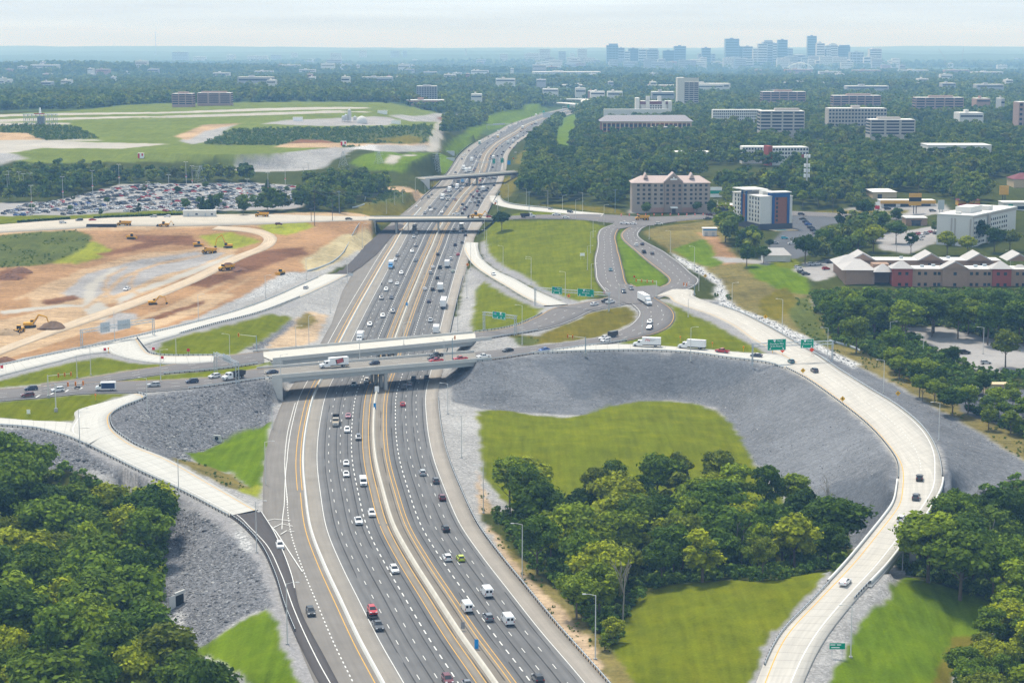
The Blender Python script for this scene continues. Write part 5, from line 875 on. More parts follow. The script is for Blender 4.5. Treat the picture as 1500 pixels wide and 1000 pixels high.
for s in '''872,965,870,L,grass mound;765,850,767,L,dirt track beside the interstate;421,943,853,R,left merge lane;376,809,734,R,left merge lane;262,730,672,R,lower edge of left front ramp;216,604,554,L,rock bowl left of bridges;117,653,599,R,rocky slope at far left;133,549,508,R,grass slope at far left;258,520,494,R,left grass triangle;337,537,490,L,left grass triangle
168,497,456,R,building site edge;290.7,469,432,R,building site edge;389,436,404,R,building site edge;448.7,410,379,R,building site edge;509,416,380,R,gravel left of interstate;483.7,458,417,R,gravel left of interstate;452.7,506,463,R,gravel left of interstate;433.5,507,478,R,gravel left of interstate;389,711,647,R,small green bank by left ramp;399,629,600,R,small green bank by left ramp
676,670,608,L,gravel strip right of interstate;708,751,682,L,gravel strip right of interstate;656,606,562,L,gravel strip right of interstate;1246,962,886,L,lower end of long ramp;1321.7,838,773,L,ramp bridge;1375,645,590,L,outer side of long ramp;1294,576,528,L,outer side of long ramp;1212,526,481,L,outer side of long ramp;1145.6,487,439,L,white rock ditch;1072,453,415,R,white rock ditch;1023.6,426,390,L,white rock ditch;1017,397,362,L,hillside right of junction;982,370.7,339,L,hillside right of junction;951,350.7,332,R,hillside right of junction;1008,464,438,R,inner grass of the junction loop;1011.5,529,480,R,dark stone slope crest
778,399,381,L,large grass field between ramps;737,395,361,L,large grass field between ramps;778,416,380,L,large grass field between ramps;828,437,399,L,large grass field between ramps;860.5,395.5,361,R,left branch road behind junction;866,426.5,387,R,left branch road behind junction;865,370.7,340,R,left branch road behind junction;868.7,348,323,R,left branch road behind junction;907,448.7,418,R,junction island;941,490.7,457,L,junction island;764.8,505,432,L,shrubby corner right of bridges
670.6,485,440,L,gravel between interstate and exit ramp;684,436.5,394,L,gravel between interstate and exit ramp;689.6,395.6,356,L,gravel between interstate and exit ramp;713,375,338,L,curve of pale exit ramp;709.7,350,318,L,curve of pale exit ramp;728.7,315,272,L,near end of far overpass;744.6,296,271,L,farthest curved ramp;608.4,281.4,262,R,wood edge by farthest overpass;622.6,281,261,R,wood edge by farthest overpass;635.4,274.8,258,R,wood edge by farthest overpass;578,300,282,R,straw bank left of interstate;590,296.5,274,R,straw bank left of interstate;566,313,293,R,straw bank left of interstate;530.7,362.7,329,R,rock cut beside far overpass;550,340,322,R,rock cut beside far overpass
771,301.3,277,L,farthest curved ramp;802.5,305,280,L,farthest curved ramp;853.5,310.7,283,L,farthest curved ramp;843,321,293,R,cross street by the hotel;884.7,329,301,R,cross street by the hotel;824,308,287,R,cross street by the hotel;1051,316,294,L,cross street by the hotel;1480,390,374,L,brick lodging complex;1313,369,349,L,brick lodging complex;1440,518,480,L,lower right parking lot;1352,520,494,L,lower right parking lot;1303,510,472,R,lower right parking lot'''.replace('\n', ';').split(';'):
    a = s.split(','); lamp(float(a[0]), float(a[1]), float(a[2]), a[3], a[4])
for s in '411,551.5,520,R,left end of front bridge;527,527,493,R,rear bridge deck;591.5,505,473,R,rear bridge deck;650.5,531.7,497,L,right end of front bridge;235.5,558.7,513,R,grass median left of the bridges;113,553,520,R,arterial at far left'.split(';'):
    a = s.split(','); lamp(float(a[0]), float(a[1]), float(a[2]), a[3], a[4], 'up')
for ar in dict.fromkeys(l[1] for l in LAMPS):
    ls = sorted([l for l in LAMPS if l[1] == ar], key=lambda l: -l[0])
    for i, (yb, _, p, h, dr) in enumerate(ls):
        lab = 'tall grey street lamp by the ' + ar + ('' if len(ls) == 1 else ', nearest' if i == 0 else ', ' + ordn(i + 1) + ' nearest')
        t = thing('street_lamp', lab, 'street lamp', p, 0 if dr == 'R' else math.pi, 'street lamps along the roads')
        for n, me in LP[0]:
            o = link(n, me, t)
            if n == 'pole': o.scale = (1, 1, h / 12)
            elif n != 'foundation': o.location = (0, 0, h - 12)
# parking lot masts: tall pole, twin heads, red and white sign board
M_MAST = pmat('mast_grey', (.5, .5, .49), .5, .1)
MP = [('pole', MB().tube((0, 0, 0), (0, 0, 15), .22, .14, 6).mesh('pole', M_MAST)), ('lamp_head', MB().box(-1.6, -.3, -.3, .3, 14.9, 15.2).mesh('lamp_head', M_MAST)), ('lamp_head', MB().box(.3, 1.6, -.3, .3, 14.9, 15.2).mesh('lamp_head', M_MAST)), ('row_sign', MB().box(-.5, .5, -.3, .3, 5.6, 6.2).box(-.5, .5, -.31, .31, 5.2, 5.6, 1).mesh('row_sign', [M_RED, M_WTX]))]
MS = [(11.5, 292, 256), (14, 285, 251), (29, 288, 252), (35, 288, 254.7), (45, 284, 254), (46.7, 312, 270), (92.5, 294.7, 259), (136, 286.7, 250), (174.7, 272, 241), (217, 293, 266.7), (248, 293, 256.5), (252, 314, 268), (273, 272, 237), (282, 278.7, 242), (355, 288, 268), (362.7, 296, 262.7), (393, 290, 242), (270, 309, 290), (418, 272, 246), (445, 270, 245), (452, 268, 239)]
for i, (x, yb, yt) in enumerate(sorted(MS)):
    p = hit(x, yb); h = min(max((yb - yt) / scale_at(p), 9), 18)
    t = thing('lamp_mast', f'tall lamp mast in the car park, {ordn(i + 1)} mast from the left', 'lamp mast', p, 0, 'lamp masts of the car park')
    for n, me in MP:
        o = link(n, me, t)
        if n == 'pole': o.scale = (1, 1, h / 15)
        else: o.location = (0, 0, (h - 15) if n == 'lamp_head' else (h - 15) * .4)
# utility poles and wires
M_WOOD = pmat('weathered_wood', (.12, .10, .085), .9, .3); M_WIRE = pmat('wire', (.16, .165, .17), .6, .05)
def util(x, yb, yt, lab, m=M_WOOD):
    p = hit(x, yb); h = max((yb - yt) / scale_at(p), 9)
    t = thing('utility_pole', lab, 'utility pole', p, .3, 'utility poles'); MB().tube((0, 0, 0), (0, 0, h), .2, .13, 6).build('pole', m, t); MB().box(-1.3, 1.3, -.07, .07, h - .9, h - .7).build('crossarm', m, t)
    for s in (-1.1, 0, 1.1): MB().tube((s, 0, h - .7), (s, 0, h - .35), .07).build('insulator', M_PIER, t)
    return p + (0, 0, h - .4)
UT = [util(461, 330.7, 272, 'tallest wooden utility pole, left of the far overpass', M_WOOD), util(497, 313, 279.5, 'grey blue utility pole before the trees left of far overpass', M_PBLUE), util(775, 314.7, 280, 'grey utility pole right of the far overpass', M_PBLUE), util(901, 312, 277, 'grey utility pole left of the gabled hotel', M_PBLUE), util(1125, 312, 282, 'wooden utility pole behind the blue and brick hotel')]
UT2 = [util(487, 324, 292, 'shorter utility pole, second right of the tallest one'), util(456, 325, 304, 'shortest utility pole just left of the tallest one'), util(946, 303, 282, 'utility pole in front of the gabled hotel'), util(1220, 312, 290, 'utility pole right of the car park behind blue hotel'), util(1290, 284, 258, 'utility pole behind the pale warehouse'), util(1398, 290, 262, 'utility pole among trees behind the long white hotel'), util(1430, 268, 248, 'rear utility pole among the upper right trees'), util(1345, 300, 262, 'utility pole behind the yellow shop')]
def wire(a, b, label, sag=2.0, dz=0.0):
    q = np.linspace(0, 1, 16)[:, None]; P = a[None] * (1 - q) + b[None] * q; P[:, 2] += dz - sag * 4 * (q * (1 - q))[:, 0]
    V, F = sweep(P, [(-.05, -.05), (.05, -.05), (.05, .05), (-.05, .05)]); link('power_line', npmesh('power_line', V - a, F, M_WIRE), None, a, label=label, cat='power line', group='power lines')
for i, (a, b, w) in enumerate(((0, 1, 'between the tallest pole and the trees'), (1, 2, 'across the interstate beyond the far overpass'), (2, 3, 'along the wood edge left of the gabled hotel'), (3, 4, 'in front of the gabled hotel'))):
    wire(UT[a], UT[b], 'upper overhead wire ' + w, 2.5); wire(UT[a], UT[b], 'lower overhead wire ' + w, 2.5, -2.2)
# lattice towers
def lattice(px, yb, yt, w, lab, cat='pylon', m=None):
    m = m or M_GALV; p = hit(px, yb); h = (yb - yt) / scale_at(p); t = thing('transmission_tower', lab, cat, p, .5, 'lattice towers'); b = MB(); n = 7
    wd = lambda f: w * (1 - f) ** 1.1 / 2 + .5
    for k in range(n):
        f0, f1 = k / n, (k + 1) / n; a, c = wd(f0), wd(f1)
        for sx, sy in ((1, 1), (1, -1), (-1, -1), (-1, 1)):
            b.tube((sx * a, sy * a, f0 * h), (sx * c, sy * c, f1 * h), .12, .12, 4)
            nx, ny = (-sy, sx); b.tube((sx * a, sy * a, f0 * h), (nx * c, ny * c, f1 * h), .07, .07, 4)
    b.build('lattice', m, t)
    for f in (.72, .85, .97): MB().tube((-w * .8, 0, h * f), (w * .8, 0, h * f), .14, .14, 4).build('crossarm', m, t)
    return t
lattice(294, 268, 243, 7, 'lattice pylon among the trees behind the car park'); lattice(503, 258, 222, 8, 'grey lattice pylon in front of the gravel bank'); lattice(555, 240, 222, 5, 'slim lattice pylon on the green mound, left one'); lattice(640, 252, 224, 5, 'slim lattice pylon on the green mound, right one')
# --- green signs
M_GRN = pmat('sign_green', (.0, .29, .175), .45, .06, .3); M_ORG = pmat('sign_orange', (.75, .22, .01), .5, .05); M_YEL = pmat('sign_yellow', (.75, .42, .02), .5, .05); M_SBK = pmat('sign_back_metal', (.5, .53, .55), .5, .08); M_BLU = pmat('sign_blue', (.02, .25, .6), .5, .05); M_ORR = pmat('sign_red_orange', (.8, .07, .01), .5, .05)
def shield(par, x, z, y, kind):
    if kind == 'i': MB().prism([(-.42, .3), (-.36, -.1), (0, -.5), (.36, -.1), (.42, .3)][::1], 0, .02).build('route_shield', M_BLU, par, (x, y, z)).rotation_euler = (H, 0, 0); MB().box(-.38, .38, 0, .02, .3, .45).build('shield_crown', M_RED, par, (x, y - .02, z))
    else: MB().prism([(-.62, .45), (-.3, -.1), (0, -.6), (.3, -.1), (.62, .45)], 0, .02).build('route_shield', M_WTX, par, (x, y, z)).rotation_euler = (H, 0, 0)
def arrow(par, x, z, y, a=0.0):
    o = MB().prism([(-.12, .4), (-.12, 0), (-.34, 0), (0, -.42), (.34, 0), (.12, 0), (.12, .4)], 0, .02).build('arrow', M_WTX, par, (x, y, z)); o.rotation_euler = (H, a, 0)
def gantry(A, B, h, panels, lab, back=False):
    """A, B: feet; panels: (fraction along, width, height, lines, arrows, shield)"""
    A, B = np.array(A), np.array(B); d = B - A; L = math.hypot(d[0], d[1]); rz = math.atan2(d[1], d[0]); t = thing('sign_gantry', lab, 'sign gantry', A, rz, 'overhead sign gantries')
    dz = d[2]
    for x, z0 in ((0, 0), (L, dz)):
        for y in (-.55, .55): MB().tube((x, y, z0 - .5), (x, y, h), .16, .16, 6).build('column', M_GALV, t)
        b = MB()
        for k in range(5): za, zc = z0 + (h - z0) * k / 5, z0 + (h - z0) * (k + 1) / 5; s = .55 if k % 2 else -.55; b.tube((x, s, za), (x, -s, zc), .06, .06, 4)
        b.build('bracing', M_GALV, t)
    b = MB()
    for z in (h - .1, h - 1.3):
        for y in (-.55, .55): b.tube((-.5, y, z), (L + .5, y, z), .1, .1, 6)
    n = max(4, int(L / 1.6))
    for k in range(n):
        xa, xb = L * k / n, L * (k + 1) / n
        for y in (-.55, .55): b.tube((xa, y, h - .1 if k % 2 else h - 1.3), (xb, y, h - 1.3 if k % 2 else h - .1), .05, .05, 4)
        b.tube((xa, -.55, h - .1), (xb, .55, h - .1), .05, .05, 4)
    b.build('truss', M_GALV, t)
    for f, w, hh, lines, arrows, sh in panels:
        x = L * f; y = -.75 if not back else .75; zc = h - .7
        q = MB().box(-w / 2, w / 2, -.04, .04, -hh / 2, hh / 2).build('sign_panel', M_GRN if not back else M_SBK, t, (x, y, zc)); yy = -.06
        if back:
            for k in range(int(w / 1.2)): MB().box(-.05, .05, -.1, -.05, -hh / 2 - .1, hh / 2 + .1).build('stiffener', M_GALV, q, (-w / 2 + .6 + k * 1.2, 0, 0))
            continue
        MB().box(-w / 2, w / 2, yy, yy + .015, hh / 2 - .08, hh / 2).box(-w / 2, w / 2, yy, yy + .015, -hh / 2, -hh / 2 + .08).box(-w / 2, -w / 2 + .08, yy, yy + .015, -hh / 2 + .08, hh / 2 - .08).box(w / 2 - .08, w / 2, yy, yy + .015, -hh / 2 + .08, hh / 2 - .08).build('border', M_WTX, q)
        for tx, px_, pz, sz in lines: lettering(q, tx, sz, (px_, yy - .02, pz), (H, 0, 0), M_WTX)
        for ax, az, aa in arrows: arrow(q, ax, az, yy, aa)
        for sx, sz, k in sh: shield(q, sx, sz, yy, k)
    return t
gA, gB = atr(784, 446, 8.2), atr(892, 456, 8.2)
gantry(gA, gB, 8.0, [(.31, 5.2, 3.3, [('West', .9, .95, .85), ('Nashville', 0, -.05, .95)], [(-1.6, -1.05, .7), (1.4, -1.05, -.7)], [(-.7, .95, 'i')]), (.70, 8.3, 3.4, [('North', 1.0, .95, .85), ('Donelson', 0, -.1, .95)], [(-3.0, -1.1, 0), (.1, -1.1, 0), (3.2, -1.1, 0)], [(-.9, .95, 's')])], 'gantry with two green signs over the road behind the junction')
gA, gB = atr(1102, 534, 8.2), atr(1219, 529, 8.2)
gantry(gA, gB, 8.2, [(.29, 7.4, 4.3, [('North', 1.2, 1.5, .9), ('Donelson Pike', 0, .35, .95), ('& Int Airport', 0, -.55, .95)], [(-2.6, -1.5, .7), (2.6, -1.5, -.7)], [(-.9, 1.45, 's')]), (.67, 5.3, 3.4, [('South', 1.0, 1.0, .9), ('Donelson', 0, -.1, .95)], [(-1.9, -1.15, 0), (1.8, -1.15, 0)], [(-.9, 1.0, 's')])], 'gantry with two large green signs over the long curving ramp')
gA, gB = atr(709, 484, 8.2), atr(755, 491, 8.2)
gantry(gA, gB, 8.0, [(.52, 7.2, 3.0, [('West', -2.1, .45, .7), ('North', 1.2, .35, .7), ('EXIT ONLY', -2.4, -1.1, .5)], [(-.9, -.9, .6), (1.2, -.9, 0), (3.0, -.9, 0)], [(-2.0, 1.0, 'i'), (1.0, 1.0, 's')])], 'gantry with one wide green sign tilted in view, right of the rear bridge')
gA, gB = atr(318, 553, 8.2), atr(346, 558, 8.2)
gantry(atr(316, 545, 8.2), atr(348, 562, 8.2), 7.6, [(.45, 9, 2.4, [], [], [])], 'gantry seen from behind left of the twin bridges', True)
gA, gB = hit(120, 510), hit(225, 492)
gantry(gA, gB, 7.5, [(.34, 5, 4, [], [], []), (.60, 6.8, 3.8, [], [], [])], 'gantry with two sign backs beside the building site', True)
gantry(atr(598, 338, 0), atr(586, 338, 0) + (-3, 0, 0), 7, [(.5, 0.1, .1, [], [], [])], 'small cantilever gantry left of the far overpass', True)
# signs seen on the far interstate
gA, gB = atr(703, 252, 0), atr(738, 248, 0)
gantry(gA, gB, 9, [(.55, 4.4, 4.4, [('West', .5, 1, .9)], [(0, -1.2, 0)], [(-.9, 1.2, 'i')]), (.9, 5, 4.4, [('North', .5, 1, .9)], [(0, -1.2, 0)], [(-1.1, 1.2, 's')])], 'far gantry with two green signs above the interstate past the farthest overpass')
gantry(atr(713, 192, 0), atr(750, 190, 0), 8.5, [(.5, 26, 2.2, [], [], [])], 'distant dark gantry over the left carriageway curve', True)
gantry(atr(790, 174, 0), atr(803, 173, 0), 9, [(.45, 7, 7, [], [], [])], 'most distant green sign on the interstate curve')
gantry(atr(824, 164, 3), atr(862, 160, 3), 9, [(.2, 11, 6, [], [], []), (.5, 11, 6, [], [], []), (.95, 11, 6, [], [], [])], 'row of green signs before the distant interchange')
def post_sign(px, yb, panel, lab, h=2.4, up=None, posts=(0,), rz=0.0, cat='road sign', grp=None):
    p = hit(px, yb) if up is None else atr(px, yb, up); t = thing('road_sign', lab, cat, p, rz, grp)
    for x in posts: MB().tube((x, 0, -.3), (x, 0, h), .05, .05, 6).build('post', M_GALV, t)
    panel(t, h); return t
def diamond(m, w=.9, blk=True):
    def f(t, h):
        q = MB().prism([(0, -w), (w, 0), (0, w), (-w, 0)], 0, .05).build('sign_panel', m, t, (0, -.06, h + w * .6)); q.rotation_euler = (H, 0, 0)
        if blk: MB().box(-.14, .14, -.3, .35, .051, .07).build('symbol', M_BTX, q)
    return f
def board(w, hh, m, txt=None, sz=.4):
    def f(t, h):
        q = MB().box(-w / 2, w / 2, -.12, -.06, h - hh, h).build('sign_panel', m, t)
        for k, tx in enumerate(txt or []): lettering(q, tx, sz, (0, -.14, h - hh * (k + .5) / len(txt)), (H, 0, 0), M_WTX)
    return f
G1 = 'warning signs along the ramps'
for x, y, m, lab in ((1176, 552, M_YEL, 'yellow warning sign on inner ramp edge near the merge'), (1234, 594, M_YEL, 'yellow warning sign on the inner edge of the ramp bend'), (1315, 586, M_YEL, 'yellow diamond sign on the gravel outside the ramp bend'), (1121, 472, M_YEL, 'yellow diamond sign beside white rock ditch and guardrail'), (1033, 411, M_YEL, 'yellow diamond sign on the hillside right of the junction'), (685, 394, M_ORG, 'orange diamond sign in the gore of the pale exit ramp'), (833, 441, M_ORG, 'small orange diamond under the wide green sign'), (725.5, 303, M_ORG, 'orange diamond sign at the farthest curved ramp'), (752, 236, M_ORG, 'tiny orange diamond by the woods past the farthest overpass')):
    post_sign(x, y, diamond(m, .95), lab, 1.9, grp=G1)
for x, y, lab in ((1146, 521, 'red orange diamond sign in the gore by the large gantry'), (1189, 520, 'red orange diamond sign on gravel right of the large gantry')): post_sign(x, y, diamond(M_ORR, 1.0, False), lab, 1.6, grp=G1)
post_sign(1226, 962, board(3.4, 1.35, M_GRN, None), 'small green sign on two posts beside the lower ramp', 3.2, posts=(-1.1, 1.1))
for k, (x, w) in enumerate(((-1.0, 1.1), (.35, .9), (-.4, 1.8))): MB().box(x - w / 2, x + w / 2, -.15, -.135, 2.75 - (k > 1) * .6, 2.95 - (k > 1) * .6).build('lettering', M_WTX, [o for o in C.objects if o.get('label') == 'small green sign on two posts beside the lower ramp'][0])
post_sign(853, 380, board(2.6, 1.6, M_WTX), 'blank white board sign on the large grass field', 3.5, posts=(-.9, .9)); post_sign(514, 408, board(2.2, 1.6, M_SBK), 'grey sign back in the gore of the pale left ramp', 3.0, posts=(-.6, .6))
post_sign(42, 608, board(1.2, 1.5, M_WTX), 'tilted white sign on the small left grass island', 2.0); post_sign(698, 952, board(.9, 2.2, M_BLU), 'small blue marker sign on the median barrier in foreground', 2.6); post_sign(549, 601, board(.9, 2.4, M_BLU), 'small blue marker sign on the median just before the twin bridges', 2.7); post_sign(596, 451, board(.9, 2.4, M_BLU), 'small blue marker sign on the median beyond the twin bridges', 2.7); post_sign(552, 577, board(1.6, 2.2, M_WTX), 'white panel sign against the bridge pier', 3.0)
post_sign(678, 925, board(.9, 1.6, M_GTX), 'grey panel sign in the median next to the barrier', 2.4); post_sign(745.5, 243, board(3, 4, M_BLU), 'tiny blue sign right of the farthest overpass', 5)
for x, y, lab in ((154, 519, 'red sign pair on two posts at the pale ramp junction'), (3, 545, 'red sign at the left edge of the pale ramp'), (225, 518, 'red sign inside the nose of the left grass triangle'), (276, 520, 'red and white sign on the left grass triangle'), (238, 531, 'small red and white sign on the tall pole by the median')): post_sign(x, y, board(1.1, 1.1, M_RED), lab, 2.6, posts=(-.4, .4), grp='red signs at the left ramps')
for x, y, lab in ((929, 412, 'red sign on the green median tip behind junction'), (885, 436, 'red sign beside the gantry at the junction')): post_sign(x, y, board(.9, .9, M_RED), lab, 2.8, grp='red signs at the junction')
for i, x_ in enumerate((1150, 1105, 1043, 996)): pass
for x, y, lab in ((1131.5, 517, 'yellow marker post, nearest the large gantry'), (1089, 515, 'yellow marker post on the grass, second from the large gantry'), (1043.5, 509, 'yellow marker post behind the red pickup'), (996.5, 500, 'yellow marker post behind the second box truck'), (159, 517, 'yellow marker post at the nose of the left pale ramp'), (140, 586, 'yellow marker post on the small left grass island')):
    t = thing('marker_post', lab, 'marker post', hit(x, y), 0, 'yellow marker posts'); MB().tube((0, 0, -.2), (0, 0, 1.6), .12, .12, 6).build('post', M_YEL, t); MB().tube((0, 0, 1.6), (0, 0, 2.2), .3, .3, 8).build('reflector', M_ORG, t)
# --- traffic signals on mast arms
def signal(px, yb, h, arm, n, lab, up=8.2, rz=0.0):
    p = atr(px, yb, up); t = thing('traffic_signal', lab, 'traffic signal', p, rz, 'mast arm traffic signals'); MB().tube((0, 0, -.5), (0, 0, h), .2, .15, 8).build('pole', M_POLE if n > 2 else M_PBLUE, t); MB().tube((0, 0, h - .4), (arm, 0, h + .4), .12, .07, 6).build('mast_arm', M_POLE, t)
    for k in range(n):
        x = arm * (1 - .27 * k); z = h - .4 + .8 * (x / arm); q = MB().box(-.25, .25, -.2, .2, -.9, .5).build('signal_head', M_ORG, t, (x, 0, z))
        for j in range(3): MB().tube((0, -.21, .3 - j * .42), (0, -.26, .3 - j * .42), .14, .14, 8).build('lens', M_BTX, q)
    MB().box(-.5, .5, -.5, .5, -.5, .8).build('foundation', M_PIER, t)
signal(82, 601, 9.2, 9.5, 3, 'traffic signal with three heads at far left'); signal(71, 582, 8, 8, 3, 'second traffic signal behind the far left one', rz=.1); signal(961.5, 436, 8, -9.5, 4, 'traffic signal with four heads reaching toward the green median'); signal(857.7, 519, 7, -7, 2, 'blue grey traffic signal at the loop ramp entrance')
signal(376, 515, 6.5, -7, 1, 'small traffic signal left of the rear bridge'); signal(1017, 432, 5, -5, 2, 'traffic signal at the outer corner of the junction'); signal(662.7, 531, 9.5, 1, 1, 'blue grey signal pole at the right end of the front bridge')
# ------------------------------------------------------------------ buildings
BLD = []      # footprints: x, y, radius
FP = []
M_WIN = pmat('window_glass', (.025, .035, .05), .12, .3, .3); MATS['window_glass'].node_tree.nodes['Principled BSDF'].inputs['Specular IOR Level'].default_value = .6
M_ROOFW = pmat('pale_flat_roof', (.62, .61, .58), .9, .2, .15); M_TANW = pmat('tan_stucco', (.35, .295, .25), .9, .06, .2); M_PINKR = pmat('pink_roof', (.43, .35, .325), .8, .08, .2); M_WHW = pmat('white_stucco', (.62, .61, .58), .9, .06, .2); M_BLW = pmat('blue_panel', (.025, .09, .25), .6, .06); M_BRK = pmat('brick', (.26, .105, .065), .9, .2, .8); M_DKB = pmat('dark_base_stone', (.07, .075, .09), .9, .2); M_GRF = pmat('grey_shingle', (.40, .385, .375), .9, .12, .4); M_RDW = pmat('red_stucco', (.33, .085, .065), .9, .08, .3); M_BRW = pmat('brown_brick', (.33, .22, .155), .9, .15, .6)
M_OFF = pmat('office_concrete', (.42, .38, .345), .9, .08, .1); M_PNKB = pmat('rosy_concrete', (.35, .25, .22), .9, .08, .1); M_GLB = pmat('band_glass', (.03, .045, .075), .15, .2, .2); M_CRM = pmat('cream_wall', (.55, .43, .27), .9, .08); M_YLW = pmat('yellow_fascia', (.58, .33, .06), .7, .08); M_MAR = pmat('maroon_roof', (.16, .06, .065), .8, .1)
def bldg(name, label, px, pyb, rz=0.0, cat='building', group=None, up=None):
    p = hit(px, pyb) if up is None else atr(px, pyb, up); return thing(name, label, cat, p, rz, group), p
def foot(p, rz, x0, x1, y0, y1, pad=5):
    c, s = math.cos(rz), math.sin(rz); FP.append([(p[0] + x * c - y * s, p[1] + x * s + y * c) for x, y in ((x0 - pad, y0 - pad), (x1 + pad, y0 - pad), (x1 + pad, y1 + pad), (x0 - pad, y1 + pad))])
def part(t, name, m, *boxes, loc=None):
    b = MB()
    for q in boxes: b.box(*q)
    return b.build(name, m, t, loc)
def windows(t, xs, zs, w, h, y=-.06, axis='x', x=0, m=None, sills=False):
    """individual windows on a wall: axis x faces -y, axis y faces -x or +x"""
    me = (MB().box(-w / 2, w / 2, -.05, .05, -h / 2, h / 2) if axis == 'x' else MB().box(-.05, .05, -w / 2, w / 2, -h / 2, h / 2)).mesh('window', m or M_WIN)
    sl = (MB().box(-w / 2 - .1, w / 2 + .1, -.12, .05, -h / 2 - .18, -h / 2) if axis == 'x' else MB().box(-.12, .12, -w / 2 - .1, w / 2 + .1, -h / 2 - .18, -h / 2)).mesh('sill', M_OFF)
    for z in zs:
        for a in xs: o = link('window', me, t, (a, y, z) if axis == 'x' else (x, a, z)); sills and link('sill', sl, o)
def hip(x0, x1, y0, y1, z0, z1, inset, b=None):
    b = b or MB(); ym = (y0 + y1) / 2; v = [(x0, y0, z0), (x1, y0, z0), (x1, y1, z0), (x0, y1, z0), (x0 + inset, ym, z1), (x1 - inset, ym, z1)]
    return b.add(v, [(0, 1, 5, 4), (2, 3, 4, 5), (1, 2, 5), (3, 0, 4), (3, 2, 1, 0)])
def gable(x0, x1, y0, y1, z0, z1, b=None):      # ridge along y, gable wall faces -y
    b = b or MB(); xm = (x0 + x1) / 2; return b.add([(x0, y0, z0), (x1, y0, z0), (xm, y0, z1), (x0, y1, z0), (x1, y1, z0), (xm, y1, z1)], [(0, 1, 2), (5, 4, 3), (0, 2, 5, 3), (1, 4, 5, 2), (0, 3, 4, 1)])
# gabled hotel
t, p = bldg('gabled_hotel', 'six storey tan hotel with pink gabled roof across the cross street', 926, 311.5, .02, 'hotel'); foot(p, .02, -2, 54, -14, 22); s_ = scale_at(p); W = 114 / s_; k = W / 1070
X = lambda z: (z - 250) * k
part(t, 'wall', M_TANW, (0, W, 1.2, 18, -1, 19.2)); part(t, 'bay', pmat('dark_tan_stucco', (.29, .23, .19), .9, .06), (X(690), X(935), -.8, 1.18, 0, 20.2)); part(t, 'bay', M_TANW, (X(510), X(688), 0, 1.18, 0, 19.2)); part(t, 'bay', M_TANW, (X(937), X(1110), 0, 1.18, 0, 19.2)); part(t, 'stone_base', pmat('rosy_stone', (.36, .22, .17), .9, .1), (X(510), X(688), -.12, -.01, 0, 3.2), (X(937), X(1110), -.12, -.01, 0, 3.2))
hip(-.8, W + .8, .2, 19, 19.3, 23.5, 7).build('roof', M_PINKR, t); gable(X(690) - .6, X(935) + .6, -1.2, 10, 20.2, 26.2).build('gable_roof', M_PINKR, t); gable(X(690) + .5, X(935) - .5, -1.3, -1.21, 20.0, 25.2).build('gable_wall', MATS['dark_tan_stucco'], t)
gable(X(410), X(475), 4, 15, 22, 25.5).build('gable_roof', M_PINKR, t); gable(X(1040), X(1115), 4, 15, 22, 25.5).build('gable_roof', M_PINKR, t)
lettering(t, 'mmm mmmmmm', 1.1, (X(815), -1.36, 21.6), (H, 0, 0), M_WTX) if False else part(t, 'name_sign', M_WTX, (X(768), X(862), -1.4, -1.31, 21.4, 22.1), (X(806), X(824), -1.4, -1.31, 22.3, 23.2))
zs = [2.0 + 2.85 * i for i in range(1, 6)]
windows(t, [X(a) for a in (335, 412, 485, 1120, 1192, 1268)], [z + 1.3 for z in zs], 1.7, 1.5, 1.14, sills=True); windows(t, [X(a) for a in (568, 650, 978, 1060)], [z + 1.3 for z in zs], 1.7, 1.5, -.06, sills=True); windows(t, [X(a) for a in (735, 818, 900)], [z + 1.3 for z in zs], 1.7, 1.5, -.86)
part(t, 'portico', M_WTX, (X(770), X(865), -6, -.85, 3.2, 3.9)); part(t, 'portico_column', M_TANW, (X(775), X(782), -5.8, -5.2, 0, 3.19)); part(t, 'portico_column', M_TANW, (X(853), X(860), -5.8, -5.2, 0, 3.19)); part(t, 'door', M_WIN, (X(790), X(845), -.9, -.82, 0, 2.6))
# blue and brick hotel
rz = .31; t, p = bldg('modern_hotel', 'white hotel tower with blue frame and brick panel, small pool in front', 1113, 337, rz, 'hotel'); foot(p, rz, -3, 24, -8, 44); s_ = scale_at(p)
part(t, 'wall', M_WHW, (0, 21, 0, 40, 3.6, 19.6)); part(t, 'base', M_DKB, (-.3, 21.3, -.3, 40.3, -1, 3.59)); part(t, 'roof', M_ROOFW, (-.3, 21.3, -.3, 40.3, 19.61, 20.1)); part(t, 'blue_frame', M_BLW, (7.6, 9.2, -.7, -.01, 3.6, 22), (17.4, 19.0, -.7, -.01, 3.6, 22), (9.21, 17.39, -.7, -.01, 19.4, 22), (7.6, 19, 0, 6, 20.11, 22)); part(t, 'brick_panel', M_BRK, (9.21, 17.39, -.35, -.011, 3.6, 19.39)); part(t, 'canopy_roof', M_ROOFW, (6.6, 20, -1.2, 8, 22.01, 22.5))
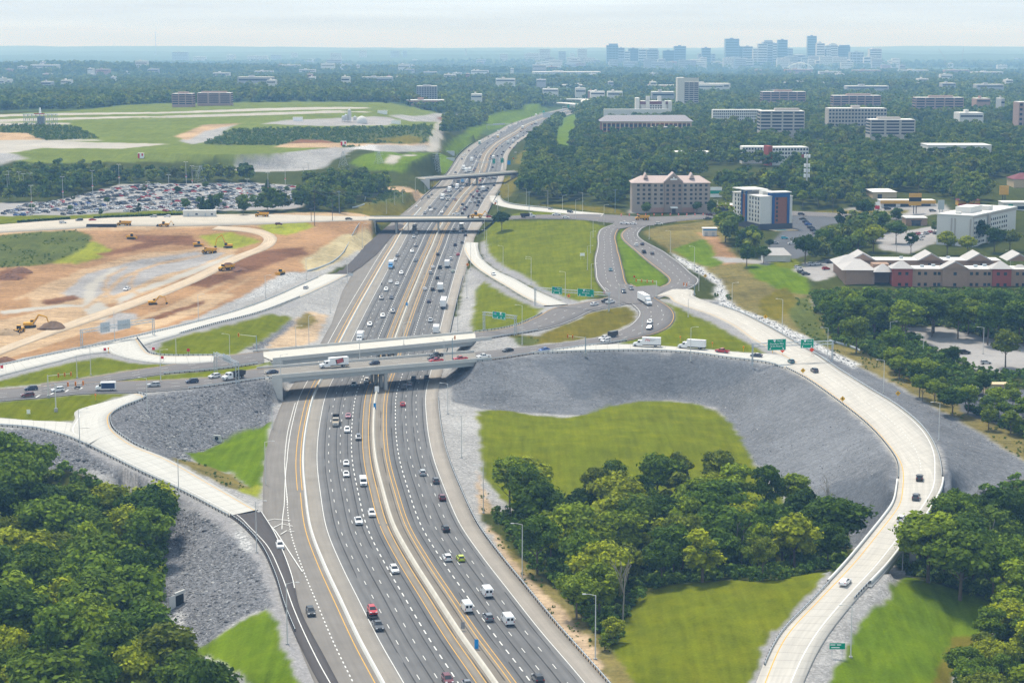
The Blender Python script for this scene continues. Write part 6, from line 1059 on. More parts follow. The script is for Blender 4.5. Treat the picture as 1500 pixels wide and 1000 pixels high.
windows(t, [10.8], [5.6 + 2.55 * i for i in range(6)], 1.3, 1.6, -.4); windows(t, [2.5, 6.2, 10.5, 14.5, 27.5, 31.2, 35.5], [5.6 + 2.55 * i for i in range(6)], 1.5, 1.6, axis='y', x=-.05); part(t, 'blue_frame', M_BLW, (-.7, -.01, 18.5, 20.1, 3.6, 21.8), (-.7, -.01, 24.5, 26, 3.6, 21.8), (-.7, 3, 18.5, 26, 21.81, 22.3)); part(t, 'brick_panel', M_BRK, (-.3, -.011, 20.11, 24.49, 3.6, 20)); part(t, 'roof_tower', M_WHW, (3, 12, 24, 34, 20.11, 22.4)); part(t, 'canopy_roof', M_ROOFW, (-2, 13, 17, 36, 22.41, 23)); part(t, 'roof_unit', M_ROOFW, (6, 12, 10, 15, 20.11, 22.6))
part(t, 'pool_deck', M_CRM, (5, 20, -11, -2, .05, .3)); part(t, 'pool', pmat('pool_water', (.05, .45, .5), .1, .05), (7, 14, -9.5, -5, .31, .34))
# long white hotel
rz = .98; t, p = bldg('long_hotel', 'long white flat roofed hotel with rows of dark windows at right', 1424, 362, rz, 'hotel'); foot(p, rz, -2, 72, -2, 24)
part(t, 'wall', M_WHW, (0, 70, 0, 21, -1, 17)); part(t, 'roof', M_ROOFW, (-.3, 70.3, -.3, 21.3, 17.01, 17.6)); part(t, 'cornice', M_OFF, (-.35, 70.35, -.35, -.01, 15.7, 17.0)); part(t, 'pilaster', M_OFF, (-.3, .5, -.4, -.36, 0, 15.69)); part(t, 'stair_tower', M_OFF, (22, 26, -.9, -.4, 0, 17.2)); part(t, 'roof_unit', M_WHW, (12, 30, 6, 15, 17.61, 21)); part(t, 'roof_unit', M_WHW, (36, 42, 4, 9, 17.61, 20)); part(t, 'roof_unit', M_ROOFW, (4, 6, 9, 12, 17.61, 18.8))
windows(t, [3, 5.5, 9, 11.5, 15, 17.5, 29, 32.5, 35.5, 39, 43, 47, 50.5, 54, 57.5][:14], [2.2 + 2.75 * i for i in range(5)], 1.5, 1.35, -.06)
for y in (1.0, 10, 12): part(t, 'wall_rib', M_OFF, (-.25, -.01, y, y + .8, 0, 15.6))
# brick lodging complex
t, p = bldg('lodging_complex', 'brick lodging complex with grey hipped roofs and red corner bays', 1308, 419, -.03, 'hotel'); foot(p, 0, -26, 70, -2, 60)
part(t, 'wall', M_BRW, (0, 68, 0, 14, -2, 8.2)); part(t, 'roof', M_ROOFW, (.4, 67.6, .4, 13.6, 8.21, 8.5)); part(t, 'red_bay', M_RDW, (-.4, 9.2, -.6, 7, -2, 8.6)); part(t, 'red_bay', M_RDW, (47.5, 56.5, -.6, 7, -2, 8.6))
hip(-1.4, 10.2, -1.4, 9, 8.61, 11.9, 5.0).build('hip_roof', M_GRF, t); hip(46.5, 57.5, -1.4, 9, 8.61, 11.9, 5.0).build('hip_roof', M_GRF, t); hip(-9, 1, 2, 12, 6.5, 10, 4.5).build('hip_roof', M_GRF, t); hip(56, 68, 1, 12, 6, 10, 5).build('hip_roof', M_GRF, t)
part(t, 'gable_wall', M_BRW, (23.5, 35.5, -.7, -.01, -2, 8.6)); gable(22.8, 36.2, -1.1, 8, 8.61, 12.3).build('gable_roof', M_GRF, t); gable(23.6, 35.4, -1.2, -1.11, 8.62, 11.8).build('gable_wall', M_BRW, t)
part(t, 'wall', M_BRW, (-16, 60, 36, 50, -2, 8.2)); part(t, 'roof', M_ROOFW, (-15.6, 59.6, 36.4, 49.6, 8.21, 8.5))
for x in (-16, 18, 42, 62): gable(x, x + 13, 34.5, 52, 8.51, 12.2).build('gable_roof', M_GRF, t); gable(x + .8, x + 12.2, 34.3, 34.49, 8.4, 11.5).build('gable_wall', M_BRW, t)
part(t, 'wing', M_BRW, (-22, -8, 6, 50, -2, 7)); hip(-24, -7, 5, 27, 7.01, 10.6, 7).build('hip_roof', M_GRF, t); hip(-24, -7, 27, 51, 7.01, 10.9, 7).build('hip_roof', M_GRF, t); part(t, 'link_wall', M_BRW, (-8, 0, 12, 20, -2, 9.3))
windows(t, [3, 6.4], [.9, 6.2], 1.5, 1.5, -.66); windows(t, [50.2, 53.6], [.9, 6.2], 1.5, 1.5, -.66); windows(t, [12.5, 15.5, 20, 22, 37.5, 40.2, 44, 46, 59.5, 62.5], [.9, 6.2], 1.4, 1.5, -.06); windows(t, [29.5], [.9, 6.2], 1.5, 1.5, -.76); windows(t, [-4, 4, 12, 24, 30, 38, 50, 56], [6.2], 1.4, 1.5, 35.94)
for x, y in ((14, 6), (20, 9), (40, 7), (45, 10), (10, 42), (34, 44), (52, 43)): part(t, 'roof_unit', M_GALV, (x, x + 1.8, y, y + 1.6, 8.51, 9.6))
# small buildings
def small(name, lab, px, pyb, w, d, h, m, roof, rz=0.0, cat='building', extra=None, rh=0.0, pad=3):
    t, p = bldg(name, lab, px, pyb, rz, cat); foot(p, rz, 0, w, 0, d, pad)
    part(t, 'wall', m, (0, w, 0, d, -.5, h))
    if rh: hip(-.6, w + .6, -.6, d + .6, h + .01, h + rh, w * .25).build('roof', roof, t)
    else: part(t, 'roof', roof, (-.3, w + .3, -.3, d + .3, h + .01, h + .5))
    for q in extra or []: part(t, q[0], q[1], *q[2:])
    return t
small('warehouse', 'pale warehouse with white sloping roof behind the yellow shop', 1279, 291, 16, 26, 4.5, M_CRM, M_ROOFW, rh=1.4, extra=[('door', M_WIN, (3, 6, -.08, -.01, 0, 3))])
small('yellow_shop', 'long shop with yellow fascia between trees at right', 1290, 304, 36, 12, 4.2, M_WHW, M_ROOFW, extra=[('fascia', M_YLW, (-.3, 36.3, -.6, -.31, 2.6, 4.8)), ('window', M_WIN, (2, 10, -.08, -.01, .5, 2.4)), ('window', M_WIN, (13, 20, -.08, -.01, .5, 2.4)), ('window', M_WIN, (24, 33, -.08, -.01, .5, 2.4))])
small('brown_bank', 'small brown building with pale flat roof above the car park wall', 1327, 331, 13, 12, 4.6, M_BRW, M_ROOFW, extra=[('porch', M_WIN, (3.5, 9, -.1, -.01, 0, 3.4)), ('fascia', M_DKB, (3, 9.6, -.5, -.11, 3.0, 3.6))])
small('fuel_station', 'fuel station canopy with orange stripe behind the blue and brick hotel', 1046, 312, 24, 14, 4.8, M_WHW, M_ROOFW, extra=[('fascia_stripe', M_ORG, (-.4, 24.4, -.5, -.31, 4.2, 5.0)), ('opening', M_WIN, (1.5, 10, -.1, -.01, 0, 3.6)), ('opening', M_WIN, (13, 22, -.1, -.01, 0, 3.6))])
small('garage_house', 'low white garage with grey hipped roof among trees', 1119, 383, 14, 12, 3.2, M_WHW, M_GRF, rh=3.4, extra=[('garage_door', M_ROOFW, (8, 12, -.08, -.01, 0, 2.6))]); small('garden_shed', 'small white shed with blue stripe on the hillside', 1030, 346, 8, 6, 4.2, M_WHW, M_ROOFW, extra=[('stripe', M_BLU, (0, 8, -.08, -.01, 3.4, 4.1)), ('door', M_GALV, (1, 2.6, -.08, -.01, 0, 2.4)), ('door', M_GALV, (5, 6.6, -.08, -.01, 0, 2.4))])
small('site_office', 'long white site office trailer at the car park edge', 268, 318, 21, 4, 3.8, M_WHW, M_ROOFW, cat='site office', extra=[('door', M_GALV, (3, 4, -.08, -.01, .4, 2.6)), ('door', M_GALV, (14, 15, -.08, -.01, .4, 2.6)), ('step', M_GTX, (2.6, 4.4, -1.4, -.02, 0, .4)), ('window', M_WIN, (8, 9.6, -.08, -.01, 1.4, 2.4)), ('window', M_WIN, (18, 19.4, -.08, -.01, 1.4, 2.4))])
small('utility_shed', 'cream utility enclosure with green bin by the lower car park', 1443, 576, 8.5, 4, 3, M_CRM, M_CRM, extra=[('gate', M_WHW, (1.2, 3.4, -.1, -.01, 0, 2.4)), ('bin', pmat('bin_green', (.02, .1, .05), .6, .1), (5, 7.6, -1, -.02, 0, 2))])
small('maroon_roof_house', 'building with a maroon roof at the right edge', 1485, 275, 30, 20, 6, M_CRM, M_MAR, rh=4); small('green_fascia_shop', 'white shop with green corner behind the long white hotel', 1470, 308, 30, 14, 4.6, M_WHW, M_ROOFW, extra=[('green_panel', M_GRN, (3, 6, -.1, -.01, 0, 3.8)), ('window', M_WIN, (9, 26, -.1, -.01, .6, 2.6))])
small('maroon_car_wash', 'low shop with red and yellow band behind the long hotel', 1404, 302, 14, 9, 3.6, M_YLW, M_MAR, extra=[('stripe', M_RED, (-.3, 14.3, -.4, -.31, 0, 1.6))])
small('white_flat_building', 'pale flat roofed building among trees at upper right', 1359, 242, 52, 30, 16, M_WHW, M_ROOFW, extra=[('window', M_WIN, (4, 20, -.1, -.01, 12, 14)), ('window', M_WIN, (26, 46, -.1, -.01, 12, 14))]); small('white_strip_building', 'long low white building in the wood above the gabled hotel', 983, 238, 38, 20, 8.5, M_WHW, M_ROOFW, extra=[('window', M_WIN, (3, 30, -.1, -.01, 6, 7.4))])
# tall signs
def tall_sign(px, yb, yt, w, hh, cols, lab, pm=None):
    p = hit(px, yb); h = (yb - yt) / scale_at(p); t = thing('pole_sign', lab, 'sign', p, 0, 'tall roadside signs')
    for x in (-.8, .8): MB().tube((x, 0, 0), (x, 0, h - hh), .3, .3, 6).build('column', pm or M_DKB, t)
    n = len(cols)
    for i, c in enumerate(cols): MB().box(-w / 2, w / 2, -.4, .4, h - hh * (i + 1) / n, h - hh * i / n - .1).build('sign_box', c, t)
tall_sign(1340, 313, 283, 8, 8, [M_YLW, M_BTX, M_YLW], 'tall yellow and black sign on dark columns'); tall_sign(1470, 300, 272, 6, 6, [M_YLW], 'yellow sign box on a tall dark pole at right'); tall_sign(1285, 306, 296, 3, 4.5, [M_WTX, M_RED], 'white and red pylon sign by the yellow shop', M_WTX); tall_sign(1378, 318, 293, 4, 6, [M_SBK], 'tall grey pole sign left of the long white hotel', M_SBK); tall_sign(1049, 290, 274, 8, 7, [M_WTX, M_GRN, M_WTX], 'green and white billboard right of the gabled hotel'); tall_sign(805, 175, 165, 20, 8, [M_SBK], 'white billboard beside the distant interstate curve'); tall_sign(660, 226, 221, 8, 5, [M_SBK], 'white sign board by the interstate, upper one of two'); tall_sign(660, 235, 231, 8, 4, [M_SBK], 'white sign board by the interstate, lower one of two')
# cell tower
p = hit(1181, 290); h = (290 - 228) / scale_at(p); t = thing('cell_tower', 'white cell tower with three rings of antenna panels', 'cell tower', p); MB().tube((0, 0, 0), (0, 0, h), .7, .45, 8).build('mast', M_MAST, t)
for f in (1.0, .78, .66, .54):
    q = MB().tube((0, 0, h * f - .4), (0, 0, h * f), 1.4, 1.4, 10).build('platform', M_MAST, t)
    for k in range(9): a = k * 2 * math.pi / 9; MB().box(1.9 * math.cos(a) - .2, 1.9 * math.cos(a) + .2, 1.9 * math.sin(a) - .2, 1.9 * math.sin(a) + .2, h * f - 1.6, h * f + .8).build('antenna', M_WTX, q)
# offices: storeys as window bands
def office(px0, px1, pyb, pyt, nst, lab, wall=M_OFF, depth=24, rz=0.0, ph=None, name='office_building', cols=0, T0=11.0, grp='office blocks among the trees'):
    s_ = scale_at(hit(px0, pyb)); p = hit(px0, pyb + T0 * s_); s_ = scale_at(p); w = (px1 - px0) / s_; h = (pyb - pyt) / s_; p[2] += T0; t = thing(name, lab, 'office building' if 'office' in name else 'building', p, rz, grp); foot(p, rz, 0, w, -4, depth, 8)
    st = h / nst; part(t, 'wall', wall, (0, w, 0, depth, -T0 - 3, h)); part(t, 'roof', M_ROOFW, (.5, w - .5, .5, depth - .5, h + .01, h + .4))
    for k in range(nst):
        if cols: windows(t, [(i + .5) * w / cols for i in range(cols)], [k * st + st * .52], w / cols * .6, st * .5, -.08, m=M_GLB)
        else:
            n = max(3, int(w / 11)); bb = MB()
            for i in range(n): bb.box(w * (i + .08) / n, w * (i + .92) / n, -.12, -.01, k * st + st * .3, k * st + st * .8)
            bb.box(-.12, -.01, 1, depth - 1, k * st + st * .3, k * st + st * .8).box(w + .01, w + .12, 1, depth - 1, k * st + st * .3, k * st + st * .8); bb.build('window_band', M_GLB, t)
    if ph: part(t, 'penthouse', wall, (w * ph[0], w * ph[1], depth * .3, depth * .7, h + .41, h + st * .8))
    return t
office(1113, 1178, 194, 165, 6, 'six storey office block with rounded corner, right of long white building', ph=(.35, .9)); office(1213, 1298, 187, 161, 5, 'wide five storey office block with small square windows', cols=18, ph=(.42, .56)); office(1274, 1340, 200, 178, 5, 'curved five storey office block in front of the wide one', ph=(.2, .7))
office(1116, 1180, 150, 136, 4, 'far banded office block, leftmost of three in a row', M_PNKB, ph=(.3, .7)); office(1220, 1290, 156, 142, 4, 'far banded office block, middle of three in a row', M_PNKB, ph=(.3, .8)); office(1341, 1411, 160, 145, 4, 'far banded office block, rightmost of three in a row', M_PNKB, ph=(.3, .8)); office(1491, 1530, 187, 152, 5, 'office block cut by the right edge of the view', M_PNKB, cols=6)
office(252, 282, 154, 138, 5, 'brown banded office block at upper left, the narrower one', M_PNKB, T0=3, ph=(.25, .75)); office(289, 338, 152, 137, 5, 'brown banded office block at upper left, the wider one', M_PNKB, T0=3, ph=(.1, .85))
t = office(610, 640, 149, 127, 8, 'grey tower block with white end columns beyond the airfield', pmat('grey_tower_wall', (.3, .31, .33), .9, .1), T0=3, ph=(.3, .7), cols=8)
for i, x in enumerate((0, .25, .5, .75, .97)): pass
t = office(1002, 1023, 152, 122, 10, 'tall pale tower with gridded glass front above the trees', M_OFF, 30); 
p = hit(992, 162); s_ = scale_at(p); part(t, 'side_wall', pmat('pale_tower_wall', (.6, .58, .54), .9, .05), (-10 / s_, -.02, 0, 30, -4, 37)); part(t, 'crown', MATS['pale_tower_wall'], (-.01, 21 / s_, -.3, -.13, 27 + 4, 37))
office(1044, 1116, 179, 163, 4, 'long white and grey apartment row left of the rounded office block', M_WHW, 16, cols=24, name='apartment_row'); office(1087, 1130, 232, 216, 3, 'white modern block with red stair tower, left half', M_WHW, 18, cols=10, T0=5.0, name='modern_block'); t = office(1131, 1186, 234, 217, 3, 'white modern block with red corner, right half', M_WHW, 18, rz=.15, cols=12, T0=5.0, name='modern_block'); part(t, 'red_tower', M_RDW, (-4, -.5, -2, 12, -9, 11)); part(t, 'red_panel', M_RDW, (24, 33, -.3, -.14, 0, 4))
# arcaded brick building
p = hit(881, 205); p[2] += 8; s_ = scale_at(p); w = 132 / s_; t = thing('arcaded_building', 'long curved brick building with cream pillars and grey roof', 'office building', p); foot(p, 0, 0, w, -6, 40, 8); hb = 16 / s_
part(t, 'wall', M_BRK, (0, w, 0, 34, -11, hb)); b = MB().add([(-2, -2, hb + .02), (w + 2, -2, hb + .02), (w + 2, 36, hb + .02), (-2, 36, hb + .02), (6, 14, hb + 6), (w - 6, 14, hb + 6), (w - 6, 22, hb + 6), (6, 22, hb + 6)], [(3, 2, 1, 0), (4, 5, 6, 7), (0, 1, 5, 4), (1, 2, 6, 5), (2, 3, 7, 6), (3, 0, 4, 7)]); b.build('roof', pmat('slate_roof', (.25, .24, .26), .8, .1), t); part(t, 'entablature', M_CRM, (0, w, -.6, -.01, hb - 1.6, hb))
for i in range(21): x = w * (i + .1) / 20.4; part(t, 'pillar', M_CRM, (x, x + 1.1, -.6, -.01, 0, hb - 1.61)); 
windows(t, [w * (i + .72) / 20.4 for i in range(20)], [hb * .28, hb * .62], 3.0, hb * .24, -.06); part(t, 'annex', M_BRK, (w * .55, w * .82, -16, -.7, -4, 6)); part(t, 'annex_roof', M_OFF, (w * .54, w * .83, -17, -.7, 6.01, 6.7)); part(t, 'annex_window', M_WIN, (w * .6, w * .66, -16.1, -16.01, 2, 4.6)); part(t, 'annex_window', M_WIN, (w * .7, w * .77, -16.1, -16.01, 2, 4.6))
# white castle-like hotel
p = hit(931, 181); p[2] += 12; s_ = scale_at(p); w = 53 / s_; h = 19 / s_; t = thing('white_towered_hotel', 'white hotel with square towers and brown mansard above brick building', 'hotel', p); foot(p, 0, -42, w, -8, 26, 6)
part(t, 'wall', M_WHW, (w * .15, w * .88, 1, 22, -15, h)); 
for f in (0, .28, .72, .9): part(t, 'tower', M_WHW, (w * f, w * (f + .1), -1, 22.4, -15, h + (4 if f in (0,) else 0)))
for f in (.3, .62): part(t, 'tower', M_WHW, (w * f, w * (f + .1), 8, 16, h, h + 6))
part(t, 'mansard', M_MAR, (w * .11, w * .89, -.4, .99, h - 4, h - .4)); windows(t, [w * (.42 + .07 * i) for i in range(5)], [h * (.12 + .17 * j) for j in range(4)], 2.2, 1.6, .94); part(t, 'low_wing', M_WHW, (-42, w * .9, -14, -6, -15, 7))
# batch plant on the airfield
p = hit(530, 181); s_ = scale_at(p); t = thing('storage_dome', 'grey white storage dome on the batching yard', 'dome', p); b = MB(); R0 = 17 / s_ / 2 * 1.0
b.loft([[(R0 * math.cos(u) * math.cos(v), R0 * math.cos(u) * math.sin(v), R0 * 1.3 * math.sin(u)) for v in np.linspace(0, 2 * math.pi, 20, endpoint=False)] for u in np.linspace(0, 1.5, 7)]); b.build('shell', pmat('dome_fabric', (.55, .55, .54), .8, .06), t); part(t, 'base_ring', M_PIER, (-R0 * .9, R0 * .9, -R0 * .9, R0 * .9, -1, .4))
for i, (x, hh, lab) in enumerate(((503, 6, 'squat silo of the batching plant, leftmost'), (512, 13, 'tallest grey silo of the batching plant'), (507, 7.5, 'squat silo of the batching plant, middle'), (520, 5.5, 'short silo of the batching plant, nearest the dome'))):
    p = hit(x, 179); t = thing('silo', lab, 'silo', p, 0, 'silos of the batching plant'); MB().tube((0, 0, 2), (0, 0, hh), 1.9, 1.9, 12).build('tank', M_MAST, t); MB().tube((0, 0, hh), (0, 0, hh + 1.4), 1.9, .4, 12).build('cap', M_GALV, t)
    for a, c in ((-1.3, -1.3), (1.3, -1.3), (1.3, 1.3), (-1.3, 1.3)): MB().tube((a, c, -1), (a, c, 2.2), .2).build('leg', M_GALV, t)
for i, (x, y, lab) in enumerate(((436, 177.5, 'white box container at the left of the batching yard'), (560, 167, 'white site hut behind the dome'), (580, 182, 'small white hut at the right of the batching yard'), (206, 232, 'red and white checked hut on the airfield grass'), (503, 214, 'red and white checked block above the gravel bank'))):
    p = hit(x, y); s_ = scale_at(p); t = thing('site_hut', lab, 'hut', p, 0, 'huts on the airfield'); w = (14 if i < 3 else 8) / s_; b = part(t, 'wall', M_WTX, (-w / 2, w / 2, 0, 4, -.5, 4)); part(t, 'roof', M_ROOFW, (-w / 2 - .2, w / 2 + .2, -.2, 4.2, 4.01, 4.3))
    if i > 2: part(t, 'red_panel', M_RED, (-w / 2, -w / 6, -.08, -.01, 0, 4), (w / 6, w / 2, -.08, -.01, 2, 4))
# airfield landing light pier with white red beacon
p = hit(35, 182); s_ = scale_at(p); w = 47 / s_; t = thing('approach_light_pier', 'steel lattice pier with white cone beacon on the airfield mound', 'lighting pier', p); hp = 14 / s_; b = MB()
for i in range(9):
    for y in (0, 6): b.tube((w * i / 8, y, -1), (w * i / 8, y, hp), .25, .25, 4)
    if i < 8: b.tube((w * i / 8, 0, 0), (w * (i + 1) / 8, 0, hp), .15, .15, 4); b.tube((w * i / 8, 0, hp), (w * (i + 1) / 8, 0, 0), .15, .15, 4)
b.box(-1, w + 1, -.4, 6.4, hp, hp + .5); b.build('frame', M_PBLUE, t); part(t, 'hut', M_GTX, (w * .42, w * .62, 1, 5, 0, hp - 2)); MB().tube((w * .5, 3, hp + .5), (w * .5, 3, hp + 7), 1.4, .7, 10).build('beacon_cone', M_WTX, t); part(t, 'red_rail', M_RED, (w * .33, w * .66, -.6, -.42, hp + .5, hp + 1.2))
# distant flyover interchange
PTS = [(660, 152), (710, 149.5), (760, 148.5), (795, 147), (830, 147.5), (860, 152), (885, 157)]
def flyover(pts, up, lab, w=8):
    P = spline([atr(x, y, up) for x, y in pts], 20); t = thing('flyover_bridge', lab, 'bridge', P[0], 0, 'distant flyovers'); base = P[0]
    V, F = sweep(P, [(-w, -1.6), (w, -1.6), (w, 1.0), (-w, 1.0)]); link('deck', npmesh('deck', V - base, F, M_BARW), t)
    for q in P[2::5]: g = float(hgt(q[0], q[1])); MB().box(-2, 2, -2, 2, g - base[2] - 2, q[2] - base[2] - 1.5).build('pier', M_PIER, t, (q[0] - base[0], q[1] - base[1], 0))
flyover([(790, 147), (815, 145.5), (838, 145.5), (858, 149), (880, 156)], 13, 'pale curving flyover bridge at the distant interchange, upper one'); flyover([(786, 152), (815, 151), (845, 153), (872, 158)], 8, 'pale straight flyover bridge below the upper flyover'); flyover([(655, 152), (700, 150.5), (745, 149.5), (786, 149)], 4, 'pale elevated road left of the distant interchange', 7)
M_FWALL = pmat('far_pale_wall', (.60, .585, .56), .9, .1, .05); M_FGREY = pmat('far_grey_wall', (.36, .37, .39), .9, .1, .05); M_FRED = pmat('far_brick_wall', (.36, .22, .18), .9, .1, .05)
FAR = []
def far(px0, px1, pyb, pyt, m=M_FWALL, d=30): FAR.append((px0, px1, pyb, pyt, m, d))
for s in '26,38,101,98;45,85,100,95.5;0,15,123,118;0,6,125,116;118,126,92,90;198,216,98,92;252,276,91,76;283,302,92,83;312,336,112,108;332,345,88,80;348,400,123,116;362,392,90,82;397,412,87,80;373,400,108,105;412,440,100,97;426,436,84,77;438,462,106,103;445,460,93,90;470,490,100,95;478,500,97,88;248,272,122,119;484,500,90,78;500,512,122,115;526,537,84,74;572,585,84,74;590,596,84,74;681,684,82,71;498,512,102,98;530,575,120,113;555,590,118,112;583,600,102,96;620,640,110,106;650,668,116,112;690,716,107,104;726,755,122,117;697,712,93,88;732,744,90,79;768,790,90,78;780,800,106,96;790,806,92,72;800,822,101,94;818,829,92,75;835,842,88,78;846,860,92,72;780,880,109,106;905,925,90,80;820,884,128,125.5;786,800,122,120;795,818,137,134;862,872,139,136;865,886,142,139.5;933,992,131,125;955,988,144,137;890,912,143,137;1000,1070,130,124;1020,1060,130,126;1147,1215,128,121;1225,1240,124,120;1240,1302,132,129;1300,1330,127,124;1378,1395,116,110;1380,1400,128,125;1430,1470,130,127;1318,1326,105,97;1345,1360,122,118;1430,1450,153,149;1318,1360,107,104;1384,1420,107,104;1425,1470,110,107;1466,1471,157,147;1405,1440,176,170;1200,1232,110,106;1250,1290,108,104;1150,1190,107,103;60,75,126,123;140,160,105,103;216,232,106,102;595,650,153,149;640,655,155,150;690,706,146,141;843,858,138,131'.split(';'):
    a = [float(q) for q in s.split(',')]; far(*a)
def zat0(p):
    r, c = cells(p[0], p[1]); return COV[int(np.clip(round(float(r)), 0, NR - 1)), int(np.clip(round(float(c)), 0, NC - 1)), 0] < .058
r3 = random.Random(17)
for k in range(46): x_ = r3.choice([r3.uniform(0, 760), r3.uniform(420, 1500)]); y_ = r3.uniform(87, 127); w_ = r3.uniform(4, 16); far(x_, x_ + w_, y_, y_ - r3.uniform(1.6, 3.2))
for k in range(50): x_ = r3.uniform(775, 1310); y_ = r3.uniform(94, 99); w_ = r3.uniform(8, 22); far(x_, x_ + w_, y_, y_ - r3.uniform(4, 13))
FAR.sort(key=lambda f: f[0])
for i, (x0, x1, yb, yt, m, d) in enumerate(FAR):
    s_ = scale_at(hit(x0, yb)); p = hit(x0, yb + 13 * s_); up_ = bool(yb > 92 and zat0(p)); p = p if up_ else hit(x0, yb + .6); s_ = scale_at(p); p[2] += 13 if up_ else 0; w = (x1 - x0) / s_; h = max((yb - yt) / s_, 6); d = min(max(30, w * .4), 90); m = (M_FWALL, M_FWALL, M_FGREY, M_FWALL, M_FRED)[(i * 7) % 5] if yb - yt < 7 else (M_FGREY, M_FWALL)[i % 2]
    b = MB().box(0, w, 0, d, -18, h).box(.3, w - .3, .3, d - .3, h, h + .8, 1).box(w * .3, w * .45, d * .3, d * .6, h + .8, h + 4, 0)
    for k in range(max(1, int(h / 9))): z = (k + .35) * h / max(1, int(h / 9)); b.box(w * .04, w * .96, -.3, 0, z, z + min(2.4, h * .3), 2)
    big = yb - yt > 7; o = b.build('distant_tower' if big else 'distant_building', [m, M_ROOFW, M_GLB], None, p); foot(p, 0, 0, w, -25, d, 12)
    tag(o, ('distant mid rise block in the hazy plain' if big else 'distant low pale building in the hazy plain') + f', {ordn(i + 1)} from the left', 'building', 'distant buildings in the plain')
# downtown towers
M_TW = [pmat('tower_blue_glass', (.16, .22, .27), .3, .1, .02), pmat('tower_pale_stone', (.60, .57, .53), .8, .1, .02), pmat('tower_grey', (.34, .36, .38), .6, .1, .02), pmat('tower_dark', (.10, .13, .17), .4, .1, .02)]
TW = [(887, 904, 64, 0, 's'), (903, 913, 70, 2, ''), (913, 921, 75, 1, ''), (919, 933, 71, 3, ''), (933, 946, 72, 1, ''), (945, 962, 71, 2, 's'), (950, 963, 74, 1, ''), (969, 985, 74, 3, ''), (985, 1002, 67.5, 0, ''), (1020, 1045, 77, 2, 'k'), (1025, 1038, 70, 0, ''), (1059, 1079, 57, 0, ''), (1066, 1079, 66, 1, 'p'), (1075, 1084, 68, 3, ''), (1084, 1099, 68, 2, ''), (1099, 1106, 71, 1, ''), (1106, 1120, 64, 1, ''), (1113, 1128, 59, 2, 's'), (1112, 1126, 70, 3, ''), (1126, 1134, 63, 1, ''), (1135, 1149, 58.5, 0, ''), (1145, 1157, 71, 2, ''), (1158, 1176, 79, 2, 'p'), (1178, 1191, 53, 0, ''), (1184, 1196, 63, 1, 'p'), (1191, 1203, 61, 1, 'k'), (1196, 1205, 72, 3, ''), (1203, 1212, 67, 1, ''), (1207, 1222, 64, 1, 'a'), (1222, 1240, 66, 3, 's'), (1240, 1260, 76, 2, ''), (1260, 1270, 83, 1, ''), (1268, 1286, 70, 1, 's'), (1170, 1180, 84, 2, ''), (1150, 1170, 86, 2, ''), (1190, 1210, 88, 1, ''), (1225, 1246, 87, 1, 'p'), (1078, 1100, 86, 1, ''), (1040, 1060, 90, 1, ''), (1000, 1020, 91, 1, ''), (960, 985, 93, 2, ''), (925, 945, 91, 3, ''), (890, 902, 90, 1, '')]
LT = 'downtown tower in the hazy skyline'
order = sorted(range(len(TW)), key=lambda i: TW[i][0])
for rk, i in enumerate(order):
    x0, x1, yt, mi, sh = TW[i]; Y = 10950 + (i % 5) * 90 - (250 if yt > 80 else 0); s_ = FPX / Y; xw = (x0 - 750) / s_; g = float(hgt(xw, Y)); w = (x1 - x0) / s_; zt = CAMH + (HOR - yt) / s_ * 1.0 + 0; h = zt - g; dp = max(w * .8, 30)
    b = MB(); hm = h * (.93 if sh else 1)
    b.box(0, w, 0, dp, -15, hm)
    if sh == 's': b.box(w * .2, w * .95, dp * .1, dp * .9, hm, h)
    if sh == 'k': b.box(w * .15, w * .6, dp * .1, dp * .9, hm, hm + h * .05).box(w * .3, w * .55, dp * .1, dp * .9, hm + h * .05, h)
    if sh == 'p': b.box(w * .1, w * .9, dp * .1, dp * .9, hm, h, 0, w * .35, dp * .35)
    if sh == 'a':
        pr = [(w * .5 - w * .42 * math.cos(a), hm + h * .09 * math.sin(a)) for a in np.linspace(0, math.pi, 9)]; b.loft([[(x, y, z) for x, z in pr] for y in (0, dp)])
    nb = int(h / 14)
    for k in range(nb): b.box(w * .05, w * .95, -.6, 0, (k + .3) * hm / nb, (k + .75) * hm / nb, 1)
    if i % 3 == 0:
        for q in range(3): b.box(w * (.15 + .3 * q), w * (.2 + .3 * q), -1.2, -.6, 4, hm - 3, 0)
    b.box(w * .35, w * .6, dp * .3, dp * .6, hm, hm + 5)
    o = b.build('downtown_tower', [M_TW[mi], M_GLB], None, (xw, Y, g)); tag(o, ('tallest ' if yt == 53 else 'domed ' if sh == 'a' else 'pointed ' if sh == 'p' else 'stepped ' if sh in 'sk' and sh else 'flat topped ') + f'{LT}, {ordn(rk + 1)} from the left', 'skyscraper', 'downtown skyscrapers')
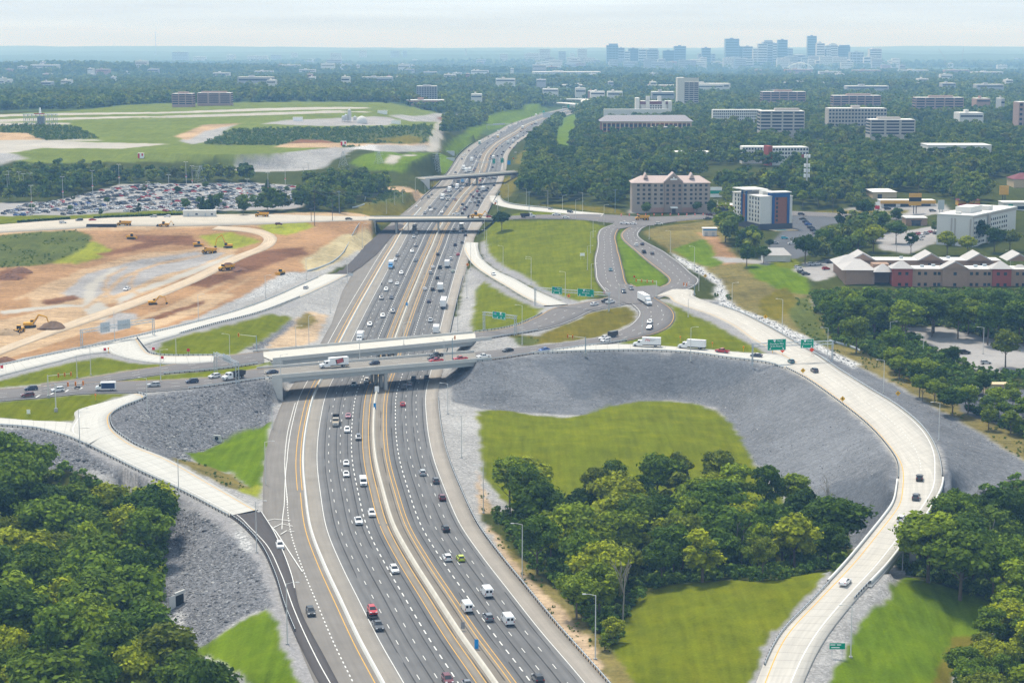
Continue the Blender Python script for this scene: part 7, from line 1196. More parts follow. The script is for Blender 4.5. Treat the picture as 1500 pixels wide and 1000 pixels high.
# arch bridge, masts and cranes near downtown
p = at(1151, 106, -42); s_ = scale_at(p); t = thing('arch_bridge', 'white arch bridge in front of the hazy downtown', 'bridge', p); R0 = 42 / s_ / 2; b = MB(); A_ = [(R0 - R0 * math.cos(a), 0, R0 * .62 * math.sin(a)) for a in np.linspace(0, math.pi, 17)]
for u, v in zip(A_[:-1], A_[1:]): b.tube(u, v, 2.2, 2.2, 6)
b.build('arch', M_WTX, t); part(t, 'deck', M_WTX, (-140, R0 * 2 + 120, -6, 6, 3, 6))
for k in range(1, 9): x = R0 * 2 * k / 9; MB().tube((x, 0, 5), (x, 0, R0 * .62 * math.sin(math.acos(1 - x / R0)) - 1), .5).build('hanger', M_WTX, t)
for px, yb, yt, lab in ((228.5, 81, 46, 'very thin broadcast mast on the left horizon'), ):
    p = hit(px, yb); h = (yb - yt) / scale_at(p); t = thing('broadcast_mast', lab, 'mast', p); MB().tube((0, 0, 0), (0, 0, h), 3.2, 2.2, 6).build('mast', M_FGREY, t); MB().box(-9, 9, -5, 5, 0, 9).build('mast_base', M_FGREY, t)
for px, yb, yt, dx, lab in ((1384, 97, 72, -10, 'tower crane with jib leaning left at right horizon'), (1409, 97, 70, 2, 'upright tower crane at right horizon')):
    p = hit(px, yb); s_ = scale_at(p); h = (yb - yt) / s_; t = thing('tower_crane', lab, 'crane', p, 0, 'cranes on the right horizon'); MB().tube((0, 0, 0), (0, 0, h * .45), 2, 2, 4).build('mast', M_FRED, t); MB().tube((0, 0, h * .45), (dx / s_, 0, h), 1.6, 1.0, 4).build('jib', M_FRED, t)
# ------------------------------------------------------------------ trees and shrubs
def leafmat(name, objcol=True, ramp=None):
    m, nt, b = newmat(name); L = nt.links
    oi = N(nt, 'ShaderNodeObjectInfo'); tn = N(nt, 'ShaderNodeAttribute', attribute_name='leaf_tone').outputs['Fac']
    if objcol: src = oi.outputs['Color']
    else:
        rp = N(nt, 'ShaderNodeValToRGB'); el = rp.color_ramp.elements
        for k, c in enumerate(ramp):
            e = el[k] if k < 2 else el.new(k / (len(ramp) - 1)); e.position = k / (len(ramp) - 1); e.color = (*c, 1)
        L.new(oi.outputs['Random'], rp.inputs[0]); src = rp.outputs[0]
    col = scalec(nt, src, mathn(nt, 'MULTIPLY_ADD', tn, 1.0, .5))
    # some leaves lean to yellow
    col = mixc(nt, 1.0, col, mixc(nt, tn, (.92, 1.0, 1.05), (1.12, 1.0, .8)), 'MULTIPLY')
    L.new(col, b.inputs['Base Color']); b.inputs['Roughness'].default_value = .7; b.inputs['Specular IOR Level'].default_value = .06
    tr = N(nt, 'ShaderNodeBsdfTranslucent'); L.new(scalec(nt, col, 1.2), tr.inputs['Color']); mx = N(nt, 'ShaderNodeMixShader'); mx.inputs[0].default_value = .22
    L.new(b.outputs[0], mx.inputs[1]); L.new(tr.outputs[0], mx.inputs[2]); L.new(mx.outputs[0], nt.nodes['Material Output'].inputs['Surface']); return m
M_LEAF = leafmat('leaves'); M_BARK = pmat('bark', (.13, .105, .08), .95, .3, 2.0)
M_WOODS = leafmat('woodland_leaves', False, [(.045, .09, .014), (.085, .145, .017), (.06, .11, .016), (.125, .185, .02), (.095, .14, .028), (.185, .235, .024), (.125, .145, .035)])
M_SHRUB = leafmat('shrub_leaves', False, [(.06, .12, .018), (.10, .175, .022), (.08, .145, .02), (.14, .20, .03)])
def crown_mesh(name, seed, H_=15.0, R=5.6, lobes=22, per=330, leaf=.5, base=.28, mat=None, conifer=False, shape=1.0):
    rs = np.random.RandomState(seed); cz = H_ * (base + 1) / 2; hz = H_ * (1 - base) / 2; Vs, tone = [], []
    for k in range(lobes):
        if conifer:
            f = k / lobes; zc = H_ * (.15 + .83 * f); rr = R * (1 - f) * .95 + .3; a = k * 2.4; c = np.array([rr * .45 * math.cos(a), rr * .45 * math.sin(a), zc]); lr = rr * .62 + .25; lz = .55
        else:
            u = rs.uniform(-.75, 1) ; a = rs.uniform(0, 2 * math.pi); q = math.sqrt(max(0, 1 - u * u)) * rs.uniform(.58, 1.14) * (1 if u > -.2 else .9); sw = 1 + .22 * math.sin(2 * a + seed)
            c = np.array([R * .74 * q * math.cos(a) * sw, R * .74 * q * math.sin(a) * shape, cz + hz * .80 * u * rs.uniform(.75, 1.08)]); lr = R * rs.uniform(.16, .42); lz = rs.uniform(.6, .95)
        n = int(per * (lr / (R * .33)) ** 1.5); d = rs.normal(size=(n, 3)); d[:, 2] = np.where(d[:, 2] < -.3, -d[:, 2], d[:, 2]); d /= np.linalg.norm(d, axis=1)[:, None]
        rad = lr * np.where(rs.rand(n) < .12, rs.uniform(1.0, 1.55, n), rs.uniform(.55, 1.12, n) ** .7); P = c + d * rad[:, None] * [1, 1, lz]
        nn = d + rs.normal(size=(n, 3)) * .55 + [0, 0, .25]; nn /= np.linalg.norm(nn, axis=1)[:, None]
        t = np.cross(nn, rs.normal(size=(n, 3))); t /= np.linalg.norm(t, axis=1)[:, None]; b = np.cross(nn, t); s = leaf * rs.uniform(.55, 1.25, n)[:, None]; s2 = s * rs.uniform(.5, .95, n)[:, None]
        Vs.append(np.stack([P - t * s, P - b * s2 + nn * s * .15, P + t * s, P + b * s2 + nn * s * .1], 1)); tl = rs.uniform(-.18, .18); tone.append(np.clip(rs.beta(2, 2, n) + tl, 0, 1))
    V = np.concatenate(Vs).reshape(-1, 3); tone = np.concatenate(tone); F = np.arange(len(V)).reshape(-1, 4)
    me = npmesh(name, V, F, mat or M_LEAF); a = me.attributes.new('leaf_tone', 'FLOAT', 'POINT'); a.data.foreach_set('value', np.repeat(tone, 4).astype(np.float32)); return me
def trunk_mesh(seed, H_=15.0, R=5.6, r=.32):
    rs = np.random.RandomState(seed); b = MB(); top = H_ * .62; b.tube((0, 0, -.6), (.1, .05, H_ * .3), r * 1.15, r * .8, 8).tube((.1, .05, H_ * .3), (0, .2, top), r * .8, r * .35, 7)
    for k in range(6):
        a = k * 1.05 + rs.uniform(0, .6); z = H_ * rs.uniform(.28, .5); q = R * rs.uniform(.45, .7); b.tube((.05, .1, z), (q * .5 * math.cos(a), q * .5 * math.sin(a), z + H_ * .12), r * .45, r * .28, 5).tube((q * .5 * math.cos(a), q * .5 * math.sin(a), z + H_ * .12), (q * math.cos(a), q * math.sin(a), z + H_ * .27), r * .28, r * .1, 5)
    return b.mesh('trunk', M_BARK)
PROTO = [(crown_mesh('crown', 3, lobes=34), trunk_mesh(3)), (crown_mesh('crown', 8, lobes=28, R=5.0, base=.22), trunk_mesh(8, R=5)), (crown_mesh('crown', 14, lobes=38, R=6.2, base=.34, per=300), trunk_mesh(14)), (crown_mesh('crown', 21, lobes=24, R=4.4, base=.15), trunk_mesh(21, R=4.2)), (crown_mesh('crown', 33, lobes=34, R=5.8, base=.3, shape=.8), trunk_mesh(33)), (crown_mesh('crown', 41, lobes=17, R=5.2, base=.36, per=240, leaf=.45), trunk_mesh(41, r=.26))]
CONI = (crown_mesh('crown', 55, lobes=26, R=3.6, per=120, conifer=True, leaf=.5), trunk_mesh(5, R=1.2, r=.25)); BUSHP = (crown_mesh('crown', 66, H_=15, R=8.5, lobes=18, base=-.05, per=200, leaf=1.0), trunk_mesh(6, r=.4))
TONES = {'dark green': (.034, .070, .006), 'deep green': (.060, .11, .007), 'mid green': (.094, .152, .009), 'olive green': (.115, .148, .013), 'bright green': (.155, .215, .010), 'yellow green': (.23, .27, .010)}
TL = list(TONES)
TREES = []
def put_tree(p, h, tone, label, group, proto=None, rs=R_, wide=1.0):
    c, tr = proto or PROTO[rs.randrange(6)]; s = h / 15.0; t = thing('broadleaf_tree' if proto is not CONI else 'conifer_tree', label, 'tree', p, rs.uniform(0, 6.28), group); t.scale = (s * wide, s * wide, s)
    k = rs.uniform(.82, 1.2); o = link('crown', c, t, None, 0, [v * k for v in TONES[tone]]); link('trunk', tr, t); TREES.append((p[0], p[1], h)); return t
RMd = RM.astype(np.float32)
def onroad(X, Y, pad=2):
    r, c = cells(np.asarray(X, float), np.asarray(Y, float)); r = np.clip(np.round(r).astype(int), 0, NR - 1); c = np.clip(np.round(c).astype(int), 0, NC - 1); res = RM[r, c].copy()
    for dr, dc in ((pad, 0), (-pad, 0), (0, pad * 3), (0, -pad * 3)): res |= RM[np.clip(r + dr, 0, NR - 1), np.clip(c + dc, 0, NC - 1)]
    return res
def infoot(X, Y):
    m = np.zeros(np.shape(X), bool)
    for f in FP:
        f = np.array(f); x0, y0 = f.min(0); x1, y1 = f.max(0); k = (X > x0) & (X < x1) & (Y > y0) & (Y < y1)
        if k.any(): idx = np.nonzero(k); m[idx] |= inpoly(X[idx], Y[idx], f)
    return m
ISW = (np.abs(COV[..., 0] - .045) < 1e-6) | (np.abs(COV[..., 0] - .055) < 1e-6); ISB = np.abs(COV[..., 0] - .075) < 1e-6
def zat(M, X, Y):
    r, c = cells(X, Y); return M[np.clip(np.round(r).astype(int), 0, NR - 1), np.clip(np.round(c).astype(int), 0, NC - 1)]
def grove(name, poly, h0, h1, sp, tones, base=False, crown=.62, tree='broadleaf tree', group=None, seed=1):
    rs = random.Random(seed); W0 = np.array([hit(x, y, 8) for x, y in poly]); x0, y0 = W0[:, :2].min(0) - 12; x1, y1 = W0[:, :2].max(0) + 12; items = []
    ny, nx = int((y1 - y0) / sp) + 1, int((x1 - x0) / sp) + 1
    for j in range(ny):
        for i in range(nx):
            X = x0 + (i + .5 * (j % 2) + rs.uniform(-.38, .38)) * sp; Y = y0 + (j + rs.uniform(-.38, .38)) * sp; h = rs.uniform(h0, h1); Zg = float(hgt(X, Y)); u, v = proj((X, Y, Zg + h * crown))
            if inpoly(np.array([u]), np.array([v]), poly)[0] and (not base or zat(ISW, np.array([X]), np.array([Y]))[0]) and not onroad([X], [Y])[0] and not infoot(np.array([X]), np.array([Y]))[0]: items.append((v, u, (X, Y, Zg), h))
    items.sort(key=lambda a: -a[0]); per = 9; lab = {}
    for k in range(0, len(items), per):
        row = sorted(items[k:k + per], key=lambda a: a[1]); rk = k // per
        for i, (v, u, p, h) in enumerate(row):
            tone = tones[rs.randrange(len(tones))]; rank = 'front' if rk == 0 else 'back' if k + per >= len(items) else ordn(rk + 1)
            put_tree(p, h, tone, f'{tone} tree in {rank} rank of {name}, {ordn(i + 1)} from left', group or ('trees of the ' + name), rs=rs, wide=rs.uniform(.9, 1.35))
    return len(items)
D, Dp, Md, Ol, Br, Yg = TL
n1 = grove('lower left wood', [(-40, 655), (30, 668), (75, 690), (120, 740), (160, 722), (200, 728), (236, 740), (238, 790), (215, 850), (222, 905), (232, 955), (275, 985), (300, 1010), (315, 1060), (-40, 1060)], 10, 18.5, 10.6, [Dp, D, Md, Md, Dp, Ol, Br, Md, Yg], seed=4)
n2 = grove('creek wood', [(712, 672), (745, 655), (795, 652), (812, 690), (806, 738), (845, 745), (842, 695), (880, 680), (960, 688), (1030, 680), (1085, 690), (1110, 720), (1165, 705), (1205, 715), (1232, 760), (1245, 795), (1205, 818), (1135, 828), (1050, 832), (960, 838), (925, 862), (895, 905), (865, 895), (820, 845), (775, 805), (735, 765), (712, 730)], 9.5, 18, 11.2, [Dp, D, Md, Br, Md, Br, Ol, Yg], base=True, seed=9)
n3 = grove('wood right of ramp bridge', [(1345, 770), (1385, 742), (1420, 728), (1470, 708), (1540, 700), (1540, 855), (1480, 862), (1430, 862), (1385, 845), (1350, 815)], 13, 18, 11.2, [Dp, Md, D, Br, Md], seed=5)
n4 = grove('lower right corner copse', [(1400, 930), (1440, 905), (1470, 885), (1540, 870), (1540, 1040), (1395, 1040)], 7, 11, 8.2, [Br, Md, Yg, Ol, Md], seed=6)
n5 = grove('wood below lodging complex', [(1200, 440), (1235, 428), (1300, 440), (1400, 442), (1540, 442), (1540, 478), (1440, 474), (1380, 470), (1320, 465), (1270, 470), (1230, 460), (1205, 446)], 13, 17, 13.2, [D, Dp, Md, Br, Md], seed=7)
n6 = grove('hedge beside rough slope', [(1290, 525), (1330, 515), (1375, 540), (1400, 560), (1470, 555), (1540, 560), (1540, 650), (1470, 620), (1400, 588), (1340, 560)], 6, 10, 11, [Md, D, Br, Br], seed=8)
open('/tmp/cnt.txt','w').write(str((n1, n2, n3, n4, n5, n6))); print('groves', n1, n2, n3, n4, n5, n6)
ISO = '''735,322,12,dark green,lone tree at the near right corner of the far overpass;1063,330,17,mid green,tall tree on the hillside behind the garden shed;1099,349,15,dark green,rounded tree left of the modern hotel forecourt;1094,371,12,deep green,tree in front of the garage house, left one;1119,371,9,deep green,small round tree at the garage house door;1127,356,5,dark green,small tree at the corner of the modern hotel drive
947,305,9,mid green,tree at the left end of the gabled hotel front;1021,303,8,deep green,tree at the right end of the gabled hotel front;1042,303,10,dark green,tree beside the billboard right of the gabled hotel;1180,362,15,dark green,large dark tree at the corner of the modern hotel lot;1205,352,13,deep green,tree behind the large dark tree near the modern hotel lot;1230,364,15,deep green,large tree left of the lodging complex;1258,352,13,bright green,bright tree between the car park and lodging complex;1280,346,15,yellow green,yellow green tree behind the lodging complex left wing;1233,318,13,dark green,dark tree on the street right of the modern hotel;1265,306,14,dark green,tall dark tree in front of the yellow shop;1292,322,12,mid green,mid green tree left of the brown bank;1313,318,12,deep green,tree touching the brown bank on its left;1313,338,13,deep green,tree behind lodging complex centre gable;1335,354,11,dark green,dark tree beside the lodging car park;1388,354,13,yellow green,yellow green tree in front of the long white hotel end wall;1418,358,11,yellow green,lower yellow green tree before the long white hotel;1433,338,14,dark green,dark tree in front of the long white hotel windows;1457,350,13,dark green,dark tree right before the long white hotel;1480,350,12,olive green,olive tree at the right edge before the long hotel;1369,331,7,mid green,small tree at the left corner of the long white hotel
1199,288,12,mid green,mid green tree right of the cell tower;1176,290,11,bright green,bright tree left of the cell tower;1124,264,13,yellow green,pale yellow green tree above the modern hotel;1164,272,13,dark green,dark tree just left of the cell tower mast
272,301,10,deep green,round tree at the front edge of the car park;392,302,8,mid green,small tree right of the car park by the hedge;356,305,8,dark green,dark tree at the car park exit;370,291,6,mid green,small tree inside the right car park;203,304,7,dark green,dark tree at the front of the car park;157,294,5,mid green,small tree in the middle of the car park;107,289,5,deep green,small dark tree in the left car park rows;147,310,5,deep green,small tree near the front hedge of the car park;211,276,6,olive green,olive tree at the back of the car park;260,278,6,dark green,dark small tree at the back right of the car park;115,279,6,olive green,wide olive shrub tree among parked cars;47,303,4,mid green,low tree at the far left of the car park;103,305,4,mid green,low tree in the front left rows;301,271,6,mid green,small tree at the rear corner of the car park;27,280,6,dark green,dark clump at the left car park edge;431,285,7,deep green,left one of two trees in the right hand lot;444,281,8,deep green,right one of two trees in the right hand lot;461,294,11,olive green,olive tree beside the tallest utility pole;498,297,12,bright green,bright tree by the grey blue utility pole;420,277,5,mid green,small tree at the top of the right hand lot
1255,488,14,bright green,large bright tree on the edge of the rough slope;1310,500,14,mid green,large tree right of the bright one by the lower car park;1396,521,8,dark green,dark tree inside the lower car park;1474,508,14,olive green,tall olive tree at the right of the lower car park;1470,600,7,mid green,tree beside the utility enclosure;1455,607,4,dark green,small dark shrub tree on the lower car park;886,938,4,bright green,small bright bush at the dirt track bend;898,920,6,yellow green,yellow green sapling at the foot of the creek wood;845,868,11,bright green,bright round tree at the lower tip of the creek wood;230,745,16,yellow green,large yellow green tree with pale trunk above the rock slope;185,775,14,yellow green,yellow green tree left of the pale trunked one'''
for s in ISO.replace('\n', ';').split(';'):
    a = s.split(','); x, y, h = map(float, a[:3]); lab = ','.join(a[4:]); p = hit(x, y, h * .58); put_tree(p, h, a[3], lab, None, wide=1.05 if h > 6 else 1.3)
for x, y, h, lab in ((297, 299, 11, 'left one of two conifers by the site office'), (308, 297, 12, 'right one of two conifers by the site office'), (392, 275, 13, 'tall conifer at the car park edge'), (1190, 366, 7, 'small conifer at the drive of the modern hotel')): put_tree(hit(x, y, h * .5), h, 'dark green', lab, None, CONI)
# bare trees in the creek wood
def bare(px, py, h, lab, vine=False):
    p = hit(px, py); rs = random.Random(int(px)); t = thing('bare_tree', lab, 'tree', p, 0, 'bare trees'); b = MB(); m = pmat('dead_bark', (.30, .27, .22), .95, .25, 1.5)
    def br(a, d, l, r, n):
        e = a + d * l; b.tube(a, e, r, r * .65, 5)
        if n: [br(e if k else a + d * l * .7, (d + Vector((rs.uniform(-.6, .6), rs.uniform(-.6, .6), rs.uniform(-.1, .4)))).normalized(), l * rs.uniform(.55, .8), r * .6, n - 1) for k in range(3)]
    br(Vector((0, 0, -.5)), Vector((.04, 0, 1)).normalized(), h * .45, .26, 3); b.build('trunk', m, t)
    if vine: o = link('vine', PROTO[3][0], t, (-.6, 0, h * .25), 0, (.2, .19, .03)); o.scale = (.12, .12, .5)
bare(912, 908, 15, 'bare dead tree with a yellow vine at the creek wood edge', True); bare(1085, 835, 14, 'bare grey tree in front of the creek wood'); bare(1215, 770, 13, 'thin bare tree at the right end of the creek wood'); bare(1430, 850, 15, 'leaning bare tree in the right hand wood'); bare(1018, 838, 10, 'thin tree trunk with vines at the creek wood front', True)
# --- uncountable woodland and shrubs: points carrying instanced small crowns
def scatter(name, P, scl, protos, mat_unused=None, label=None):
    col = bpy.data.collections.new(name + '_kinds')
    for i, me in enumerate(protos):
        o = bpy.data.objects.new(f'{name}_kind', me); col.objects.link(o)
    me = bpy.data.meshes.new(name); me.vertices.add(len(P)); me.vertices.foreach_set('co', np.asarray(P, np.float32).ravel()); rs = np.random.RandomState(5)
    a = me.attributes.new('size', 'FLOAT', 'POINT'); a.data.foreach_set('value', np.asarray(scl, np.float32)); a = me.attributes.new('spin', 'FLOAT', 'POINT'); a.data.foreach_set('value', rs.uniform(0, 6.28, len(P)).astype(np.float32)); a = me.attributes.new('sort', 'INT', 'POINT'); a.data.foreach_set('value', rs.randint(0, len(protos), len(P)).astype(np.int32))
    ob = link(name, me, kind='stuff', label=label); g = bpy.data.node_groups.new(name + '_scatter', 'GeometryNodeTree'); g.interface.new_socket('Geometry', in_out='INPUT', socket_type='NodeSocketGeometry'); g.interface.new_socket('Geometry', in_out='OUTPUT', socket_type='NodeSocketGeometry')
    n = g.nodes; gi, go = n.new('NodeGroupInput'), n.new('NodeGroupOutput'); ci = n.new('GeometryNodeCollectionInfo'); ci.inputs['Collection'].default_value = col; ci.inputs['Separate Children'].default_value = True; ci.inputs['Reset Children'].default_value = True
    ip = n.new('GeometryNodeInstanceOnPoints'); ip.inputs['Pick Instance'].default_value = True; mv = n.new('GeometryNodeMeshToPoints')
    def attr(nm, ty): q = n.new('GeometryNodeInputNamedAttribute'); q.data_type = ty; q.inputs['Name'].default_value = nm; return q.outputs[0]
    cx = n.new('ShaderNodeCombineXYZ'); L = g.links; L.new(attr('spin', 'FLOAT'), cx.inputs[2]); cs = n.new('ShaderNodeCombineXYZ'); sz = attr('size', 'FLOAT'); [L.new(sz, cs.inputs[k]) for k in range(3)]
    L.new(gi.outputs[0], mv.inputs[0]); L.new(mv.outputs[0], ip.inputs['Points']); L.new(ci.outputs[0], ip.inputs['Instance']); L.new(attr('sort', 'INT'), ip.inputs['Instance Index']); L.new(cx.outputs[0], ip.inputs['Rotation']); L.new(cs.outputs[0], ip.inputs['Scale']); L.new(ip.outputs[0], go.inputs[0])
    ob.modifiers.new('scatter', 'NODES').node_group = g; return ob
rs = np.random.RandomState(3)
def cand(y0, y1, cell):         # jittered points, one per cell area (function of distance)
    P = []; Y = y0
    while Y < y1:
        d = cell(Y); X = np.arange(-.30 * Y - 40, .30 * Y + 40, d); P.append(np.stack([X + rs.uniform(-.7, .7, len(X)) * d, Y + rs.uniform(-.8, .8, len(X)) * d], 1)); Y += d
    return np.concatenate(P)
def keep(P, M, pad=2): return P[zat(M, P[:, 0], P[:, 1]) & ~onroad(P[:, 0], P[:, 1], pad) & ~infoot(P[:, 0], P[:, 1])]
A = keep(cand(890, 2500, lambda y: 8.6 + (y - 900) * .0016), ISW)
bd = np.abs(np.interp(A[:, 1], BARY, BAR[:, 0]) - A[:, 0]); A = A[(bd > 42) | (A[:, 1] > 2450)]
tp = np.array([(t[0], t[1]) for t in TREES])
for k in range(0, len(A), 4000): pass
near = (A[:, 1] < 1250)
if near.any():
    dd = np.min(((A[near][:, None] - tp[None]) ** 2).sum(2), 1) > 36; idx = np.nonzero(near)[0]; A = np.delete(A, idx[~dd], 0)
CLEAR = [[(1150, 320), (1250, 316), (1250, 322), (1208, 334), (1194, 350), (1188, 374), (1150, 380), (1132, 366), (1128, 352)], [(1160, 304), (1262, 304), (1262, 280), (1320, 274), (1400, 285), (1400, 318), (1345, 332), (1318, 332), (1310, 318), (1160, 318)], [(1036, 312), (1045, 296), (1085, 292), (1085, 318)], [(1240, 376), (1262, 362), (1540, 360), (1540, 424), (1300, 424), (1250, 408)], [(1376, 312), (1405, 300), (1540, 285), (1540, 350), (1430, 362), (1380, 350)], [(1338, 372), (1345, 336), (1376, 336), (1390, 372)], [(1440, 258), (1540, 250), (1540, 288), (1450, 286)], [(918, 256), (1050, 256), (1062, 318), (915, 318)], [(1080, 276), (1162, 276), (1165, 345), (1085, 338)], [(1285, 474), (1380, 474), (1540, 490), (1540, 545), (1440, 548), (1385, 530), (1310, 500)], [(1398, 566), (1540, 566), (1540, 625), (1440, 618)], [(1070, 376), (1140, 372), (1200, 384), (1245, 380), (1240, 410), (1190, 440), (1100, 420)]]
CLEAR += [[(-300, 150), (430, 150), (412, 226), (340, 237), (100, 237), (-300, 242)], [(340, 236), (345, 218), (560, 206), (600, 214), (670, 222), (668, 250), (600, 255), (540, 250), (505, 240), (480, 243), (400, 246)]]
pu3, pv3 = proj(np.c_[A, hgt(A[:, 0], A[:, 1]) + 13.5])
pu, pv = proj(np.c_[A, hgt(A[:, 0], A[:, 1]) + 9]); pu2, pv2 = proj(np.c_[A, hgt(A[:, 0], A[:, 1]) + 3]); cm_ = np.zeros(len(A), bool)
for c_ in CLEAR: cm_ |= inpoly(pu, pv, c_) | inpoly(pu2, pv2, c_) | (inpoly(pu3, pv3, c_) & (A[:, 0] < -80))
A = A[~cm_]
A = A[vnoise(A[:, 0], A[:, 1], 90, 40) > -.72]
gapn = vnoise(A[:, 0], A[:, 1], 26, 41); A = A[gapn > -.8]
MID = [crown_mesh('woodland_crown', 70 + i, lobes=13, per=36, leaf=1.25, R=5.6, base=.12, mat=M_WOODS) for i in range(5)]
scatter('woodland', np.c_[A, hgt(A[:, 0], A[:, 1]) - .4], rs.uniform(.62, 1.12, len(A)) * (1 + .12 * vnoise(A[:, 0], A[:, 1], 60, 44)), MID, label='green broadleaf woodland filling the middle distance')
B_ = keep(cand(2450, 12500, lambda y: 13 + (y - 2400) * .0042), ISW, 1)
dens = vnoise(B_[:, 0], B_[:, 1], 260, 50) + .6 * vnoise(B_[:, 0], B_[:, 1], 900, 51); B_ = B_[dens > np.interp(B_[:, 1], [2400, 4500, 7000, 12000], [-1.2, -.85, -.45, -.2])]
FARC = [crown_mesh('far_crown', 90 + i, lobes=9, per=16, leaf=2.2, R=8.5, H_=14, base=.0, mat=M_WOODS) for i in range(4)]
scatter('distant_woodland', np.c_[B_, hgt(B_[:, 0], B_[:, 1]) - 1.5], rs.uniform(.75, 1.2, len(B_)) * np.interp(B_[:, 1], [2400, 6000, 12000], [.95, 1.35, 1.9]), FARC, label='hazy blue green woodland reaching to the horizon')
S_ = np.concatenate([keep(cand(1150, 3600, lambda y: 3.6 + (y - 1100) * .0012), ISB, 1), keep(cand(600, 1150, lambda y: 3.4), ISB, 1)])
S_ = S_[vnoise(S_[:, 0], S_[:, 1], 14, 81) > np.where(S_[:, 1] < 1150, -.05, -.75)]
SH = [crown_mesh('shrub_crown', 120 + i, lobes=8, per=22, leaf=1.5, R=7.0, H_=11, base=-.1, mat=M_SHRUB) for i in range(3)]
scatter('shrubbery', np.c_[S_, hgt(S_[:, 0], S_[:, 1]) - .3], rs.uniform(.10, .3, len(S_)) * np.interp(S_[:, 1], [600, 1150, 1300, 3600], [.35, .4, .9, 1.2]), SH, label='dense green scrub covering banks and slopes')
# undergrowth under the near woods
ISN = ISW & (GY < 900); U_ = keep(cand(345, 900, lambda y: 3.0), ISN, 2)
scatter('undergrowth', np.c_[U_, hgt(U_[:, 0], U_[:, 1]) - .2], rs.uniform(.14, .36, len(U_)), SH, label='low dark undergrowth below the trees')
# tufts along the verges
V_ = cand(400, 760, lambda y: 2.4); r_ = onroad(V_[:, 0], V_[:, 1], 4) & ~onroad(V_[:, 0], V_[:, 1], 1); g_ = zat(np.abs(COV[..., 0] - .36) < 1e-6, V_[:, 0], V_[:, 1]) | zat(np.abs(COV[..., 0] - .145) < 1e-6, V_[:, 0], V_[:, 1]); V_ = V_[g_ & (vnoise(V_[:, 0], V_[:, 1], 7, 61) > .1)]
scatter('weeds', np.c_[V_, hgt(V_[:, 0], V_[:, 1]) - .1], rs.uniform(.03, .09, len(V_)), SH, label='green weed tufts on the dirt track')
print('scatter', len(A), len(B_), len(S_), len(U_), len(V_))
# --- loose rock on the slopes
ISR = (np.abs(COV[..., 0] - .136) < 1e-6) | (np.abs(COV[..., 0] - .14) < 1e-6); ISST = (np.abs(COV[..., 0] - .42) < 1e-6) & (KW[..., 0] > .9); ISP = np.abs(COV[..., 0] - .33) < 1e-6
def rock_mesh(seed, m):
    r2 = np.random.RandomState(seed); b = MB(); n = 6; rings = []
    for z, s in ((-.35, .75), (-.05, 1.0), (.3, .8), (.5, .4)): rings.append([(s * r2.uniform(.65, 1.15) * math.cos(2 * math.pi * k / n), s * r2.uniform(.6, 1.1) * math.sin(2 * math.pi * k / n), z * r2.uniform(.8, 1.25)) for k in range(n)])
    return b.loft(rings).mesh('rock', m)
def rockm():
    m, nt, b = newmat('broken_rock'); oi = N(nt, 'ShaderNodeObjectInfo'); rp = N(nt, 'ShaderNodeValToRGB'); el = rp.color_ramp.elements
    for k, c in enumerate([(.07, .072, .08), (.16, .162, .17), (.23, .23, .235), (.12, .122, .13), (.42, .41, .395)]):
        e = el[k] if k < 2 else el.new(k / 4); e.position = k / 4; e.color = (*c, 1)
    nt.links.new(oi.outputs['Random'], rp.inputs[0]); nt.links.new(rp.outputs[0], b.inputs['Base Color']); b.inputs['Roughness'].default_value = .9; return m
MR = rockm(); RK = [rock_mesh(i, MR) for i in range(5)]
Q = cand(380, 800, lambda y: 1.05 + (y - 400) * .0006); k = zat(ISR, Q[:, 0], Q[:, 1]) | zat(ISP, Q[:, 0], Q[:, 1]); Q = Q[k & ~onroad(Q[:, 0], Q[:, 1], 1)]
lf = Q[:, 0] < -30; dn = vnoise(Q[:, 0], Q[:, 1], 16, 71) * .5 + vnoise(Q[:, 0], Q[:, 1], 5, 72) * .4; Q = Q[np.where(lf, dn > -.35, dn > -.15)]
szr = rs.gamma(3, .105, len(Q)) * np.where(Q[:, 0] < -30, .95, .42)
scatter('riprap_rocks', np.c_[Q, hgt(Q[:, 0], Q[:, 1]) + .0], szr, RK, label='broken grey rock facing the embankment slopes')
Q2 = cand(600, 1400, lambda y: 1.7 + (y - 600) * .001); Q2 = Q2[zat(ISST, Q2[:, 0], Q2[:, 1]) & (Q2[:, 0] > 20)]; scatter('ditch_rocks', np.c_[Q2, hgt(Q2[:, 0], Q2[:, 1])], rs.gamma(3, .11, len(Q2)), RK, label='pale boulders lining the ditch right of the ramp')
print('rocks', len(Q), len(Q2))
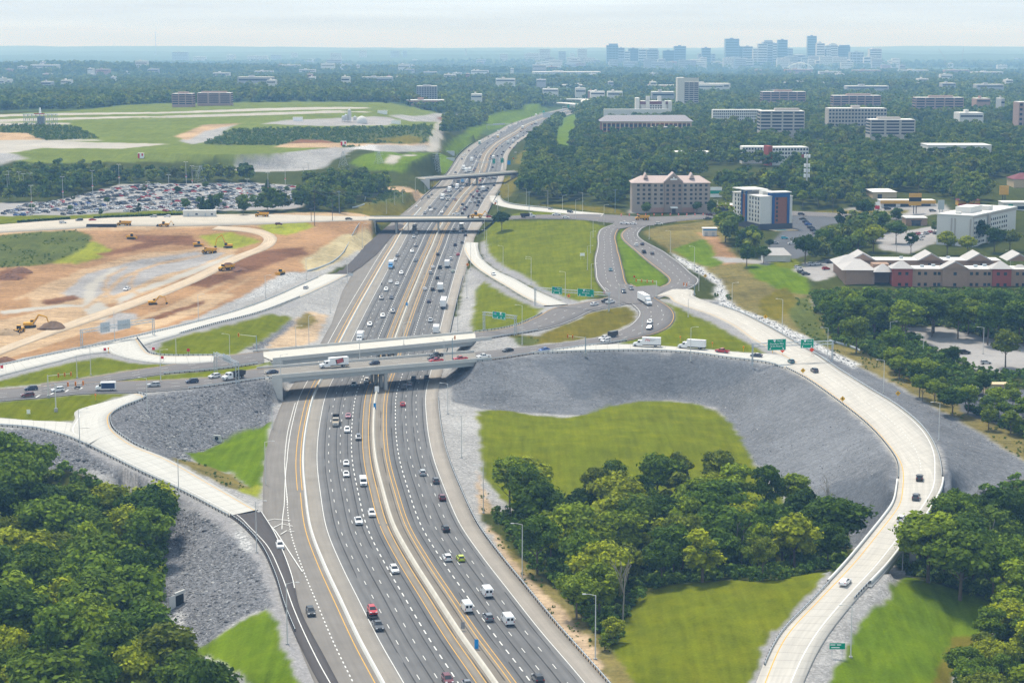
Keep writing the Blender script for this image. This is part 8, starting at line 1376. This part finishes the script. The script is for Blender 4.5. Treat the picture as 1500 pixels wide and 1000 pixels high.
# ------------------------------------------------------------------ building site machines, car park
M_CAT = pmat('machine_yellow', (.66, .34, .02), .5, .12, 1.0); M_TRK = pmat('crawler_track', (.05, .045, .04), .9, .3); M_SOIL = pmat('red_brown_soil', (.16, .085, .055), .95, .3, .8)
def hauler(loc, rz, lab, load=False):
    t = thing('articulated_dump_truck', lab, 'dump truck', loc, rz, 'yellow earth moving machines')
    MB().loft([[(3.6, y, 1.0), (3.6, y, 1.9), (2.2, y, 2.2), (2.1, y, 2.4), (1.0, y, 2.3), (1.0, y, 1.0)] for y in (-1.1, 1.1)]).build('hood', M_CAT, t); MB().box(1.0, 2.15, -.75, .75, 2.2, 3.4, 0, .15, .1).build('cab', M_GLS, t); MB().box(.95, 2.15, -.8, .8, 3.41, 3.5).build('cab_roof', M_CAT, t)
    MB().add([(-4.6, -1.4, 1.5), (.6, -1.4, 1.5), (.6, 1.4, 1.5), (-4.6, 1.4, 1.5), (-5.4, -1.6, 3.0), (.9, -1.6, 3.1), (.9, 1.6, 3.1), (-5.4, 1.6, 3.0), (-4.4, -1.2, 1.9), (.4, -1.2, 1.9), (.4, 1.2, 1.9), (-4.4, 1.2, 1.9)], [(3, 2, 1, 0), (0, 1, 5, 4), (1, 2, 6, 5), (2, 3, 7, 6), (3, 0, 4, 7), (4, 5, 9, 8), (5, 6, 10, 9), (6, 7, 11, 10), (7, 4, 8, 11), (8, 9, 10, 11)]).build('dump_tub', M_CAT, t)
    if load: MB().loft([[(-5.0, -1.4, 2.8), (.7, -1.4, 2.9), (.7, 1.4, 2.9), (-5, 1.4, 2.8)], [(-3.4, -.5, 3.9), (-.6, -.5, 4.0), (-.6, .5, 4.0), (-3.4, .5, 3.8)]]).build('soil_load', M_SOIL, t)
    MB().box(-5, 2.5, -.4, .4, .9, 1.49).build('chassis', M_BLK, t); me = wheel(.85, .65).mesh('wheel', [M_TYR, M_CAT])
    for x in (2.5, -2.2, -4.0):
        for y in (-1.25, 1.25): link('wheel', me, t, (x, y, .85))
def excavator(loc, rz, lab, up=1.0, small=1.0):
    t = thing('excavator', lab, 'excavator', loc, rz, 'yellow earth moving machines'); t.scale = (small,) * 3
    for y in (-1.3, 1.3): MB().loft([[(x, yy, z) for x, z in ((-2.2, .15), (-2.4, .5), (-2.1, .95), (2.1, .95), (2.4, .5), (2.2, .15))] for yy in (y - .35, y + .35)]).build('track', M_TRK, t)
    MB().box(-2.6, 1.4, -1.35, 1.35, 1.15, 2.2, 0, .1, .05).build('house', M_CAT, t); MB().box(.1, 1.7, .3, 1.35, 1.5, 3.1, 0, .1, .05).build('cab', M_GLS, t); MB().box(.1, 1.6, .3, 1.35, 3.11, 3.2).build('cab_roof', M_CAT, t); MB().box(-1, 1, -1, 1, .7, 1.14).build('turntable', M_BLK, t)
    a, b, c = (1.2, -.3, 1.9), (3.6, -.3, 3.4 + 1.8 * up), (6.6, -.3, 3.3 + 1.0 * up); d = (7.6, -.3, .9)
    q = MB().tube(a, b, .32, .36, 6).tube(b, c, .36, .26, 6).build('boom', M_CAT, t); MB().tube(c, d, .28, .2, 6).build('stick', M_CAT, t); MB().loft([[(7.1, y, .9), (8.2, y, .9), (7.9, y, .1), (7.0, y, .0)] for y in (-.95, .35)]).build('bucket', M_BLK, t); MB().tube((1.5, -.3, 1.4), (3.2, -.3, 3.0 + up), .1).build('ram', M_CHR, q)
def loader(loc, rz, lab, k=1.0, backhoe=False, dozer=False):
    t = thing('bulldozer' if dozer else 'wheel_loader', lab, 'bulldozer' if dozer else 'loader', loc, rz, 'yellow earth moving machines'); t.scale = (k,) * 3
    MB().loft([[(-3.2, y, .9), (-3.3, y, 2.0), (-.6, y, 2.2), (-.6, y, .8)] for y in (-1.0, 1.0)]).build('engine_hood', M_CAT, t); MB().box(-.7, .9, -.8, .8, 1.6, 3.3, 0, .15, .1).build('cab', M_GLS, t); MB().box(-.75, .95, -.85, .85, 3.31, 3.42).build('cab_roof', M_CAT, t); MB().box(-.59, 2.6, -.7, .7, .8, 1.6).build('front_frame', M_CAT, t)
    if dozer:
        for y in (-1.15, 1.15): MB().loft([[(x, yy, z) for x, z in ((-2.4, .1), (-2.7, .5), (-2.3, 1.0), (1.6, 1.0), (2.0, .5), (1.7, .1))] for yy in (y - .3, y + .3)]).build('track', M_TRK, t)
        MB().loft([[(3.0, y, .1), (2.7, y, .7), (3.0, y, 1.4), (3.15, y, 1.4), (2.9, y, .7), (3.2, y, .1)] for y in (-1.8, 1.8)]).build('blade', M_CAT, t); return
    for y in (-.6, .6): MB().tube((.8, y, 2.0), (3.4, y, .9), .16).build('lift_arm', M_CAT, t)
    MB().loft([[(3.4, y, .3), (3.3, y, 1.3), (3.9, y, 1.5), (4.6, y, .3)] for y in (-1.4, 1.4)]).build('bucket', M_BLK, t); me = wheel(.8, .6).mesh('wheel', [M_TYR, M_CAT])
    for x in (-2.1, 1.9):
        for y in (-1.15, 1.15): link('wheel', me, t, (x, y, .8))
    if backhoe: MB().tube((-3.2, 0, 1.4), (-4.6, 0, 3.6), .2).tube((-4.6, 0, 3.6), (-6.0, 0, 1.6), .16).build('backhoe_arm', M_CAT, t); MB().box(-6.4, -5.7, -.4, .4, .9, 1.6).build('backhoe_bucket', M_BLK, t)
h_ = lambda x, y, up=0: hit(x, y, up)
hauler(h_(180, 331), 3.1, 'empty yellow dump truck on the site road next to black pipes'); hauler(h_(382, 318), 3.15, 'empty yellow dump truck by the right end of the car park'); hauler(h_(330, 396), 3.9, 'yellow dump truck loaded with soil on the haul track', True); hauler(h_(305, 371), 2.7, 'yellow dump truck under the excavator at the dig'); 
excavator(h_(334, 363), 3.0, 'excavator with raised boom at the dig, on the straw bank', 2.2); excavator(h_(224, 446), .3, 'small excavator on the edge of the pale haul track', .7, .85); excavator(h_(44, 480), .15, 'large excavator beside a soil heap at far left', 1.0, 1.1)
loader(h_(28, 487), 4.4, 'loader facing us beside the large excavator', .95); loader(h_(240, 332), 3.1, 'yellow backhoe loader with raised rear arm on site road', 1.0, True); loader(h_(193, 350), .0, 'bulldozer on the red soil below the site road', 1.0, dozer=True); loader(h_(291, 361), .1, 'bulldozer left of the dig below the straw patch', 1.0, dozer=True); loader(h_(411, 402), 4.2, 'bulldozer alone on the pale gravel by the ramp', .9, dozer=True)
pl = P0 = CB[1] + (CB[2] - CB[1]) * .82; loader((P0[0], P0[1], P0[2] + .08), 3.16, 'large yellow wheel loader crossing the far overpass', 1.25, True)
hauler(ROADS['cross_right']['C'][int(.33 * len(ROADS['cross_right']['C']))] + (0, 0, .1), 3.2, 'yellow and white tank truck on the cross street before the gabled hotel')
t = thing('pipe_stack', 'stack of black pipes lying on the site road', 'pipes', h_(148, 333)); 
for i in range(7): k = i if i < 4 else i - 3.5; MB().tube((-9, k * 1.0, .5 + (.86 if i > 3 else 0)), (9, k * 1.0, .5 + (.86 if i > 3 else 0)), .5, .5, 10).build('pipe', M_BLK, t)
def heap(x, y, r, h, lab, m=None, seed=1):
    p = h_(x, y); r2 = np.random.RandomState(seed); b = MB(); n = 14; b.loft([[(r * s * r2.uniform(.85, 1.15) * math.cos(2 * math.pi * k / n), r * s * r2.uniform(.8, 1.1) * math.sin(2 * math.pi * k / n), z * h * r2.uniform(.85, 1.1)) for k in range(n)] for s, z in ((1, -.1), (.8, .3), (.55, .65), (.28, .92), (.08, 1.0))])
    o = b.build('soil_heap', m or M_SOIL, None, p); tag(o, lab, 'soil heap', 'soil heaps on the building site')
heap(77, 481, 6.5, 3.2, 'brown soil heap in front of the large excavator', pmat('brown_soil', (.15, .10, .07), .95, .3, .8)); heap(10, 490, 6, 2.4, 'tan soil heap at the left edge next to the loader', pmat('tan_soil', (.3, .22, .14), .95, .25, .8), 2); heap(14, 408, 7, 2.6, 'red soil heap at the left edge, lower one', None, 3); heap(30, 398, 6, 2.4, 'red soil heap at the left edge, upper one', None, 4); heap(8, 530, 5, 2, 'dark red heap beside the pale ramp at left edge', None, 5); heap(345, 395, 6, 1.6, 'rubble heap right of the loaded dump truck', None, 8)
# silt fence
for pts, lab in (([(536, 318), (525, 330), (516, 345), (508, 362), (497, 377), (470, 392), (450, 398)], 'long grey silt fence down the straw slope'), ([(534, 295), (540, 280), (548, 274), (556, 271)], 'short silt fence on the green bank above'), ([(516, 305), (525, 303), (534, 300)], 'silt fence piece by the straw bank'), ([(1260, 515), (1255, 512), (1215, 500)], 'low silt fence at the wood edge')):
    P_ = np.array([h_(x, y) for x, y in pts]); V, F = sweep(spline(P_, 2), [(-.05, -.4), (.05, -.4), (.05, .9), (-.05, .9)]); link('silt_fence', npmesh('silt_fence', V - P_[0], F, M_GALV), None, P_[0], label=lab, cat='fence', group='silt fences')
def hedge(pts, w, h, lab):
    P_ = spline(np.array([h_(x, y) for x, y in pts]), 1.5); n = len(P_); r2 = np.random.RandomState(3); q = r2.randint(0, n, n * 60); d = P_[q] + np.stack([r2.uniform(-w, w, len(q)), r2.uniform(-w, w, len(q)), r2.uniform(.1, h, len(q))], 1)
    nn = r2.normal(size=(len(q), 3)); nn /= np.linalg.norm(nn, axis=1)[:, None]; t = np.cross(nn, r2.normal(size=(len(q), 3))); t /= np.linalg.norm(t, axis=1)[:, None]; b = np.cross(nn, t); s = .5
    V = np.stack([d - t * s, d - b * s, d + t * s, d + b * s], 1).reshape(-1, 3) - P_[0]; me = npmesh('hedge', V, np.arange(len(V)).reshape(-1, 4), M_LEAF); a = me.attributes.new('leaf_tone', 'FLOAT', 'POINT'); a.data.foreach_set('value', np.repeat(r2.rand(len(q)), 4).astype(np.float32)); link('hedge', me, None, P_[0], 0, TONES['dark green'], label=lab, cat='hedge', group='clipped hedges at the car park')
hedge([(28, 326.5), (60, 324)], 1, 1.4, 'clipped hedge at the car park front, leftmost piece'); hedge([(66, 324), (100, 321.5)], 1, 1.4, 'clipped hedge at the car park front, second piece from left'); hedge([(140, 320.5), (165, 319)], 1, 1.4, 'clipped hedge behind the red car on the site road'); hedge([(170, 319), (265, 315.5)], 1, 1.5, 'longest clipped hedge left of the site office'); hedge([(1420, 600), (1440, 608), (1455, 616)], 1.6, 1.8, 'hedge along the lower car park at right')
# concrete culverts and safety rails in the slopes
t = thing('box_culvert', 'concrete box culvert mouth in the rocky slope by the lower left wood', 'culvert', h_(268, 882), -.5); MB().add([(-3, 0, -1), (0, 0, -1), (0, 0, 3.6), (-3, 0, 1), (-3, .4, -1), (0, .4, -1), (0, .4, 3.6), (-3, .4, 1)], [(3, 2, 1, 0), (4, 5, 6, 7), (0, 1, 5, 4), (1, 2, 6, 5), (2, 3, 7, 6), (3, 0, 4, 7)]).build('wing_wall', M_PAR, t); MB().box(0, .5, -3.5, .4, 2.6, 3.4).build('headwall', M_PAR, t); MB().box(.1, .3, -3.3, 0, -.5, 2.59).build('opening', M_BTX, t); MB().box(.3, .5, -6, -3.5, -1, 3).build('wing_wall', M_PAR, t)
t = thing('pipe_culvert', 'round pipe culvert with pale collar at the foot of the rock bowl', 'culvert', h_(318, 645), -1.9); MB().box(-.3, .3, -1.8, 1.8, -.4, 1.9, 0, 0, .5).build('headwall', M_PAR, t); MB().tube((.31, 0, .8), (.36, 0, .8), .7, .7, 14).build('pipe_mouth', M_BTX, t)
# traffic barrels before the hotel
b = [(910 + 12 * i, 322 - .1 * i) for i in range(11)]
for i, (x, y) in enumerate(b):
    t = thing('traffic_barrel', f'orange traffic barrel on the cross street, {ordn(i + 1)} from the left', 'traffic barrel', atr(x, y - 6, 8.3), 0, 'orange traffic barrels'); MB().tube((0, 0, 0), (0, 0, 1.2), .45, .38, 8).build('drum', M_ORR, t); MB().tube((0, 0, .5), (0, 0, .75), .45, .44, 8).build('white_band', M_WTX, t)
# --- parked cars in rows
LOT = np.array([h_(*q)[:2] for q in [(-40, 320), (-40, 299), (70, 297), (132, 284), (178, 271.5), (368, 269.5), (440, 275), (448, 290), (395, 304), (262, 309.5), (200, 310.5), (100, 315)]])
u = np.array([math.cos(1.0), math.sin(1.0)]); n_ = np.array([u[1], -u[0]]); ctr = LOT.mean(0); rp = random.Random(12); PK = []
for ri in range(-40, 41):
    for s in (-1, 1):
        for k in range(-80, 81):
            q = ctr + n_ * (ri * 21 + s * 3.0) + u * (k * 3.0)
            if rp.random() < .66 and inpoly(np.array([q[0]]), np.array([q[1]]), LOT)[0] and vnoise(np.array([q[0]]), np.array([q[1]]), 60, 77)[0] > -.45 and min((q[0] - a[0]) ** 2 + (q[1] - a[1]) ** 2 for a in TREES[-70:]) > 12: PK.append((q, ri, s, k))
CW = ['white'] * 8 + ['silver'] * 5 + ['grey'] * 4 + ['dark grey'] * 3 + ['black'] * 4 + ['navy', 'navy', 'blue', 'red', 'maroon', 'red', 'tan']; kn = ['sedan', 'suv', 'suv', 'hatchback', 'pickup']
PK.sort(key=lambda a: a[0][1]); near, rest = PK[:215], PK[215:]
KIND_ONE = {k: KINDS[k]['one'] for k in kn}
rowid = {r: i for i, r in enumerate(sorted({a[1] for a in near}))}
rowc = {}
for q, ri, s, k in sorted(near, key=lambda a: (a[1], a[2], a[3])):
    c = rp.choice(CW); kd = rp.choice(kn); key = (ri, s); rowc[key] = rowc.get(key, 0) + 1
    if kd == 'pickup' and c == 'tan': c = 'yellow'
    o = link('parked_car', KIND_ONE[kd], None, (q[0], q[1], float(hgt(*q)) + .05), math.atan2(n_[1], n_[0]) + (math.pi if rp.random() < .5 else 0) + rp.uniform(-.04, .04), COL[c], label=f'{c} {PHR.get(kd, kd)} in {ordn(rowid[ri] + 1)} car park row from left, {"left" if s < 0 else "right"} side, {ordn(rowc[key])} from front', cat='parked car', group='cars parked in the car park')
Vs, Fs, Ms, cm = [], [], [], [pmat('parked_' + c.replace(' ', '_'), COL[c], .35, .05) for c in ('white', 'silver', 'grey', 'black', 'navy', 'red')] + [M_GLS]
o_ = 0
for q, ri, s, k in rest:
    b = MB().box(-2.2, 2.2, -.9, .9, .35, .98, 0, .15, .06).box(-1.7, 1.0, -.78, .78, .98, 1.45, 1, .45, .1).box(-1.2, .5, -.66, .66, 1.45, 1.52, 0); a = math.atan2(n_[1], n_[0]); V = np.array(b.v); V = np.c_[V[:, 0] * math.cos(a) - V[:, 1] * math.sin(a), V[:, 0] * math.sin(a) + V[:, 1] * math.cos(a), V[:, 2]] + (q[0], q[1], float(hgt(*q))); ci = rp.choice([0, 0, 0, 1, 1, 2, 2, 3, 3, 4, 5])
    Vs.append(V); Fs.append(np.array(b.f) + o_); Ms += [6 if m == 1 else ci for m in b.m]; o_ += len(V)
link('distant_parked_cars', npmesh('distant_parked_cars', np.concatenate(Vs), np.concatenate(Fs), cm, mi=Ms), kind='stuff', label='farther rows of parked cars at the back of the car park')
print('parked', len(near), len(rest))
# cars at the hotels and lower lots
LOTS = [('beside the gabled hotel', [(x, 309.5) for x in range(935, 1042, 7)], 1.57), ('on the drive of the modern hotel', [(1176, 322), (1180, 326), (1184, 330), (1188, 335), (1192, 339), (1196, 343)], .4), ('at the lodging complex', [(1169, 393), (1171, 396), (1174, 400), (1180, 403), (1189, 389), (1197, 388), (1210, 395), (1215, 385)], .3), ('in the rear lodging lot', [(1345, 344), (1351, 347), (1357, 343), (1363, 341), (1340, 350), (1348, 352), (1370, 343)], .9), ('in the lower right car park', [(1413, 518), (1444, 533), (1430, 586), (1436, 582), (1424, 570), (1488, 587)], .1), ('in front of the yellow shop', [(1300, 307), (1318, 309), (1366, 310), (1258, 300)], 0), ('at the modern hotel pool', [(1149, 350), (1135, 357), (1160, 358)], .1)]
for nm, pts, a in LOTS:
    for i, (x, y) in enumerate(pts):
        c = rp.choice(CW) if (x, y) != (1149, 350) else 'turquoise'; kd = rp.choice(kn[:4]); link('parked_car', KIND_ONE[kd], None, h_(x, y) + (0, 0, .05), a + rp.uniform(-.06, .06), COL[c], label=f'{c} {PHR.get(kd, kd)} parked {nm}, {ordn(i + 1)} of {len(pts)} there', cat='parked car', group='cars parked ' + nm)
# ------------------------------------------------------------------ air, sky, sun, camera
HZ = MB().box(-14200, 14200, -60, 31500, -75, 240)
def haze():
    m = bpy.data.materials.new('haze_air'); m.use_nodes = True; nt = m.node_tree
    nt.nodes.remove(nt.nodes['Principled BSDF']); v = N(nt, 'ShaderNodeVolumePrincipled')
    v.inputs['Color'].default_value = (.30, .59, 1.0, 1); v.inputs['Absorption Color'].default_value = (1, 1, 1, 1); v.inputs['Density'].default_value = 1.1e-4; v.inputs['Anisotropy'].default_value = 0.0
    nt.links.new(v.outputs[0], nt.nodes['Material Output'].inputs['Volume']); return m
import os
if not os.environ.get('NOHAZE'): HZ.build('haze', haze(), kind='stuff')
SUN_EL, SUN_AZ = math.radians(64), math.radians(-30)      # azimuth from +Y towards +X
w = bpy.data.worlds.new('World'); scene.world = w; w.use_nodes = True; nt = w.node_tree
bg = nt.nodes['Background']; sky = N(nt, 'ShaderNodeTexSky', sky_type='NISHITA'); sky.sun_disc = False; sky.sun_elevation = SUN_EL; sky.sun_rotation = SUN_AZ
sky.dust_density = 2.5; sky.altitude = 250
tc = N(nt, 'ShaderNodeTexCoord'); mp = N(nt, 'ShaderNodeMapping'); mp.inputs['Scale'].default_value = (1.6, 1.6, 34); nt.links.new(tc.outputs['Generated'], mp.inputs[0])
cl = noise(nt, mp.outputs[0], 2.2, 6, .55); fac = mathn(nt, 'MULTIPLY_ADD', cl, .5, .52, clamp=True)
veil = scalec(nt, (7.0, 8.2, 9.3), mathn(nt, 'MULTIPLY_ADD', cl, .5, .78))
nt.links.new(mixc(nt, fac, sky.outputs[0], veil), bg.inputs['Color']); bg.inputs['Strength'].default_value = .078
sl = bpy.data.lights.new('sun', 'SUN'); sl.energy = 3.2; sl.angle = math.radians(10); sl.color = (1, .94, .83)
so = bpy.data.objects.new('sun', sl); C.objects.link(so)
d = Vector((math.sin(SUN_AZ) * math.cos(SUN_EL), math.cos(SUN_AZ) * math.cos(SUN_EL), math.sin(SUN_EL))); so.rotation_euler = d.to_track_quat('Z', 'Y').to_euler()
cam = bpy.data.cameras.new('camera'); co = bpy.data.objects.new('camera', cam); C.objects.link(co); scene.camera = co
co.location = (0, 0, CAMH); co.rotation_euler = (math.pi / 2 - PIT, 0, 0); cam.sensor_width = 36; cam.lens = 36 * FPX / 1500; cam.clip_start = 1; cam.clip_end = 60000
vs = scene.view_settings; vs.view_transform = 'Standard'; vs.look = 'None'; vs.gamma = 1; vs.use_curve_mapping = False; vs.exposure = 0.66
scene.cycles.use_denoising = True; scene.cycles.denoising_prefilter = 'NONE'; scene.cycles.denoiser = 'OPENIMAGEDENOISE'; scene.cycles.max_bounces = 5; scene.cycles.diffuse_bounces = 2; scene.cycles.glossy_bounces = 2; scene.cycles.transmission_bounces = 2; scene.cycles.transparent_max_bounces = 6; scene.cycles.volume_bounces = 0; scene.cycles.sample_clamp_indirect = 4.0; scene.cycles.use_adaptive_sampling = False
scene.cycles.caustics_reflective = False; scene.cycles.caustics_refractive = False
